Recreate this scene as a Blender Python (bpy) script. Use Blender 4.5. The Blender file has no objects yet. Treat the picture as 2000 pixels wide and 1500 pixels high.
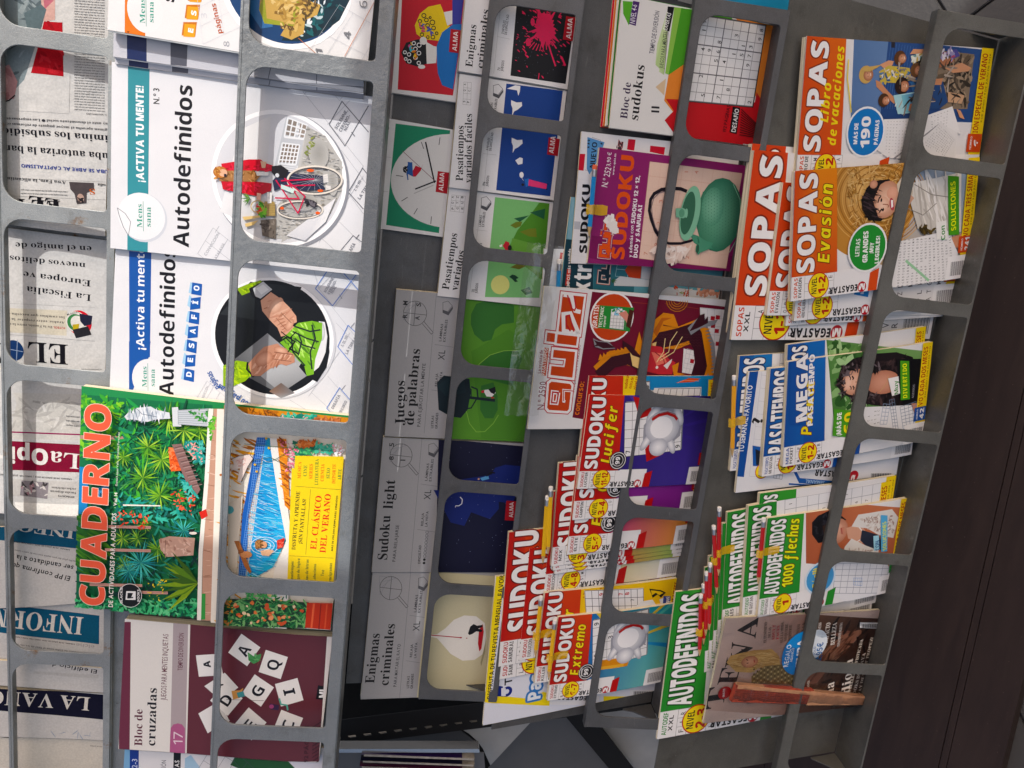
import bpy, bmesh, math, random
import numpy as np
from mathutils import Matrix, Vector
from mathutils.geometry import tessellate_polygon
random.seed(7)
SC = bpy.context.scene
COL = SC.collection

# ---------------------------------------------------------------- camera
# Rack frame: a = along the shelves (reader's right), b = up the display face, c = out of the display face.
F_PX, DIST = 1500.0, 0.85
def _unit(v): return v / np.linalg.norm(v)
A_c = _unit(-np.array([150 - 1000, 7900 - 750, F_PX]))
B_c = -np.array([13900 - 1000, 1917 - 750, F_PX]); B_c = _unit(B_c - A_c * (B_c @ A_c) / 1.0)
C_c = np.cross(A_c, B_c)
ELEV = math.radians(35)
AX = np.array([1.0, 0, 0]); BX = np.array([0, math.sin(ELEV), math.cos(ELEV)]); CX = np.array([0, -math.cos(ELEV), math.sin(ELEV)])
ORG = np.array([0, 0, 0.93])
def rack(a, b, c):
    return ORG + AX * a + BX * b + CX * c
def ray(px, py):
    d = np.array([px - 1000, py - 750, F_PX]) / F_PX
    return np.array([d @ A_c, d @ B_c, d @ C_c])
EYE = np.array([0, 0, DIST])
def hit(px, py, p0, n):                       # photo pixel -> point on a plane, rack coordinates
    r = ray(px, py); return EYE + r * (((p0 - EYE) @ n) / (r @ n))
def flat(px, py, c): return hit(px, py, np.array([0, 0, c]), np.array([0, 0, 1.0]))
M_rack = np.stack([AX, BX, CX], 1)            # rack vector -> world vector
cam_d = bpy.data.cameras.new('camera'); cam = bpy.data.objects.new('camera', cam_d); COL.objects.link(cam)
right = M_rack @ np.array([A_c[0], B_c[0], C_c[0]]); down = M_rack @ np.array([A_c[1], B_c[1], C_c[1]]); fwd = M_rack @ np.array([A_c[2], B_c[2], C_c[2]])
mw = Matrix.Identity(4)
for i in range(3):
    mw[i][0] = right[i]; mw[i][1] = -down[i]; mw[i][2] = -fwd[i]; mw[i][3] = rack(0, 0, DIST)[i]
cam.matrix_world = mw
cam_d.sensor_width = 36; cam_d.lens = 36 * F_PX / 2000; cam_d.clip_start = 0.01; cam_d.clip_end = 200
SC.camera = cam

# ---------------------------------------------------------------- light
SUN_R = _unit(np.array([0.70, 0.42, 0.60]))      # towards the sun, rack frame
SUN_W = M_rack @ SUN_R
W = bpy.data.worlds.new('World'); SC.world = W; W.use_nodes = True
nt = W.node_tree; bg = nt.nodes['Background']
sky = nt.nodes.new('ShaderNodeTexSky'); sky.sky_type = 'NISHITA'; sky.sun_disc = False
sky.sun_elevation = math.asin(SUN_W[2]); sky.sun_rotation = math.atan2(SUN_W[0], SUN_W[1])
sky.air_density = 1.0; sky.dust_density = 4.0; sky.ozone_density = 0.5
tint = nt.nodes.new('ShaderNodeMix'); tint.data_type = 'RGBA'; tint.blend_type = 'MULTIPLY'; tint.inputs[0].default_value = 1; tint.inputs[7].default_value = (1.13, 1.0, 0.90, 1)
nt.links.new(sky.outputs[0], tint.inputs[6]); nt.links.new(tint.outputs[2], bg.inputs[0]); bg.inputs[1].default_value = 0.128
sd = bpy.data.lights.new('sun', 'SUN'); sd.energy = 2.25; sd.angle = math.radians(0.5); sd.color = (1.0, 0.98, 0.95)
sun = bpy.data.objects.new('sun', sd); COL.objects.link(sun)
sun.rotation_euler = Vector(SUN_W).to_track_quat('Z', 'Y').to_euler()
SC.view_settings.view_transform = 'Standard'; SC.view_settings.look = 'None'; SC.view_settings.gamma = 1.0
SC.view_settings.exposure = 0.65

# ---------------------------------------------------------------- materials
def lin(h):
    if len(h) == 3: h = ''.join(c * 2 for c in h)
    out = []
    for i in (0, 2, 4):
        v = int(h[i:i + 2], 16) / 255; out.append((v / 12.92 if v <= 0.04045 else ((v + 0.055) / 1.055) ** 2.4) * 0.84)
    g = .3 * out[0] + .55 * out[1] + .15 * out[2]; out = [min(max(g + (v - g) * 1.1, .004), 1) for v in out]
    return (out[0], out[1], out[2], 1.0)
def mat(name, col=None, rough=0.5, metal=0.0, coat=0.0, attr=False, noise=0.0, nscale=60, bump=0.0, bscale=200, spec=0.5):
    m = bpy.data.materials.new(name); m.use_nodes = True; t = m.node_tree; b = t.nodes['Principled BSDF']
    b.inputs['Roughness'].default_value = rough; b.inputs['Metallic'].default_value = metal
    b.inputs['Coat Weight'].default_value = coat; b.inputs['Coat Roughness'].default_value = 0.18
    b.inputs['Specular IOR Level'].default_value = spec
    tc = t.nodes.new('ShaderNodeTexCoord')
    if attr:
        a = t.nodes.new('ShaderNodeVertexColor'); a.layer_name = 'Col'; src = a.outputs[0]
    else:
        r = t.nodes.new('ShaderNodeRGB'); r.outputs[0].default_value = lin(col); src = r.outputs[0]
    if noise:
        n = t.nodes.new('ShaderNodeTexNoise'); n.inputs['Scale'].default_value = nscale; n.inputs['Detail'].default_value = 6
        t.links.new(tc.outputs['Object'], n.inputs[0])
        mr = t.nodes.new('ShaderNodeMapRange'); mr.inputs[1].default_value = 0.3; mr.inputs[2].default_value = 0.7
        mr.inputs[3].default_value = 1 - noise; mr.inputs[4].default_value = 1 + noise * 0.6
        t.links.new(n.outputs[0], mr.inputs[0])
        mx = t.nodes.new('ShaderNodeMix'); mx.data_type = 'RGBA'; mx.blend_type = 'MULTIPLY'; mx.inputs[0].default_value = 1
        t.links.new(src, mx.inputs[6]); t.links.new(mr.outputs[0], mx.inputs[7]); src = mx.outputs[2]
    if bump:
        n2 = t.nodes.new('ShaderNodeTexNoise'); n2.inputs['Scale'].default_value = bscale; n2.inputs['Detail'].default_value = 4
        t.links.new(tc.outputs['Object'], n2.inputs[0])
        bp = t.nodes.new('ShaderNodeBump'); bp.inputs['Strength'].default_value = 1.0; bp.inputs['Distance'].default_value = bump
        t.links.new(n2.outputs[0], bp.inputs['Height']); t.links.new(bp.outputs[0], b.inputs['Normal'])
    t.links.new(src, b.inputs['Base Color']); m['src'] = 1
    return m
M_GLOSS = mat('glossy_print', attr=True, rough=0.3, coat=0.06, noise=0.035, nscale=900, bump=0.0011, bscale=24, spec=.3)
M_MATT = mat('uncoated_print', attr=True, rough=0.6, spec=.25, noise=0.04, nscale=700, bump=0.0004, bscale=30)
M_NEWS = mat('newsprint', attr=True, rough=0.95, noise=0.10, nscale=420, bump=0.0022, bscale=42, spec=0.1)
M_PAINT = mat('coloured_lacquer', attr=True, rough=0.35, coat=0.3)
def pages_mat():
    m = mat('page_edges', 'e6dcc0', rough=0.85); t = m.node_tree; b = t.nodes['Principled BSDF']
    tc = t.nodes.new('ShaderNodeTexCoord'); mp = t.nodes.new('ShaderNodeMapping'); mp.inputs['Scale'].default_value = (8, 8, 2600)
    n = t.nodes.new('ShaderNodeTexNoise'); n.inputs['Scale'].default_value = 1.0; n.inputs['Detail'].default_value = 3
    t.links.new(tc.outputs['Object'], mp.inputs[0]); t.links.new(mp.outputs[0], n.inputs[0])
    cr = t.nodes.new('ShaderNodeValToRGB'); cr.color_ramp.elements[0].position = 0.36; cr.color_ramp.elements[1].position = 0.6
    cr.color_ramp.elements[0].color = lin('a89a78'); cr.color_ramp.elements[1].color = lin('f3ead2')
    t.links.new(n.outputs[0], cr.inputs[0]); t.links.new(cr.outputs[0], b.inputs['Base Color'])
    return m
M_PAGES = pages_mat()
def metal_mat(name, base, light, rust, rough, pit, spot):
    m = bpy.data.materials.new(name); m.use_nodes = True; t = m.node_tree; b = t.nodes['Principled BSDF']; L = t.links.new
    b.inputs['Roughness'].default_value = rough; b.inputs['Metallic'].default_value = 0.35
    tc = t.nodes.new('ShaderNodeTexCoord')
    def noise(sc, de, ro=0.6):
        n = t.nodes.new('ShaderNodeTexNoise'); n.inputs['Scale'].default_value = sc; n.inputs['Detail'].default_value = de
        n.inputs['Roughness'].default_value = ro; L(tc.outputs['Object'], n.inputs[0]); return n
    def ramp(src, p0, c0, p1, c1):
        r = t.nodes.new('ShaderNodeValToRGB'); r.color_ramp.elements[0].position = p0; r.color_ramp.elements[0].color = c0
        r.color_ramp.elements[1].position = p1; r.color_ramp.elements[1].color = c1; L(src, r.inputs[0]); return r
    big = ramp(noise(9, 6).outputs[0], 0.35, lin(base), 0.7, lin(light))
    fine = ramp(noise(1600, 2).outputs[0], 0.35, (0.6, 0.6, 0.6, 1), 0.65, (1.35, 1.35, 1.35, 1))
    mx = t.nodes.new('ShaderNodeMix'); mx.data_type = 'RGBA'; mx.blend_type = 'MULTIPLY'; mx.inputs[0].default_value = 0.5
    L(big.outputs[0], mx.inputs[6]); L(fine.outputs[0], mx.inputs[7]); src = mx.outputs[2]
    if rust:
        rn = ramp(noise(26, 9, 0.74).outputs[0], 0.585, (0, 0, 0, 1), 0.68, (1, 1, 1, 1))
        m2 = t.nodes.new('ShaderNodeMix'); m2.data_type = 'RGBA'; L(rn.outputs[0], m2.inputs[0]); L(src, m2.inputs[6])
        m2.inputs[7].default_value = lin('80603c'); src = m2.outputs[2]
    if spot:                                             # scuffs and specks of bare or dirty metal
        sn = ramp(noise(120, 8, 0.75).outputs[0], 0.68, (0, 0, 0, 1), 0.74, (1, 1, 1, 1))
        m3 = t.nodes.new('ShaderNodeMix'); m3.data_type = 'RGBA'; L(sn.outputs[0], m3.inputs[0]); L(src, m3.inputs[6])
        m3.inputs[7].default_value = lin('b9bcbb'); src = m3.outputs[2]
    mp = t.nodes.new('ShaderNodeMapping'); mp.inputs['Scale'].default_value = (1, 7, 1); mp.inputs['Rotation'].default_value = (0, 0, .5); L(tc.outputs['Object'], mp.inputs[0])
    st = t.nodes.new('ShaderNodeTexNoise'); st.inputs['Scale'].default_value = 45; st.inputs['Detail'].default_value = 9; st.inputs['Roughness'].default_value = .7; L(mp.outputs[0], st.inputs[0])
    sr = ramp(st.outputs[0], .62, (0, 0, 0, 1), .80, (.28, .28, .28, 1)); m4 = t.nodes.new('ShaderNodeMix'); m4.data_type = 'RGBA'; L(sr.outputs[0], m4.inputs[0]); L(src, m4.inputs[6]); m4.inputs[7].default_value = lin('c4c4bf'); src = m4.outputs[2]
    gr = ramp(noise(22, 8, .7).outputs[0], .55, (1, 1, 1, 1), .8, (.55, .52, .48, 1)); m5 = t.nodes.new('ShaderNodeMix'); m5.data_type = 'RGBA'; m5.blend_type = 'MULTIPLY'; m5.inputs[0].default_value = 1; L(src, m5.inputs[6]); L(gr.outputs[0], m5.inputs[7]); src = m5.outputs[2]
    rr2 = ramp(noise(30, 7, .65).outputs[0], .3, (rough - .14,) * 3 + (1,), .75, (rough + .2,) * 3 + (1,)); L(rr2.outputs[0], b.inputs['Roughness'])
    L(src, b.inputs['Base Color'])
    v = noise(pit[0], 5)
    if spot is False and rust is False and pit[1] > .001: v = ramp(v.outputs[0], .54, (0, 0, 0, 1), .80, (1, 1, 1, 1))
    bp = t.nodes.new('ShaderNodeBump'); bp.inputs['Distance'].default_value = pit[1]
    bp.inputs['Strength'].default_value = 1.0; L(v.outputs[0], bp.inputs['Height'])
    f = noise(900, 2); bp2 = t.nodes.new('ShaderNodeBump'); bp2.inputs['Distance'].default_value = 0.00022; bp2.inputs['Strength'].default_value = 1
    L(f.outputs[0], bp2.inputs['Height']); L(bp.outputs[0], bp2.inputs['Normal']); L(bp2.outputs[0], b.inputs['Normal'])
    return m
M_OLD = metal_mat('worn_grey_paint', '8a8f90', 'a5aaaa', True, 0.42, (60, 0.0005), True)
M_BLIST = metal_mat('blistered_grey_paint', '7f8486', '909597', False, 0.38, (130, 0.0008), False)
M_STEEL = metal_mat('powder_coated_steel', '515254', '606163', False, 0.5, (40, 0.0004), False)
M_TAUPE = metal_mat('worn_taupe_steel', '595956', '6c6c68', False, 0.42, (60, 0.0006), True)

# ---------------------------------------------------------------- mesh helpers
def tag(o, label=None, cat=None, group=None, kind=None):
    if label: o['label'] = label
    if cat: o['category'] = cat
    if group: o['group'] = group
    if kind: o['kind'] = kind
    return o
def new_mesh(name, verts, faces, m, parent=None, mw=None, cols=None, smooth=False):
    me = bpy.data.meshes.new(name); me.from_pydata([tuple(v) for v in verts], [], faces); me.materials.append(m)
    if cols is not None:
        ca = me.color_attributes.new('Col', 'FLOAT_COLOR', 'CORNER'); buf = np.empty(len(me.loops) * 4, np.float32); k = 0
        for f, c in zip(faces, cols):
            n = len(f)
            if isinstance(c, list):
                for q in c: buf[k:k + 4] = q; k += 4
            else:
                buf[k:k + 4 * n] = np.tile(c, n); k += 4 * n
        ca.data.foreach_set('color', buf)
    if smooth: me.polygons.foreach_set('use_smooth', [True] * len(me.polygons))
    o = bpy.data.objects.new(name, me); COL.objects.link(o)
    if parent is not None: o.parent = parent
    if mw is not None: o.matrix_world = mw
    return o
def empty(name, mw=None):
    o = bpy.data.objects.new(name, None); COL.objects.link(o); o.empty_display_size = 0.02
    if mw is not None: o.matrix_world = mw
    return o
def boxv(x0, x1, y0, y1, z0, z1):
    v = [(x0, y0, z0), (x1, y0, z0), (x1, y1, z0), (x0, y1, z0), (x0, y0, z1), (x1, y0, z1), (x1, y1, z1), (x0, y1, z1)]
    f = [(0, 3, 2, 1), (4, 5, 6, 7), (0, 1, 5, 4), (1, 2, 6, 5), (2, 3, 7, 6), (3, 0, 4, 7)]
    return v, f
def bevel_box(name, dims, m, parent=None, mw=None, r=0.0006):
    v, f = boxv(*dims); me = bpy.data.meshes.new(name); bm = bmesh.new()
    vs = [bm.verts.new(p) for p in v]
    for q in f: bm.faces.new([vs[i] for i in q])
    bmesh.ops.bevel(bm, geom=bm.edges[:], offset=r, segments=2, affect='EDGES')
    bm.to_mesh(me); bm.free(); me.materials.append(m)
    o = bpy.data.objects.new(name, me); COL.objects.link(o)
    if parent is not None: o.parent = parent
    if mw is not None: o.matrix_world = mw
    return o
def frame(o3, u, v):
    """world matrix from a rack-frame origin and two in-plane rack directions"""
    n = np.cross(u, v); m = Matrix.Identity(4)
    U, V, N, O = M_rack @ u, M_rack @ v, M_rack @ n, rack(*o3)
    for i in range(3): m[i][0] = U[i]; m[i][1] = V[i]; m[i][2] = N[i]; m[i][3] = O[i]
    return m
RACK_M = frame(np.zeros(3), np.array([1.0, 0, 0]), np.array([0, 1.0, 0]))

# ---------------------------------------------------------------- lettering
GL = {}
def conv(ch, f):
    o = ord(ch)
    base = {'b': (0x1D5D4, 0x1D5EE, 0x1D7EC), 'x': (0x1D5D4, 0x1D5EE, 0x1D7EC), 'i': (0x1D63C, 0x1D656, 0x1D7EC), 's': (0x1D400, 0x1D41A, 0x1D7CE),
            'l': (0x1D5A0, 0x1D5BA, 0x1D7E2)}.get(f)
    if not base: return ch, False
    if 65 <= o <= 90: return chr(base[0] + o - 65), True
    if 97 <= o <= 122: return chr(base[1] + o - 97), True
    if 48 <= o <= 57: return chr(base[2] + o - 48), True
    return ch, False
ACC = {'á': 'a', 'é': 'e', 'í': 'i', 'ó': 'o', 'ú': 'u', 'ñ': 'n', 'Á': 'A', 'É': 'E', 'Í': 'I', 'Ó': 'O', 'Ú': 'U', 'Ñ': 'N'}
def raw(body, off):
    cu = bpy.data.curves.new('glyph', 'FONT'); cu.body = body; cu.resolution_u = 2; cu.offset = off
    ob = bpy.data.objects.new('glyph', cu); me = ob.to_mesh()
    v = np.array([p.co[:2] for p in me.vertices]) if len(me.vertices) else np.zeros((0, 2)); fs = [tuple(p.vertices) for p in me.polygons]
    ob.to_mesh_clear(); bpy.data.objects.remove(ob); bpy.data.curves.remove(cu); return v, fs
CAP = {}
def glyph(ch, f):
    if (ch, f) in GL: return GL[(ch, f)]
    base = ACC.get(ch, ch); b, ok = conv(base, f)
    off = {'x': 0.022, 'b': 0.0 if ok else 0.02, 'i': 0.006 if ok else 0.02, 's': 0.0 if ok else 0.012, 'r': 0.004, 'm': 0.018, 'l': 0.0}[f]
    if (f, ok) not in CAP:
        hb = conv('H', f)[0] if ok else 'H'; CAP[(f, ok)] = raw(hb, off)[0][:, 1].max()
    v, fs = raw(b, off)
    if len(v):
        v = v / CAP[(f, ok)]; x0 = v[:, 0].min(); v = v - np.array([x0, 0]); w = v[:, 0].max()
        if base != ch:
            top = v[:, 1].max() if base != 'i' else 0.74; cx = w / 2; lw = 0.1 if f in 'bxism' else 0.06
            if base == 'i':
                keep = [q for q in fs if max(v[i][1] for i in q) < 0.8]; fs = keep or fs
            if ch in 'ñÑ': q = [(cx - .2, top + .08), (cx + .2, top + .08), (cx + .2, top + .08 + lw), (cx - .2, top + .08 + lw)]
            else: q = [(cx - .08, top + .06), (cx + .03, top + .06), (cx + .16 + lw * .4, top + .28), (cx + .16 - lw, top + .28)]
            k = len(v); v = np.vstack([v, np.array(q)]); fs = fs + [(k, k + 1, k + 2, k + 3)]
    else: w = 0
    GL[(ch, f)] = (v, fs, w); return GL[(ch, f)]
def layout(s, f):
    out = []; x = 0; gap = {'x': 0.12, 'b': 0.13, 'i': 0.1, 's': 0.1, 'r': 0.15, 'm': 0.14, 'l': 0.16}[f]
    for ch in s:
        if ch == ' ': x += 0.34; continue
        v, fs, w = glyph(ch, f)
        out.append((v, fs, x)); x += w + gap
    w = x - gap
    if w < .5: out = [(v, fs, x0 + (.5 - w) / 2) for v, fs, x0 in out]; w = .5
    return out, w

# ---------------------------------------------------------------- printed sheets
def clip_poly(pts, cols, w, h):
    def side(p, k): return (p[0], w - p[0], p[1], h - p[1])[k]
    for k in range(4):
        out = []; oc = []
        n = len(pts)
        if n == 0: return [], []
        for i in range(n):
            p, q = pts[i], pts[(i + 1) % n]; a, b = side(p, k), side(q, k); cp, cq = cols[i], cols[(i + 1) % n]
            if a >= 0: out.append(p); oc.append(cp)
            if (a >= 0) != (b >= 0):
                t = a / (a - b); out.append((p[0] + (q[0] - p[0]) * t, p[1] + (q[1] - p[1]) * t))
                oc.append(tuple(cp[j] + (cq[j] - cp[j]) * t for j in range(4)))
        pts, cols = out, oc
    return pts, cols

class Sheet:
    """One printed magazine, book or newspaper lying on the sloping back of a tier."""
    def __init__(s, tier, corners, lift, thick=0.004, base='ffffff', m=None, name='magazine', bend=0.0012, curl=0.0, tilt=0.0, spine=None, seed=0):
        (s.p0, s.n) = TIER[tier]
        s.vdir = np.cross(s.n, np.array([1.0, 0, 0]))     # up the slope
        s.c0 = s.p0 + s.n * lift; s.lift = lift; s.thick = thick
        P = [hit(x, y, s.c0, s.n) for x, y in corners]    # text top-left, top-right, bottom-right, bottom-left
        loc = [np.array([p[0], (p - s.c0) @ s.vdir]) for p in P]
        u = _unit((loc[1] - loc[0]) + (loc[2] - loc[3])); v = np.array([-u[1], u[0]])
        cen = sum(loc) / 4
        s.w = (np.linalg.norm(loc[1] - loc[0]) + np.linalg.norm(loc[2] - loc[3])) / 2
        s.h = (abs((loc[0] - loc[3]) @ v) + abs((loc[1] - loc[2]) @ v)) / 2
        s.o2 = cen - u * s.w / 2 - v * s.h / 2; s.u2, s.v2 = u, v
        s.U = np.array([1.0, 0, 0]) * u[0] + s.vdir * u[1]; s.V = np.array([1.0, 0, 0]) * v[0] + s.vdir * v[1]
        s.O3 = s.c0 + np.array([1.0, 0, 0]) * s.o2[0] + s.vdir * s.o2[1]
        s.V3, s.F3, s.C3, s.z = [], [], [], 0.0
        s.map = (0, 0, 1.0); s.mode = 'px'; s.name = name; s.m = m or M_GLOSS
        s.bend, s.curl = bend, curl; s.spine = spine or base; s.rnd = random.Random(seed + int(corners[0][0] * 7 + corners[0][1]))
        s.px = (abs(hit(corners[0][0] + 100, corners[0][1], s.c0, s.n)[1] - P[0][1])) / 100
        s.poly2([(0, 0), (s.w, 0), (s.w, s.h), (0, s.h)], lin(base))
    # coordinates
    def zoom(s, ox, oy, k=3.0): s.map = (ox, oy, k); s.mode = 'px'; return s
    def norm(s): s.mode = 'n'; return s                   # x, y in cover widths from the top-left corner
    def L(s, x, y):
        if s.mode == 'n': return (x * s.w, s.h - y * s.w)
        p = hit(s.map[0] + x / s.map[2], s.map[1] + y / s.map[2], s.c0, s.n)
        d = np.array([p[0], (p - s.c0) @ s.vdir]) - s.o2
        return (float(d @ s.u2), float(d @ s.v2))
    def S(s, k): return k * s.w if s.mode == 'n' else k / s.map[2] * s.px
    # primitives
    def poly2(s, pts, col, step=8e-6, clip=True):
        cols = col if isinstance(col, list) else [col] * len(pts)
        if clip: pts, cols = clip_poly(list(pts), list(cols), s.w, s.h)
        if len(pts) < 3: return
        k = len(s.V3); s.V3 += [(p[0], p[1], s.z) for p in pts]
        ar = sum(pts[i - 1][0] * pts[i][1] - pts[i][0] * pts[i - 1][1] for i in range(len(pts)))
        idx = list(range(k, k + len(pts)))
        if ar < 0: idx = idx[::-1]; cols = cols[::-1]
        if len(idx) > 4:
            tri = tessellate_polygon([[Vector((s.V3[i][0], s.V3[i][1], 0)) for i in idx]])
            for t in tri:
                a = [idx[j] for j in t]; p, q, r = (s.V3[i] for i in a)
                if (q[0] - p[0]) * (r[1] - p[1]) - (q[1] - p[1]) * (r[0] - p[0]) < 0: a = a[::-1]; t = t[::-1]
                s.F3.append(tuple(a)); s.C3.append([cols[j] for j in t])
        else:
            s.F3.append(tuple(idx)); s.C3.append(list(cols))
        s.z += step
    def p(s, col, *c):
        s.poly2([s.L(c[i], c[i + 1]) for i in range(0, len(c), 2)], lin(col)); return s
    def gr(s, cols, *c):                                  # polygon with one ink colour per corner
        s.poly2([s.L(c[i], c[i + 1]) for i in range(0, len(c), 2)], [lin(k) for k in cols]); return s
    def c(s, col, x, y, r, ry=None, rot=0, n=28):
        o = s.L(x, y); R = s.S(r); Ry = s.S(ry) if ry else R; a = math.radians(rot)
        # r runs along the picture's x (or the reading direction in cover units)
        e = s.L(x + 0.01 * (1 if s.mode == 'n' else s.map[2]), y); th = math.atan2(e[1] - o[1], e[0] - o[0]) - a
        pts = [(o[0] + R * math.cos(t) * math.cos(th) - Ry * math.sin(t) * math.sin(th), o[1] + R * math.cos(t) * math.sin(th) + Ry * math.sin(t) * math.cos(th)) for t in (2 * math.pi * i / n for i in range(n))]
        s.poly2(pts, lin(col)); return s
    def l(s, col, w, *c, closed=False):
        pts = [np.array(s.L(c[i], c[i + 1])) for i in range(0, len(c), 2)]; W = s.S(w) / 2; n = len(pts); L_, R_ = [], []
        for i in range(n):
            a = pts[i - 1] if (i > 0 or closed) else None; b = pts[(i + 1) % n] if (i < n - 1 or closed) else None
            d1 = _unit(pts[i] - a + 1e-12) if a is not None else None; d2 = _unit(b - pts[i] + 1e-12) if b is not None else None
            d = d1 if d2 is None else d2 if d1 is None else _unit(d1 + d2 + 1e-9); nn = np.array([-d[1], d[0]])
            q = 1.0 if (d1 is None or d2 is None) else 1 / max(0.5, abs(float(nn @ np.array([-d2[1], d2[0]]))))
            L_.append(pts[i] + nn * W * q); R_.append(pts[i] - nn * W * q)
        C = lin(col); z = s.z
        for i in range(n if closed else n - 1):
            j = (i + 1) % n; s.z = z; s.poly2([tuple(R_[i]), tuple(R_[j]), tuple(L_[j]), tuple(L_[i])], C)
        s.z = z + 8e-6; return s
    def soft(s, c0, c1, x, y, r, ry=None, rot=0, n=20, k=.5):    # round patch whose ink runs from c0 in the middle to c1 at the rim
        o = s.L(x, y); R = s.S(r); Ry = s.S(ry) if ry else R; e = s.L(x + 0.01 * (1 if s.mode == 'n' else s.map[2]), y)
        th = math.atan2(e[1] - o[1], e[0] - o[0]) - math.radians(rot); A, B = lin(c0), lin(c1); M_ = tuple(A[i] * .62 + B[i] * .38 for i in range(4)); z = s.z
        P = lambda f, t: (o[0] + f * (R * math.cos(t) * math.cos(th) - Ry * math.sin(t) * math.sin(th)), o[1] + f * (R * math.cos(t) * math.sin(th) + Ry * math.sin(t) * math.cos(th)))
        for i in range(n):
            t0, t1 = 2 * math.pi * i / n, 2 * math.pi * (i + 1) / n
            s.z = z; s.poly2([o, P(k, t0), P(k, t1)], [A, M_, M_]); s.z = z; s.poly2([P(k, t0), P(1, t0), P(1, t1), P(k, t1)], [M_, B, B, M_])
        s.z = z + 8e-6; return s
    def ring(s, col, w, x, y, r, ry=None, n=28):
        ry = ry or r; c = []
        for i in range(n): c += [x + r * math.cos(2 * math.pi * i / n), y + ry * math.sin(2 * math.pi * i / n)]
        return s.l(col, w, *c, closed=True)
    def t(s, txt, x0, y0, x1, y1, h, col='111111', f='b', ow=None, oc=None):
        if s.m is M_NEWS and x1 < x0: y0 -= h; y1 -= h      # newspaper lines were measured along their lower edge in the photo
        a, b = np.array(s.L(x0, y0)), np.array(s.L(x1, y1)); d = b - a; ln = np.linalg.norm(d); d = d / ln; up = np.array([-d[1], d[0]])
        g, tw = layout(txt, f); sx = ln / tw; H = s.S(h)
        if sx > 1.35 * H: a = a + d * (ln - 1.35 * H * tw) / 2; sx = 1.35 * H
        def put(C, grow):
            for v, fs, x in g:
                k = len(s.V3); c2 = None
                pos = [a + d * ((p[0] + x) * sx) + up * (p[1] * H) for p in v]
                if not len(pos): continue
                m = sum(pos) / len(pos)
                if not (-0.001 < m[0] < s.w + 0.001 and -0.001 < m[1] < s.h + 0.001): continue
                if grow:
                    lo = np.min(pos, 0); hi = np.max(pos, 0); c2 = (lo + hi) / 2
                    pos = [p + grow * np.sign(p - c2) for p in pos]
                s.V3 += [(float(p[0]), float(p[1]), s.z) for p in pos]
                for q in fs: s.F3.append(tuple(i + k for i in q)); s.C3.append(C)
            s.z += 8e-6
        if ow:
            W = s.S(ow)
            for dx, dy in ((1, 1), (-1, 1), (1, -1), (-1, -1), (0, 1.3), (0, -1.3), (1.3, 0), (-1.3, 0)):
                a0 = a; a = a0 + d * dx * W * .8 + up * dy * W * .8; put(lin(oc), 0); a = a0
        put(lin(col), 0); return s
    def g(s, col, w, q, nx, ny, every=0, w2=0):
        q = [np.array(s.L(q[i], q[i + 1])) for i in range(0, 8, 2)]; W = s.S(w) / 2; C = lin(col)
        for ax, n in ((0, nx), (1, ny)):
            z = s.z
            for i in range(n + 1):
                t = i / n; e = (W if not (every and i % every == 0) else s.S(w2) / 2)
                a, b = (q[0] + (q[1] - q[0]) * t, q[3] + (q[2] - q[3]) * t) if ax == 0 else (q[0] + (q[3] - q[0]) * t, q[1] + (q[2] - q[1]) * t)
                d = _unit(b - a); nn = np.array([-d[1], d[0]]) * e
                s.z = z; s.poly2([tuple(a - nn), tuple(b - nn), tuple(b + nn), tuple(a + nn)], C)
            s.z = z + 8e-6
        return s
    def nums(s, col, h, q, nx, ny, density, chars='123456789', f='r', up=(-1, 0)):
        Q = [np.array((q[i], q[i + 1])) for i in range(0, 8, 2)]; r = s.rnd
        for i in range(nx):
            for j in range(ny):
                if r.random() > density: continue
                a, b = (i + .5) / nx, (j + .5) / ny; c = (Q[0] * (1 - a) + Q[1] * a) * (1 - b) + (Q[3] * (1 - a) + Q[2] * a) * b
                rd = _unit((Q[1] - Q[0])) ; dn = _unit(Q[3] - Q[0]); c = c - rd * h * .3 + dn * h * .5
                e = c + rd * h * .6; s.t(r.choice(chars), c[0], c[1], e[0], e[1], h, col, f); s.z -= 8e-6
        s.z += 8e-6; return s
    def sc(s, cols, n, size, reg, el=1.6, ang=None, jag=0.35, k=7):
        pts = [np.array(s.L(reg[i], reg[i + 1])) for i in range(0, len(reg), 2)]; r = s.rnd; lo = np.min(pts, 0); hi = np.max(pts, 0); R = s.S(size)
        def inside(p):
            c = False
            for i in range(len(pts)):
                a, b = pts[i - 1], pts[i]
                if (a[1] > p[1]) != (b[1] > p[1]) and p[0] < (b[0] - a[0]) * (p[1] - a[1]) / (b[1] - a[1]) + a[0]: c = not c
            return c
        C = [lin(q) for q in cols]; done = 0; tries = 0
        while done < n and tries < n * 6:
            tries += 1; o = np.array([r.uniform(lo[0], hi[0]), r.uniform(lo[1], hi[1])])
            if not inside(o): continue
            done += 1; th = r.uniform(0, math.pi) if ang is None else math.radians(ang + r.uniform(-15, 15)); rr = R * r.uniform(.5, 1.3)
            q = []
            for i in range(k):
                t = 2 * math.pi * i / k; m = rr * (1 + r.uniform(-jag, jag)); x, y = m * el * math.cos(t), m * math.sin(t) / el
                q.append((o[0] + x * math.cos(th) - y * math.sin(th), o[1] + x * math.sin(th) + y * math.cos(th)))
            s.poly2(q, r.choice(C), step=2.5e-6)
        return s
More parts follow.
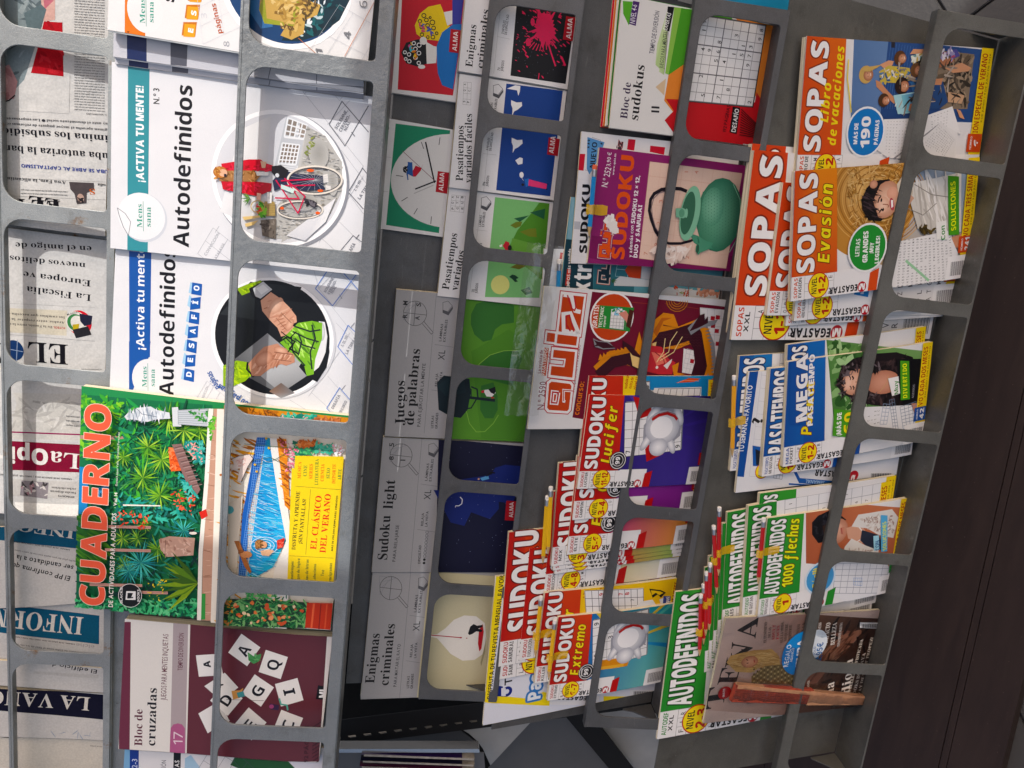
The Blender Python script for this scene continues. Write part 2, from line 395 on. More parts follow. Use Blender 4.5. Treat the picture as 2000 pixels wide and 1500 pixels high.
    def palm(s, x, y, r, cols, n=11, w=None, a0=0, a1=360):
        w = w or r * 0.16
        for i in range(n):
            a = math.radians(a0 + (a1 - a0) * i / n + s.rnd.uniform(-8, 8)); rr = r * s.rnd.uniform(.75, 1.1); px, py = -math.sin(a), math.cos(a)
            s.p(s.rnd.choice(cols), x, y, x + rr * .45 * math.cos(a) + px * w, y + rr * .45 * math.sin(a) + py * w, x + rr * math.cos(a), y + rr * math.sin(a), x + rr * .45 * math.cos(a) - px * w, y + rr * .45 * math.sin(a) - py * w)
        return s
    def lines(s, col, h, x0, y0, x1, y1, rows, dx, dy, gap=.3, f='s', words=None):
        ws = words or 'de la que el en los gobierno una para con las del por según años ayer entre nuevo sobre este año plan más país una ley ante obra cuba ciudad mayor junio pueblo clave juez'.split()
        ln = math.hypot(x1 - x0, y1 - y0)
        for r_ in range(rows):
            t = ''
            while len(t) < ln / h / .62: t += s.rnd.choice(ws) + ' '
            s.t(t.strip(), x0 + dx * r_, y0 + dy * r_, x1 + dx * r_, y1 + dy * r_, h, col, f); s.z -= 8e-6
        s.z += 8e-6; return s
    # build
    def height(s, u, v, cuts=6):                          # straight between the cut lines, like the sheet itself
        q = min(max(v / s.h, 0), 1) * cuts; i = min(int(q + 1e-6), cuts - 1); f = q - i
        return s.wave(i / cuts) * (1 - f) + s.wave((i + 1) / cuts) * f
    def wave(s, a):
        z = s.bend * math.sin(math.pi * a) * 1.0 + s.bend * .5 * math.sin(2 * math.pi * a + s.w * 40)
        if s.curl: z += s.curl * max(0, (a - .6) / .4) ** 2
        return z
    def build(s, label, cat='magazine', group=None, cover='cover', cuts=6, blockmat=None, inset=0.0008):
        mw = frame(s.O3, s.U, s.V)
        root = empty(s.name, mw); tag(root, label, cat, group); s.root = root
        me = bpy.data.meshes.new(cover); me.from_pydata(s.V3, [], s.F3); me.materials.append(s.m)
        ca = me.color_attributes.new('Col', 'FLOAT_COLOR', 'CORNER'); buf = []
        for f, c in zip(s.F3, s.C3):
            if isinstance(c, list):
                for q in c: buf.extend(q)
            else:
                for _ in f: buf.extend(c)
        ca.data.foreach_set('color', np.array(buf, np.float32))
        bm = bmesh.new(); bm.from_mesh(me)
        for i in range(1, cuts):
            bmesh.ops.bisect_plane(bm, geom=bm.verts[:] + bm.edges[:] + bm.faces[:], dist=1e-7, plane_co=(0, s.h * i / cuts, 0), plane_no=(0, 1, 0))
        for v in bm.verts: v.co.z += s.height(v.co.x, v.co.y)
        for f in bm.faces: f.smooth = True
        # turned edge of the cover along the spine
        lay = bm.loops.layers.float_color['Col']; sp = lin(s.spine); prev = None
        for i in range(cuts + 1):
            y = s.h * i / cuts; z = s.height(0, y)
            a = bm.verts.new((-0.0003, y, z)); b = bm.verts.new((-0.0006, y, z - s.thick))
            if prev:
                f = bm.faces.new((prev[0], a, b, prev[1]))
                for l_ in f.loops: l_[lay] = sp
            prev = (a, b)
        bm.to_mesh(me); bm.free()
        co = np.empty(len(me.vertices) * 3, np.float32); me.vertices.foreach_get('co', co); y = co.reshape(-1, 3)[:, 1] / s.h
        tb = np.array([(s.wave(q / 60 + .01) - s.wave(q / 60 - .01)) / (.02 * s.h) for q in range(61)]); sl = np.interp(y, np.arange(61) / 60, tb)
        nn_ = np.stack([np.zeros_like(sl), -sl, np.ones_like(sl)], 1); nn_ /= np.linalg.norm(nn_, axis=1)[:, None]; me.normals_split_custom_set_from_vertices(nn_.tolist())
        o = bpy.data.objects.new(cover, me); COL.objects.link(o); o.parent = root
        V, F = [], []
        for i in range(cuts + 1):
            y = s.h * i / cuts; y2 = min(max(y, inset * .3), s.h - inset * .6); z = s.height(0, y)
            k = len(V); V += [(0.0, y2, z - 0.00015), (s.w - inset, y2, z - 0.00015), (s.w - inset * .2, y2, z - s.thick), (0.0, y2, z - s.thick)]
            if i:
                j = k - 4
                for q in range(4): r = (q + 1) % 4; F.append((j + q, k + q, k + r, j + r))
            else: F.append((0, 1, 2, 3))
        F.append((k + 3, k + 2, k + 1, k)); new_mesh('pages', V, F, blockmat or M_PAGES, root).matrix_parent_inverse.identity()
        return root
def copy_of(root, da, db, dc, label=None, rot=0):
    """another copy of a magazine, moved in the rack frame (metres)"""
    r = root.copy(); COL.objects.link(r)
    r.matrix_world = Matrix.Translation(Vector(M_rack @ np.array([da, db, dc]))) @ root.matrix_world @ Matrix.Rotation(math.radians(rot), 4, 'Z')
    if label: r['label'] = label
    for ch in list(root.children):
        c = ch.copy(); COL.objects.link(c); c.parent = r
        for g in ch.children:
            d = g.copy(); COL.objects.link(d); d.parent = c
    return r

# ---------------------------------------------------------------- the display rack
GUARD_C = {1: -.045, 2: 0.0, 3: -.10, 4: -.125, 5: -.145}
SPEC = {  # bar top px, guard bottom px, window left px, window right px, strut centres, half strut px
    1: dict(top=(5, 700), bot=(221, 700), wl=(12, 700), wr=(208, 700), st=[(100, -262), (100, 78), (100, 418), (100, 732), (70, 1018), (70, 1283), (70, 1560)], hs=.0085, mat=M_OLD),
    2: dict(top=(453, 500), bot=(730, 500), wl=(466, 500), wr=(706, 490), st=[(600, -290), (600, 122), (600, 500), (600, 836), (600, 1149), (600, 1434), (600, 1708)], hs=.0095, mat=M_BLIST),
    3: dict(top=(897, 600), bot=(1078, 500), wl=(908, 600), wr=(1060, 570), st=[(1060, -238), (1060, 5), (1060, 246), (980, 500), (960, 728), (940, 952), (930, 1153), (900, 1358)], hs=.0075, mat=M_STEEL),
    4: dict(top=(1283, 500), bot=(1458, 500), wl=(1298, 500), wr=(1440, 540), st=[(1450, 22), (1450, 300), (1420, 555), (1370, 790), (1330, 1005), (1280, 1210), (1230, 1412)], hs=.0085, mat=M_STEEL),
    5: dict(top=(1730, 500), bot=(1922, 500), wl=(1752, 500), wr=(1905, 560), st=[(1900, 45), (1880, 325), (1820, 600), (1760, 850), (1710, 1090), (1660, 1305), (1620, 1520)], hs=.0085, mat=M_TAUPE)}
PANEL = {1: (-.075, -.085), 2: (-.052, -.050), 3: (-.12, -.150), 4: (-.103, -.185), 5: (-.128, -.215)}
G = {}
for k, q in SPEC.items():
    c = GUARD_C[k]; P = lambda p: flat(p[0], p[1], c)
    G[k] = dict(c=c, top=P(q['top'])[1], bot=P(q['bot'])[1], wl=P(q['wl'])[1], wr=P(q['wr'])[1], st=sorted([P(s_)[0] for s_ in q['st']], reverse=True), hs=q['hs'])
TIER = {}; PTOP = {1: G[1]['top'] + 0.17}
for k in (2, 3, 4, 5): PTOP[k] = G[k - 1]['bot'] + 0.001
for k in G:
    z1, z0 = PTOP[k], G[k]['bot'] + .001; c1, c0 = PANEL[k]
    d = _unit(np.array([0, z1 - z0, c1 - c0])); n = np.cross(np.array([1.0, 0, 0]), d)
    TIER[k] = (np.array([0, z0, c0]), n)
RACK = empty('display_rack', RACK_M)
tag(RACK, 'grey steel newsstand rack of sloping tiers with cut-out fronts holding the papers', 'display rack')
def rr(x0, x1, y0, y1, rt, rb):           # rounded opening; larger radius at the top (next to the bar)
    pts = []
    for cx, cy, r, a in ((x1 - rb, y0 + rb, rb, -90), (x1 - rt, y1 - rt, rt, 0), (x0 + rt, y1 - rt, rt, 90), (x0 + rb, y0 + rb, rb, 180)):
        for i in range(7): t = math.radians(a + 15 * i); pts.append((cx + r * math.cos(t), cy + r * math.sin(t)))
    return pts
for k, g in G.items():
    mt = SPEC[k]['mat']; st = g['st']; xr, xl = st[0] + g['hs'], st[-1] - g['hs']
    cu = bpy.data.curves.new('guard_outline', 'CURVE'); cu.dimensions = '2D'; cu.fill_mode = 'BOTH'; cu.extrude = 0.0006; cu.bevel_depth = 0.0005; cu.bevel_resolution = 2
    loops = [[(xl, g['bot']), (xr, g['bot']), (xr, g['top']), (xl, g['top'])]]
    for i in range(len(st) - 1): loops.append(rr(st[i + 1] + g['hs'], st[i] - g['hs'], g['wr'], g['wl'], 0.021, 0.005))
    for lp in loops:
        sp = cu.splines.new('POLY'); sp.points.add(len(lp) - 1); sp.use_cyclic_u = True
        for q, p_ in zip(sp.points, lp): q.co = (p_[0], p_[1], g['c'], 1)
    ob = bpy.data.objects.new('guard_outline', cu); me = ob.to_mesh().copy(); ob.to_mesh_clear(); bpy.data.objects.remove(ob)
    for v in me.vertices: v.co.z += 0
    me.materials.clear(); me.materials.append(mt); me.name = 'front_guard'
    zs = [v.co.z for v in me.vertices]
    if max(zs) < g['c'] - .002 or max(zs) - min(zs) > .1 or abs(sum(zs) / len(zs)) < 1e-4 and g['c'] != 0:
        mid = (max(zs) + min(zs)) / 2
        for v in me.vertices: v.co.z += g['c'] - mid
    fg = bpy.data.objects.new('front_guard', me); COL.objects.link(fg); fg.parent = RACK
    # folded bar along the top of the guard, and the turned lower edge
    bevel_box('top_bar', (xl - .001, xr + .001, g['top'] - .0022, g['top'] + .0012, g['c'] - .013, g['c'] + .0017), mt, RACK, r=.0007).matrix_parent_inverse.identity()
    zb, cb = TIER[k][0][1], TIER[k][0][2]
    bevel_box('tray_floor', (xl, xr, g['bot'] - .0015, g['bot'] + .0003, cb - .002, g['c'] - .0012), mt, RACK, r=.0005).matrix_parent_inverse.identity()
    z1, c1 = PTOP[k], PANEL[k][0]
    x0, x1 = xl + .004, xr - .003
    # back panel: one sheet with real thickness
    n = TIER[k][1]; t_ = .0014; V = []
    for x in (x0, x1):
        for (zz, cc) in ((zb + .0012, cb), (z1, c1)):
            V += [(x, zz, cc), (x, zz - n[1] * t_, cc - n[2] * t_)]
    Fp = [(0, 4, 6, 2), (1, 3, 7, 5), (0, 2, 3, 1), (4, 5, 7, 6), (0, 1, 5, 4), (2, 6, 7, 3)]
    new_mesh('back_panel', V, Fp, mt, RACK).matrix_parent_inverse.identity()
    # end plates close the tray
    for x in (x0 - .0035, x1 + .0018):
        V, Fp = [], []
        h1 = g['c'] - .0135
        pr = [(zb + .0013, cb + .0012), (zb + .0013, h1), (zb + .035, min(h1, cb + (h1 - cb) * .5)), (zb + .05, cb + (c1 - cb) * (.05 / (z1 - zb)) + .004), (zb + .05, cb + (c1 - cb) * (.05 / (z1 - zb)) + .0008)]
        for xx in (x, x + .0014): V += [(xx, a_, b_) for a_, b_ in pr]
        m_ = len(pr); Fp = [tuple(range(m_))[::-1], tuple(range(m_, 2 * m_))] + [(i, (i + 1) % m_, m_ + (i + 1) % m_, m_ + i) for i in range(m_)]
        new_mesh('end_plate', V, Fp, mt, RACK).matrix_parent_inverse.identity()

# ================================================================ tier 1: newspapers
NP = 'newspapers lying sideways in the top tray'
def paper(corners, lift, seed, thick=.005, base='cacac8'):
    return Sheet(1, corners, lift, thick, base, M_NEWS, 'newspaper', bend=.0022, seed=seed, spine='d2d0ca')
BODY = '45464a'
s = paper([(-90, 442), (-90, -120), (214, -100), (209, 446)], .020, 1); s.zoom(0, 0)
s.p('7f8c90', -280, -360, 210, -360, 270, 60, 230, 230, 150, 470, 60, 560, -280, 600)
s.sc(['6b777b', '95a0a2', '59656a'], 50, 26, (-100, -300, 200, -300, 250, 60, 150, 430, -60, 500), el=2)
s.p('c9a49b', 220, -200, 330, -200, 330, 120, 265, 130); s.p('b46b78', 255, -60, 330, -80, 320, 10, 270, 60)
s.p('a8242c', 265, 130, 372, 135, 378, 450, 190, 430, 240, 240); s.sc(['b93038', '941d26'], 16, 16, (265, 150, 370, 150, 370, 430, 215, 420))
s.p('5b6b70', 150, 80, 250, 30, 280, 60, 240, 200, 180, 240); s.p('b98e8f', -40, 420, 60, 380, 110, 480, 90, 580, -40, 600)
s.sc(['c9a0a0', 'a27577'], 14, 18, (-40, 430, 60, 400, 90, 560, -40, 590)); s.l('222', 7, -30, 612, 60, 590, 95, 560)
s.lines(BODY, 8, 612, -180, 440, -190, 55, 0, 15.5, words=None)
s.l('999', 1.5, 415, 440, 410, 660); s.l('aaa', 1.5, 100, 650, 415, 668)
s.t('L. MALDONADO', 622, 678, 508, 672, 9, BODY, 's')
s.t('régimen aprueba el mayor paquete de reformas económicas', 650, 772, -70, 728, 15, '33343a', 's')
s.t('Hay ante el descontento social ● Las empresas estatales', 650, 735, -40, 700, 15, '33343a', 's')
s.t('elimina los subsidios', 690, 840, -10, 790, 42, '1a1b22', 's'); s.t('Cuba autoriza la banca', 680, 945, -40, 888, 44, '1a1b22', 's')
s.t('CUBA SE ABRE AL CAPITALISMO', 650, 1018, 132, 982, 21, '30408c', 'b')
s.l('9a9a98', 1.5, 0, 1040, 620, 1066); s.l('9a9a98', 1.5, 0, 1145, 620, 1170)
s.t('Awa Fam, la alicantina', 392, 1082, 30, 1056, 20, '33343a', 's'); s.t('moda', 640, 1096, 572, 1092, 18, '222', 's')
s.p('4c4648', 410, 1066, 550, 1072, 552, 1110, 510, 1130, 508, 1190, 455, 1196, 440, 1135, 418, 1110); s.c('b59a8e', 476, 1160, 20, 26); s.sc(['2e2a2c'], 8, 9, (450, 1150, 500, 1150, 500, 1185, 455, 1190))
s.t('S', 560, 1142, 520, 1140, 34, 'c4622f', 's'); s.lines(BODY, 9, 400, 1130, 130, 1118, 2, 0, 20)
s.t('EL PAÍS', 430, 1250, -220, 1210, 66, '14141a', 's'); s.t('EL', 430, 1250, 100, 1205, 70, '14141a', 's')
s.build('broadsheet with a red and grey photograph above the headline on Cuban subsidies', 'newspaper', NP, 'front_page')
s = paper([(-90, 742), (-90, 440), (212, 462), (207, 744)], .008, 2, .004); s.zoom(0, 500)
s.t('en el amigo de', 560, -20, 70, -45, 36, '1b1c22', 's'); s.t('nuevos delitos', 548, 82, 15, 28, 36, '1b1c22', 's'); s.t('Europea ve', 545, 184, 132, 128, 40, '1b1c22', 's')
s.t('La Fiscalía', 538, 268, 160, 218, 42, '1b1c22', 's'); s.l('8f8f8c', 1.5, -60, 272, 560, 300)
s.p('c9c3b2', -60, 300, 400, 318, 395, 465, -60, 440); s.t('FÚTBOL', 386, 428, 318, 424, 14, 'a3202a', 'b'); s.t('De la Fuente, entre la ener', 312, 424, 20, 404, 15, '33343a', 's')
s.t('Arabia: entre respetar la gra', 384, 398, 20, 375, 15, '33343a', 's'); s.t('los cambios que necesita el e', 384, 368, 20, 344, 15, '33343a', 's')
s.c('c42b36', 470, 390, 72, 80); s.c('d8d6cf', 452, 385, 62, 68); s.c('3c7a4a', 448, 388, 50, 54); s.c('d8d6cf', 458, 388, 40, 44)
s.p('222438', 470, 335, 545, 350, 538, 400, 500, 410, 475, 380); s.p('b8a33a', 430, 400, 470, 395, 465, 430, 435, 440); s.p('26262b', 430, 430, 520, 410, 540, 460, 450, 480); s.t('MUNDIAL', 400, 348, 470, 330, 12, '333', 'r')
s.l('77777a', 1.5, -60, 450, 560, 498)
s.c('17335f', 85, 552, 58, 66); s.l('8fa0b8', 4, 30, 540, 140, 560); s.l('8fa0b8', 4, 60, 490, 55, 610); s.l('8fa0b8', 4, 105, 490, 100, 615)
s.t('EL', 402, 648, 165, 630, 130, '15151c', 's'); s.t('MUNDO', 20, 640, -400, 610, 130, '15151c', 's')
s.lines(BODY, 6, 600, 668, 480, 664, 1, 0, 10)
s.build('newspaper with a blue globe beside its masthead and a football box', 'newspaper', NP, 'front_page')
s = paper([(-90, 1002), (-90, 690), (206, 760), (203, 1010)], .010, 3, .003); s.zoom(0, 500)
s.p('c8c6c0', 80, 800, 620, 810, 620, 1080, 60, 1070, 100, 860); s.sc(['b5b3ae', 'd4d2cd', 'a9a7a2'], 40, 22, (60, 830, 600, 830, 600, 1010, 60, 1000), el=2.4)
s.lines(BODY, 11, 470, 950, 392, 942, 3, 0, 26, f='b'); s.p('8c2a56', 20, 1024, 620, 1044, 620, 1052, 20, 1032)
s.p('7c1634', 20, 1080, 640, 1110, 640, 1270, 20, 1250); s.t('La', 470, 1258, 300, 1240, 100, 'e6e2dd', 's'); s.t('Opinión', 285, 1236, -240, 1200, 104, 'e6e2dd', 'x')
s.t('SÁBADO, 20 DE JUNIO DE 2026  |  DIRECTOR: JOSÉ ANTONIO', 425, 1310, 0, 1284, 10, '333', 'b')
s.p('c2c0bc', 20, 1300, 640, 1330, 640, 1430, 20, 1400); s.p('8a8488', 130, 1312, 290, 1324, 282, 1420, 120, 1400); s.sc(['3f3c3e', 'd5d0cc', 'a47f86'], 26, 12, (135, 1320, 280, 1330, 275, 1410, 125, 1400))
s.t('coches eléctricos', 450, 1372, 308, 1362, 15, '222', 's'); s.t('fiscales disparan', 450, 1394, 300, 1384, 15, '222', 's'); s.t('MONOSYS', 440, 1416, 345, 1408, 12, '222', 'b')
s.p('f2f1ec', 90, 1440, 640, 1460, 640, 1520, 100, 1520)
s.build('newspaper with a wine red masthead strip lying over its torn lower fold', 'newspaper', NP, 'front_page')
s = paper([(-90, 1180), (-90, 1024), (150, 1030), (190, 1186)], .014, 4, .003); s.zoom(0, 1000)
s.p('1f5573', -60, 70, 460, 110, 470, 218, -60, 150); s.t('INFO', 480, 176, 70, 104, 66, 'd8d6cf', 's')
s.t('SÁBADO, 20 DE JUNIO DE 2026 | DIRECTOR: TONI', 410, 228, 90, 172, 10, '333', 'b')
s.lines('6a6a6c', 12, 450, 300, 60, 216, 1, 0, 15); s.t('ser candidato a la A', 432, 350, 62, 268, 34, '17171c', 'm'); s.t('El PP confirma que', 414, 412, 60, 318, 34, '17171c', 'm')
s.build('folded newspaper with the top of a teal masthead and a headline on a candidate', 'newspaper', NP, 'front_page')
s = paper([(-90, 1282), (-90, 1150), (212, 1180), (206, 1292)], .007, 5, .006); s.zoom(0, 1000)
s.t('EL CRISTAL', 200, 520, 60, 500, 18, '444', 's'); s.p('1d5876', -60, 520, 582, 608, 580, 776, -60, 690); s.t('INFORMACIÓN', 490, 742, -520, 620, 124, 'dedcd6', 's')
s.t('SÁBADO, 20 DE JUNIO DE 2026 · DIRECTOR: TONI CABOT', 440, 780, 90, 728, 9, '333', 'b')
s.p('bdbcb9', 60, 775, 580, 826, 580, 856, 60, 800); s.t('El Ayuntamiento de Elche sitúa el final de las obras', 555, 845, 100, 776, 12, '555', 'r'); s.t('elche', 560, 805, 440, 790, 24, 'aaa', 'b')
s.build('newspaper with a wide teal masthead band lying under the folded one', 'newspaper', NP, 'front_page')
s = paper([(-90, 1326), (-90, 1276), (210, 1310), (205, 1357)], .012, 6, .004); s.zoom(0, 1000)
s.t('El edificio de alquil', 575, 950, 150, 880, 28, '22232a', 'm'); s.p('c0bfbc', 200, 930, 580, 950, 580, 972, 200, 945)
s.build('pale newspaper whose only showing headline is about a rented building', 'newspaper', NP, 'front_page')
s = paper([(-90, 1440), (-90, 1330), (208, 1362), (203, 1438)], .008, 7, .006); s.zoom(0, 1000)
s.p('16182c', -60, 1010, 610, 1070, 604, 1215, -60, 1150); s.t('LA VANGUARDIA', 530, 1182, -620, 1085, 96, 'd9d7d1', 's')
s.sc(['9ba6b6', 'c9c9c7'], 12, 12, (300, 1280, 600, 1300, 600, 1320, 300, 1300), el=3)
s.build('newspaper with white capitals on a dark navy masthead band', 'newspaper', NP, 'front_page')
s = paper([(-90, 1560), (-90, 1410), (208, 1430), (203, 1484)], .004, 8, .004, 'cfccc3'); s.zoom(0, 1000)
s.t('ABC', 310, 1370, -230, 1310, 150, '17171b', 's'); s.t('20/6/2026', 600, 1382, 530, 1376, 10, '444', 'r')
s.build('lowest newspaper with huge black capitals across its masthead', 'newspaper', NP, 'front_page')

# ================================================================ tier 2: puzzle books
def cap_n(s, x, y, ch, col, sz):            # upright letter centred on a point, reading up the picture
    s.t(ch, x + sz / 2, y + sz * .38, x + sz / 2, y - sz * .38, sz, col, 'b')
def mens_logo(s, x, y, k=1.0, col='3f9a86'):
    s.t('Mens', x, y, x - 2 * k, y - 178 * k, 30 * k, col, 's'); s.l(col, 3 * k, x + 7 * k, y, x + 5 * k, y - 176 * k); s.t('sana', x + 50 * k, y + 5 * k, x + 50 * k, y - 172 * k, 30 * k, col, 's')
GRIDC = 'b9bcc2'
# orange number 4
s = Sheet(2, [(205, 82), (225, -250), (745, -170), (722, 121)], .036, .007, 'e6e6e6', bend=.001, spine='e8e8e6', name='puzzle_magazine')
s.zoom(0, 0); s.p('e07a1c', 735, -700, 870, -700, 850, 264, 730, 244)
s.c('e8e8e8', 850, 60, 105, 130); s.t('N.º 4', 762, 240, 758, 182, 16, '7a3d08', 'r'); mens_logo(s, 850, 155)
s.t('s', 1020, 15, 1024, -45, 70, '15151a', 'x')
for i, ch in enumerate('EST'):
    x, y = 1105 + i * 18, 190 - i * 102; s.p('c8791a', x - 40, y + 18, x - 30, y - 60, x + 50, y - 60, x + 40, y + 26); s.p('eaa53a', x - 30, y + 25, x - 22, y - 50, x + 42, y - 45, x + 36, y + 30); s.t(ch, x + 26, y + 10, x + 30, y - 26, 30, 'fff', 'x')
s.t('páginas', 1305, 195, 1265, 20, 30, 'b5562a', 'b'); s.t('8', 1345, 280, 1345, 240, 34, '999ca4', 'l'); s.t('3', 1215, 110, 1210, 75, 34, 'd0d2d8', 'l')
s.g('dadce2', 1.6, (1190, 260, 1150, -60, 1500, -260, 1560, 90), 3, 3)
s.zoom(450, 0)
s.c('ffffff', 330, -120, 405, 405); s.c('18406e', 330, -128, 372, 378, n=60)
s.p('0e2f3a', 380, -400, 700, -200, 700, 0, 640, 120, 520, 210, 400, 245, 300, 240, 420, 60)
s.sc(['154a50', '0b2730', '1f5f63'], 50, 18, (430, -100, 680, -100, 640, 100, 420, 230)); s.sc(['e8eef0', 'bcd0d4'], 30, 12, (480, -60, 580, -40, 540, 110, 470, 140, 420, 215, 400, 200)); s.p('3a6ea2', 110, -120, 240, -130, 250, 160, 180, 170, 120, 80)
s.p('c7a35c', 200, -250, 430, -250, 450, -20, 470, 10, 530, 30, 510, 90, 440, 120, 430, 200, 360, 235, 295, 210, 330, 150, 200, 130, 170, 60)
s.p('9aa03c', 170, 50, 200, -30, 215, 110, 350, 140, 360, 110, 400, -20, 430, -10, 370, 160, 200, 140)
s.sc(['b08b48', 'd8b771', '8a6a35', 'e0c486'], 90, 14, (205, -120, 420, -120, 430, 100, 360, 220, 310, 200)); s.sc(['7d6038', '5b4a2c'], 30, 9, (430, -40, 520, 30, 430, 130, 420, 60))
s.sc(['6b5230'], 14, 8, (280, 140, 380, 160, 370, 180, 285, 160))
s.l('c87848', 3, 400, 225, 520, 330); s.l('c87848', 3, 850, 0, 670, 330); s.g('b9bcc2', 1.5, (430, 350, 640, 30, 880, 170, 700, 470), 2, 3); s.t('6', 800, 50, 802, 5, 46, '7a7c80', 'l'); s.t('4', 704, 230, 706, 185, 42, '7a7c80', 'b'); s.t('1', 536, 325, 540, 285, 40, '7a7c80', 'b')
o1 = s.build('puzzle book with an orange banner and a round cliff photograph', 'magazine')
G2 = 'puzzle books stacked beneath the orange one'
s = Sheet(2, [(217, 116), (232, -230), (735, -180), (714, 176)], .024, .0055, 'c9cad0', spine='b9bac2', name='puzzle_magazine'); s.zoom(0, 0)
s.p('1d2c58', 742, -400, 860, -400, 860, 360, 745, 350); s.p('5a5c66', 1000, 250, 1100, 260, 1095, 390, 1000, 380); s.zoom(450, 0)
s.g('6d6f78', 5, (200, 560, 260, 300, 760, 330, 800, 600), 3, 2); s.p('8d8f97', 100, 460, 850, 520, 850, 560, 100, 500)
o2 = s.build('grey puzzle book with a navy banner directly under the orange one', 'magazine', G2)
copy_of(o2, -.006, 0, -.0050, 'second grey puzzle book down under the orange one, edge showing below it'); copy_of(o2, -.0135, -.001, -.0105, 'third grey puzzle book down under the orange one, edge showing')
s = Sheet(2, [(221, 133), (236, -200), (735, -150), (712, 196)], .009, .004, 'd4d5da', spine='c0c0c6', name='puzzle_magazine'); s.zoom(0, 0)
s.p('2e6a68', 765, -300, 890, -300, 892, 430, 765, 420); s.t('s', 1150, 470, 1140, 410, 80, '15151a', 'x'); s.p('b9babf', 660, 360, 700, 360, 700, 400, 660, 400)
s.zoom(450, 0); s.g('7b7d84', 6, (430, 640, 640, 380, 900, 520, 700, 800), 2, 2)
s.build('lowest puzzle book of the stack under the orange one, with a dark green banner', 'magazine', G2)

def autodef(s, ban, banw, slogan, font, gcol):
    s.p(ban, *banw)
# teal number 3
s = Sheet(2, [(218, 490), (217, 131), (736, 180), (706, 532)], .016, .006, 'e2e3e6', spine='d8d9dc', name='puzzle_magazine', bend=.0018); s.zoom(0, 0)
s.p('3f8e98', 752, 380, 879, 390, 868, 1500, 748, 1500)
s.t('¡ACTIVA TU MENTE!', 845, 1068, 843, 505, 44, 'f2f4f5', 'x'); s.t('N.º 3', 936, 612, 936, 520, 34, '222', 'm')
s.c('cfd3da', 842, 1276, 140, 146); s.c('ebecee', 832, 1268, 138, 140); mens_logo(s, 836, 1355); s.l('6d7079', 3.5, 690, 1218, 700, 1260, 725, 1330, 755, 1380); s.l('6d7079', 3, 690, 1218, 735, 1250, 768, 1300, 755, 1380)
s.t('Autodefinidos', 1108, 1450, 1130, 505, 92, '17171b', 'b')
s.g('a2a5ad', 2, (1160, 1485, 1250, 1335, 1420, 1470, 1330, 1620), 2, 2); s.t('CONVICCIÓN', 1210, 1500, 1290, 1370, 17, '9a9da5', 'r'); s.t('ATARAXIA', 1270, 1520, 1320, 1430, 17, '9a9da5', 'r')
s.l('a2a5ad', 2.5, 1262, 1362, 1285, 1325); s.zoom(450, 0)
for a in ((100, 420, 840, 1180), (380, 560, 90, 960), (620, 350, 820, 800), (480, 590, 830, 1000)): pass
for x0, y0, x1, y1 in ((380, 480, 780, 975), (510, 440, 640, 590), (640, 590, 800, 400), (570, 730, 700, 590), (670, 860, 810, 620), (430, 560, 540, 420), (650, 880, 830, 1120), (780, 970, 700, 1130), (520, 1420, 780, 1030), (640, 1300, 760, 1420), (690, 1130, 800, 1280), (540, 1400, 640, 1490)): s.l('a4a7ae', 2, x0, y0, x1, y1)
s.l('62656d', 5, 580, 730, 655, 595, 810, 775, closed=False); s.l('62656d', 5, 580, 730, 672, 855, 810, 620); s.t('SOLEMNE,', 625, 760, 690, 650, 18, '777a82', 'b'); s.t('CEREMO-', 650, 775, 705, 680, 18, '777a82', 'b'); s.t('NIAL', 680, 770, 705, 715, 18, '777a82', 'b')
s.l('62656d', 5, 710, 775, 730, 800); s.l('62656d', 5, 695, 1120, 775, 985, 850, 1080); s.l('62656d', 5, 695, 1130, 780, 1225); s.t('I, II, III ...', 735, 1120, 778, 1045, 15, '777a82', 'b'); s.t('LA TIERRA', 760, 1170, 830, 1060, 18, '777a82', 'b'); s.t('AFÍA', 710, 1475, 735, 1430, 20, '777a82', 'b'); s.l('62656d', 5, 735, 1400, 755, 1375); s.l('62656d', 4, 620, 1500, 720, 1380, 800, 1440)
s.c('8d9098', 300, 1062, 408, 412, n=64); s.c('fdfdfe', 290, 1052, 402, 404, n=64); s.c('d9dade', 290, 1052, 378, 380, n=64)
# photograph inside the ring
s.gr(['e9e9ea', 'f4f4f4', 'dcdcdd', 'cfd0d2'], -60, 1240, 60, 760, 240, 680, 190, 1340)
s.p('c3c6cb', 330, 680, 460, 740, 440, 850, 380, 1060, 310, 1000, 260, 975); s.g('eef0f2', 8, (318, 800, 338, 690, 450, 735, 430, 815), 4, 4); s.p('8a8078', 325, 790, 342, 700, 395, 710, 378, 800); s.p('95897f', 400, 800, 412, 715, 448, 735, 432, 808); s.g('eef0f2', 8, (318, 805, 340, 692, 452, 735, 432, 818), 3, 4)
s.p('7f7268', 290, 950, 312, 845, 402, 855, 380, 955); s.g('eef0f2', 7, (282, 960, 306, 838, 408, 850, 386, 965), 5, 5); s.g('e4e6ea', 5, (260, 990, 285, 960, 400, 975, 380, 1010), 3, 1)
s.gr(['b9b8b4', 'c8c7c4', 'b0afab', 'c9c9c9'], 300, 1420, 450, 740, 660, 980, 560, 1280)
s.p('b9b8b4', 450, 740, 560, 800, 655, 950, 655, 1120, 590, 1250, 480, 1340, 350, 1400, 200, 1400, 280, 1200, 400, 1060)
s.sc(['8f8e8a', 'a7a6a2', 'd2d1ce', '9a9488', 'c4c2bd'], 420, 6, (450, 750, 560, 800, 640, 950, 640, 1120, 590, 1240, 400, 1380, 260, 1390, 300, 1200, 420, 1040), el=1.9, ang=90)
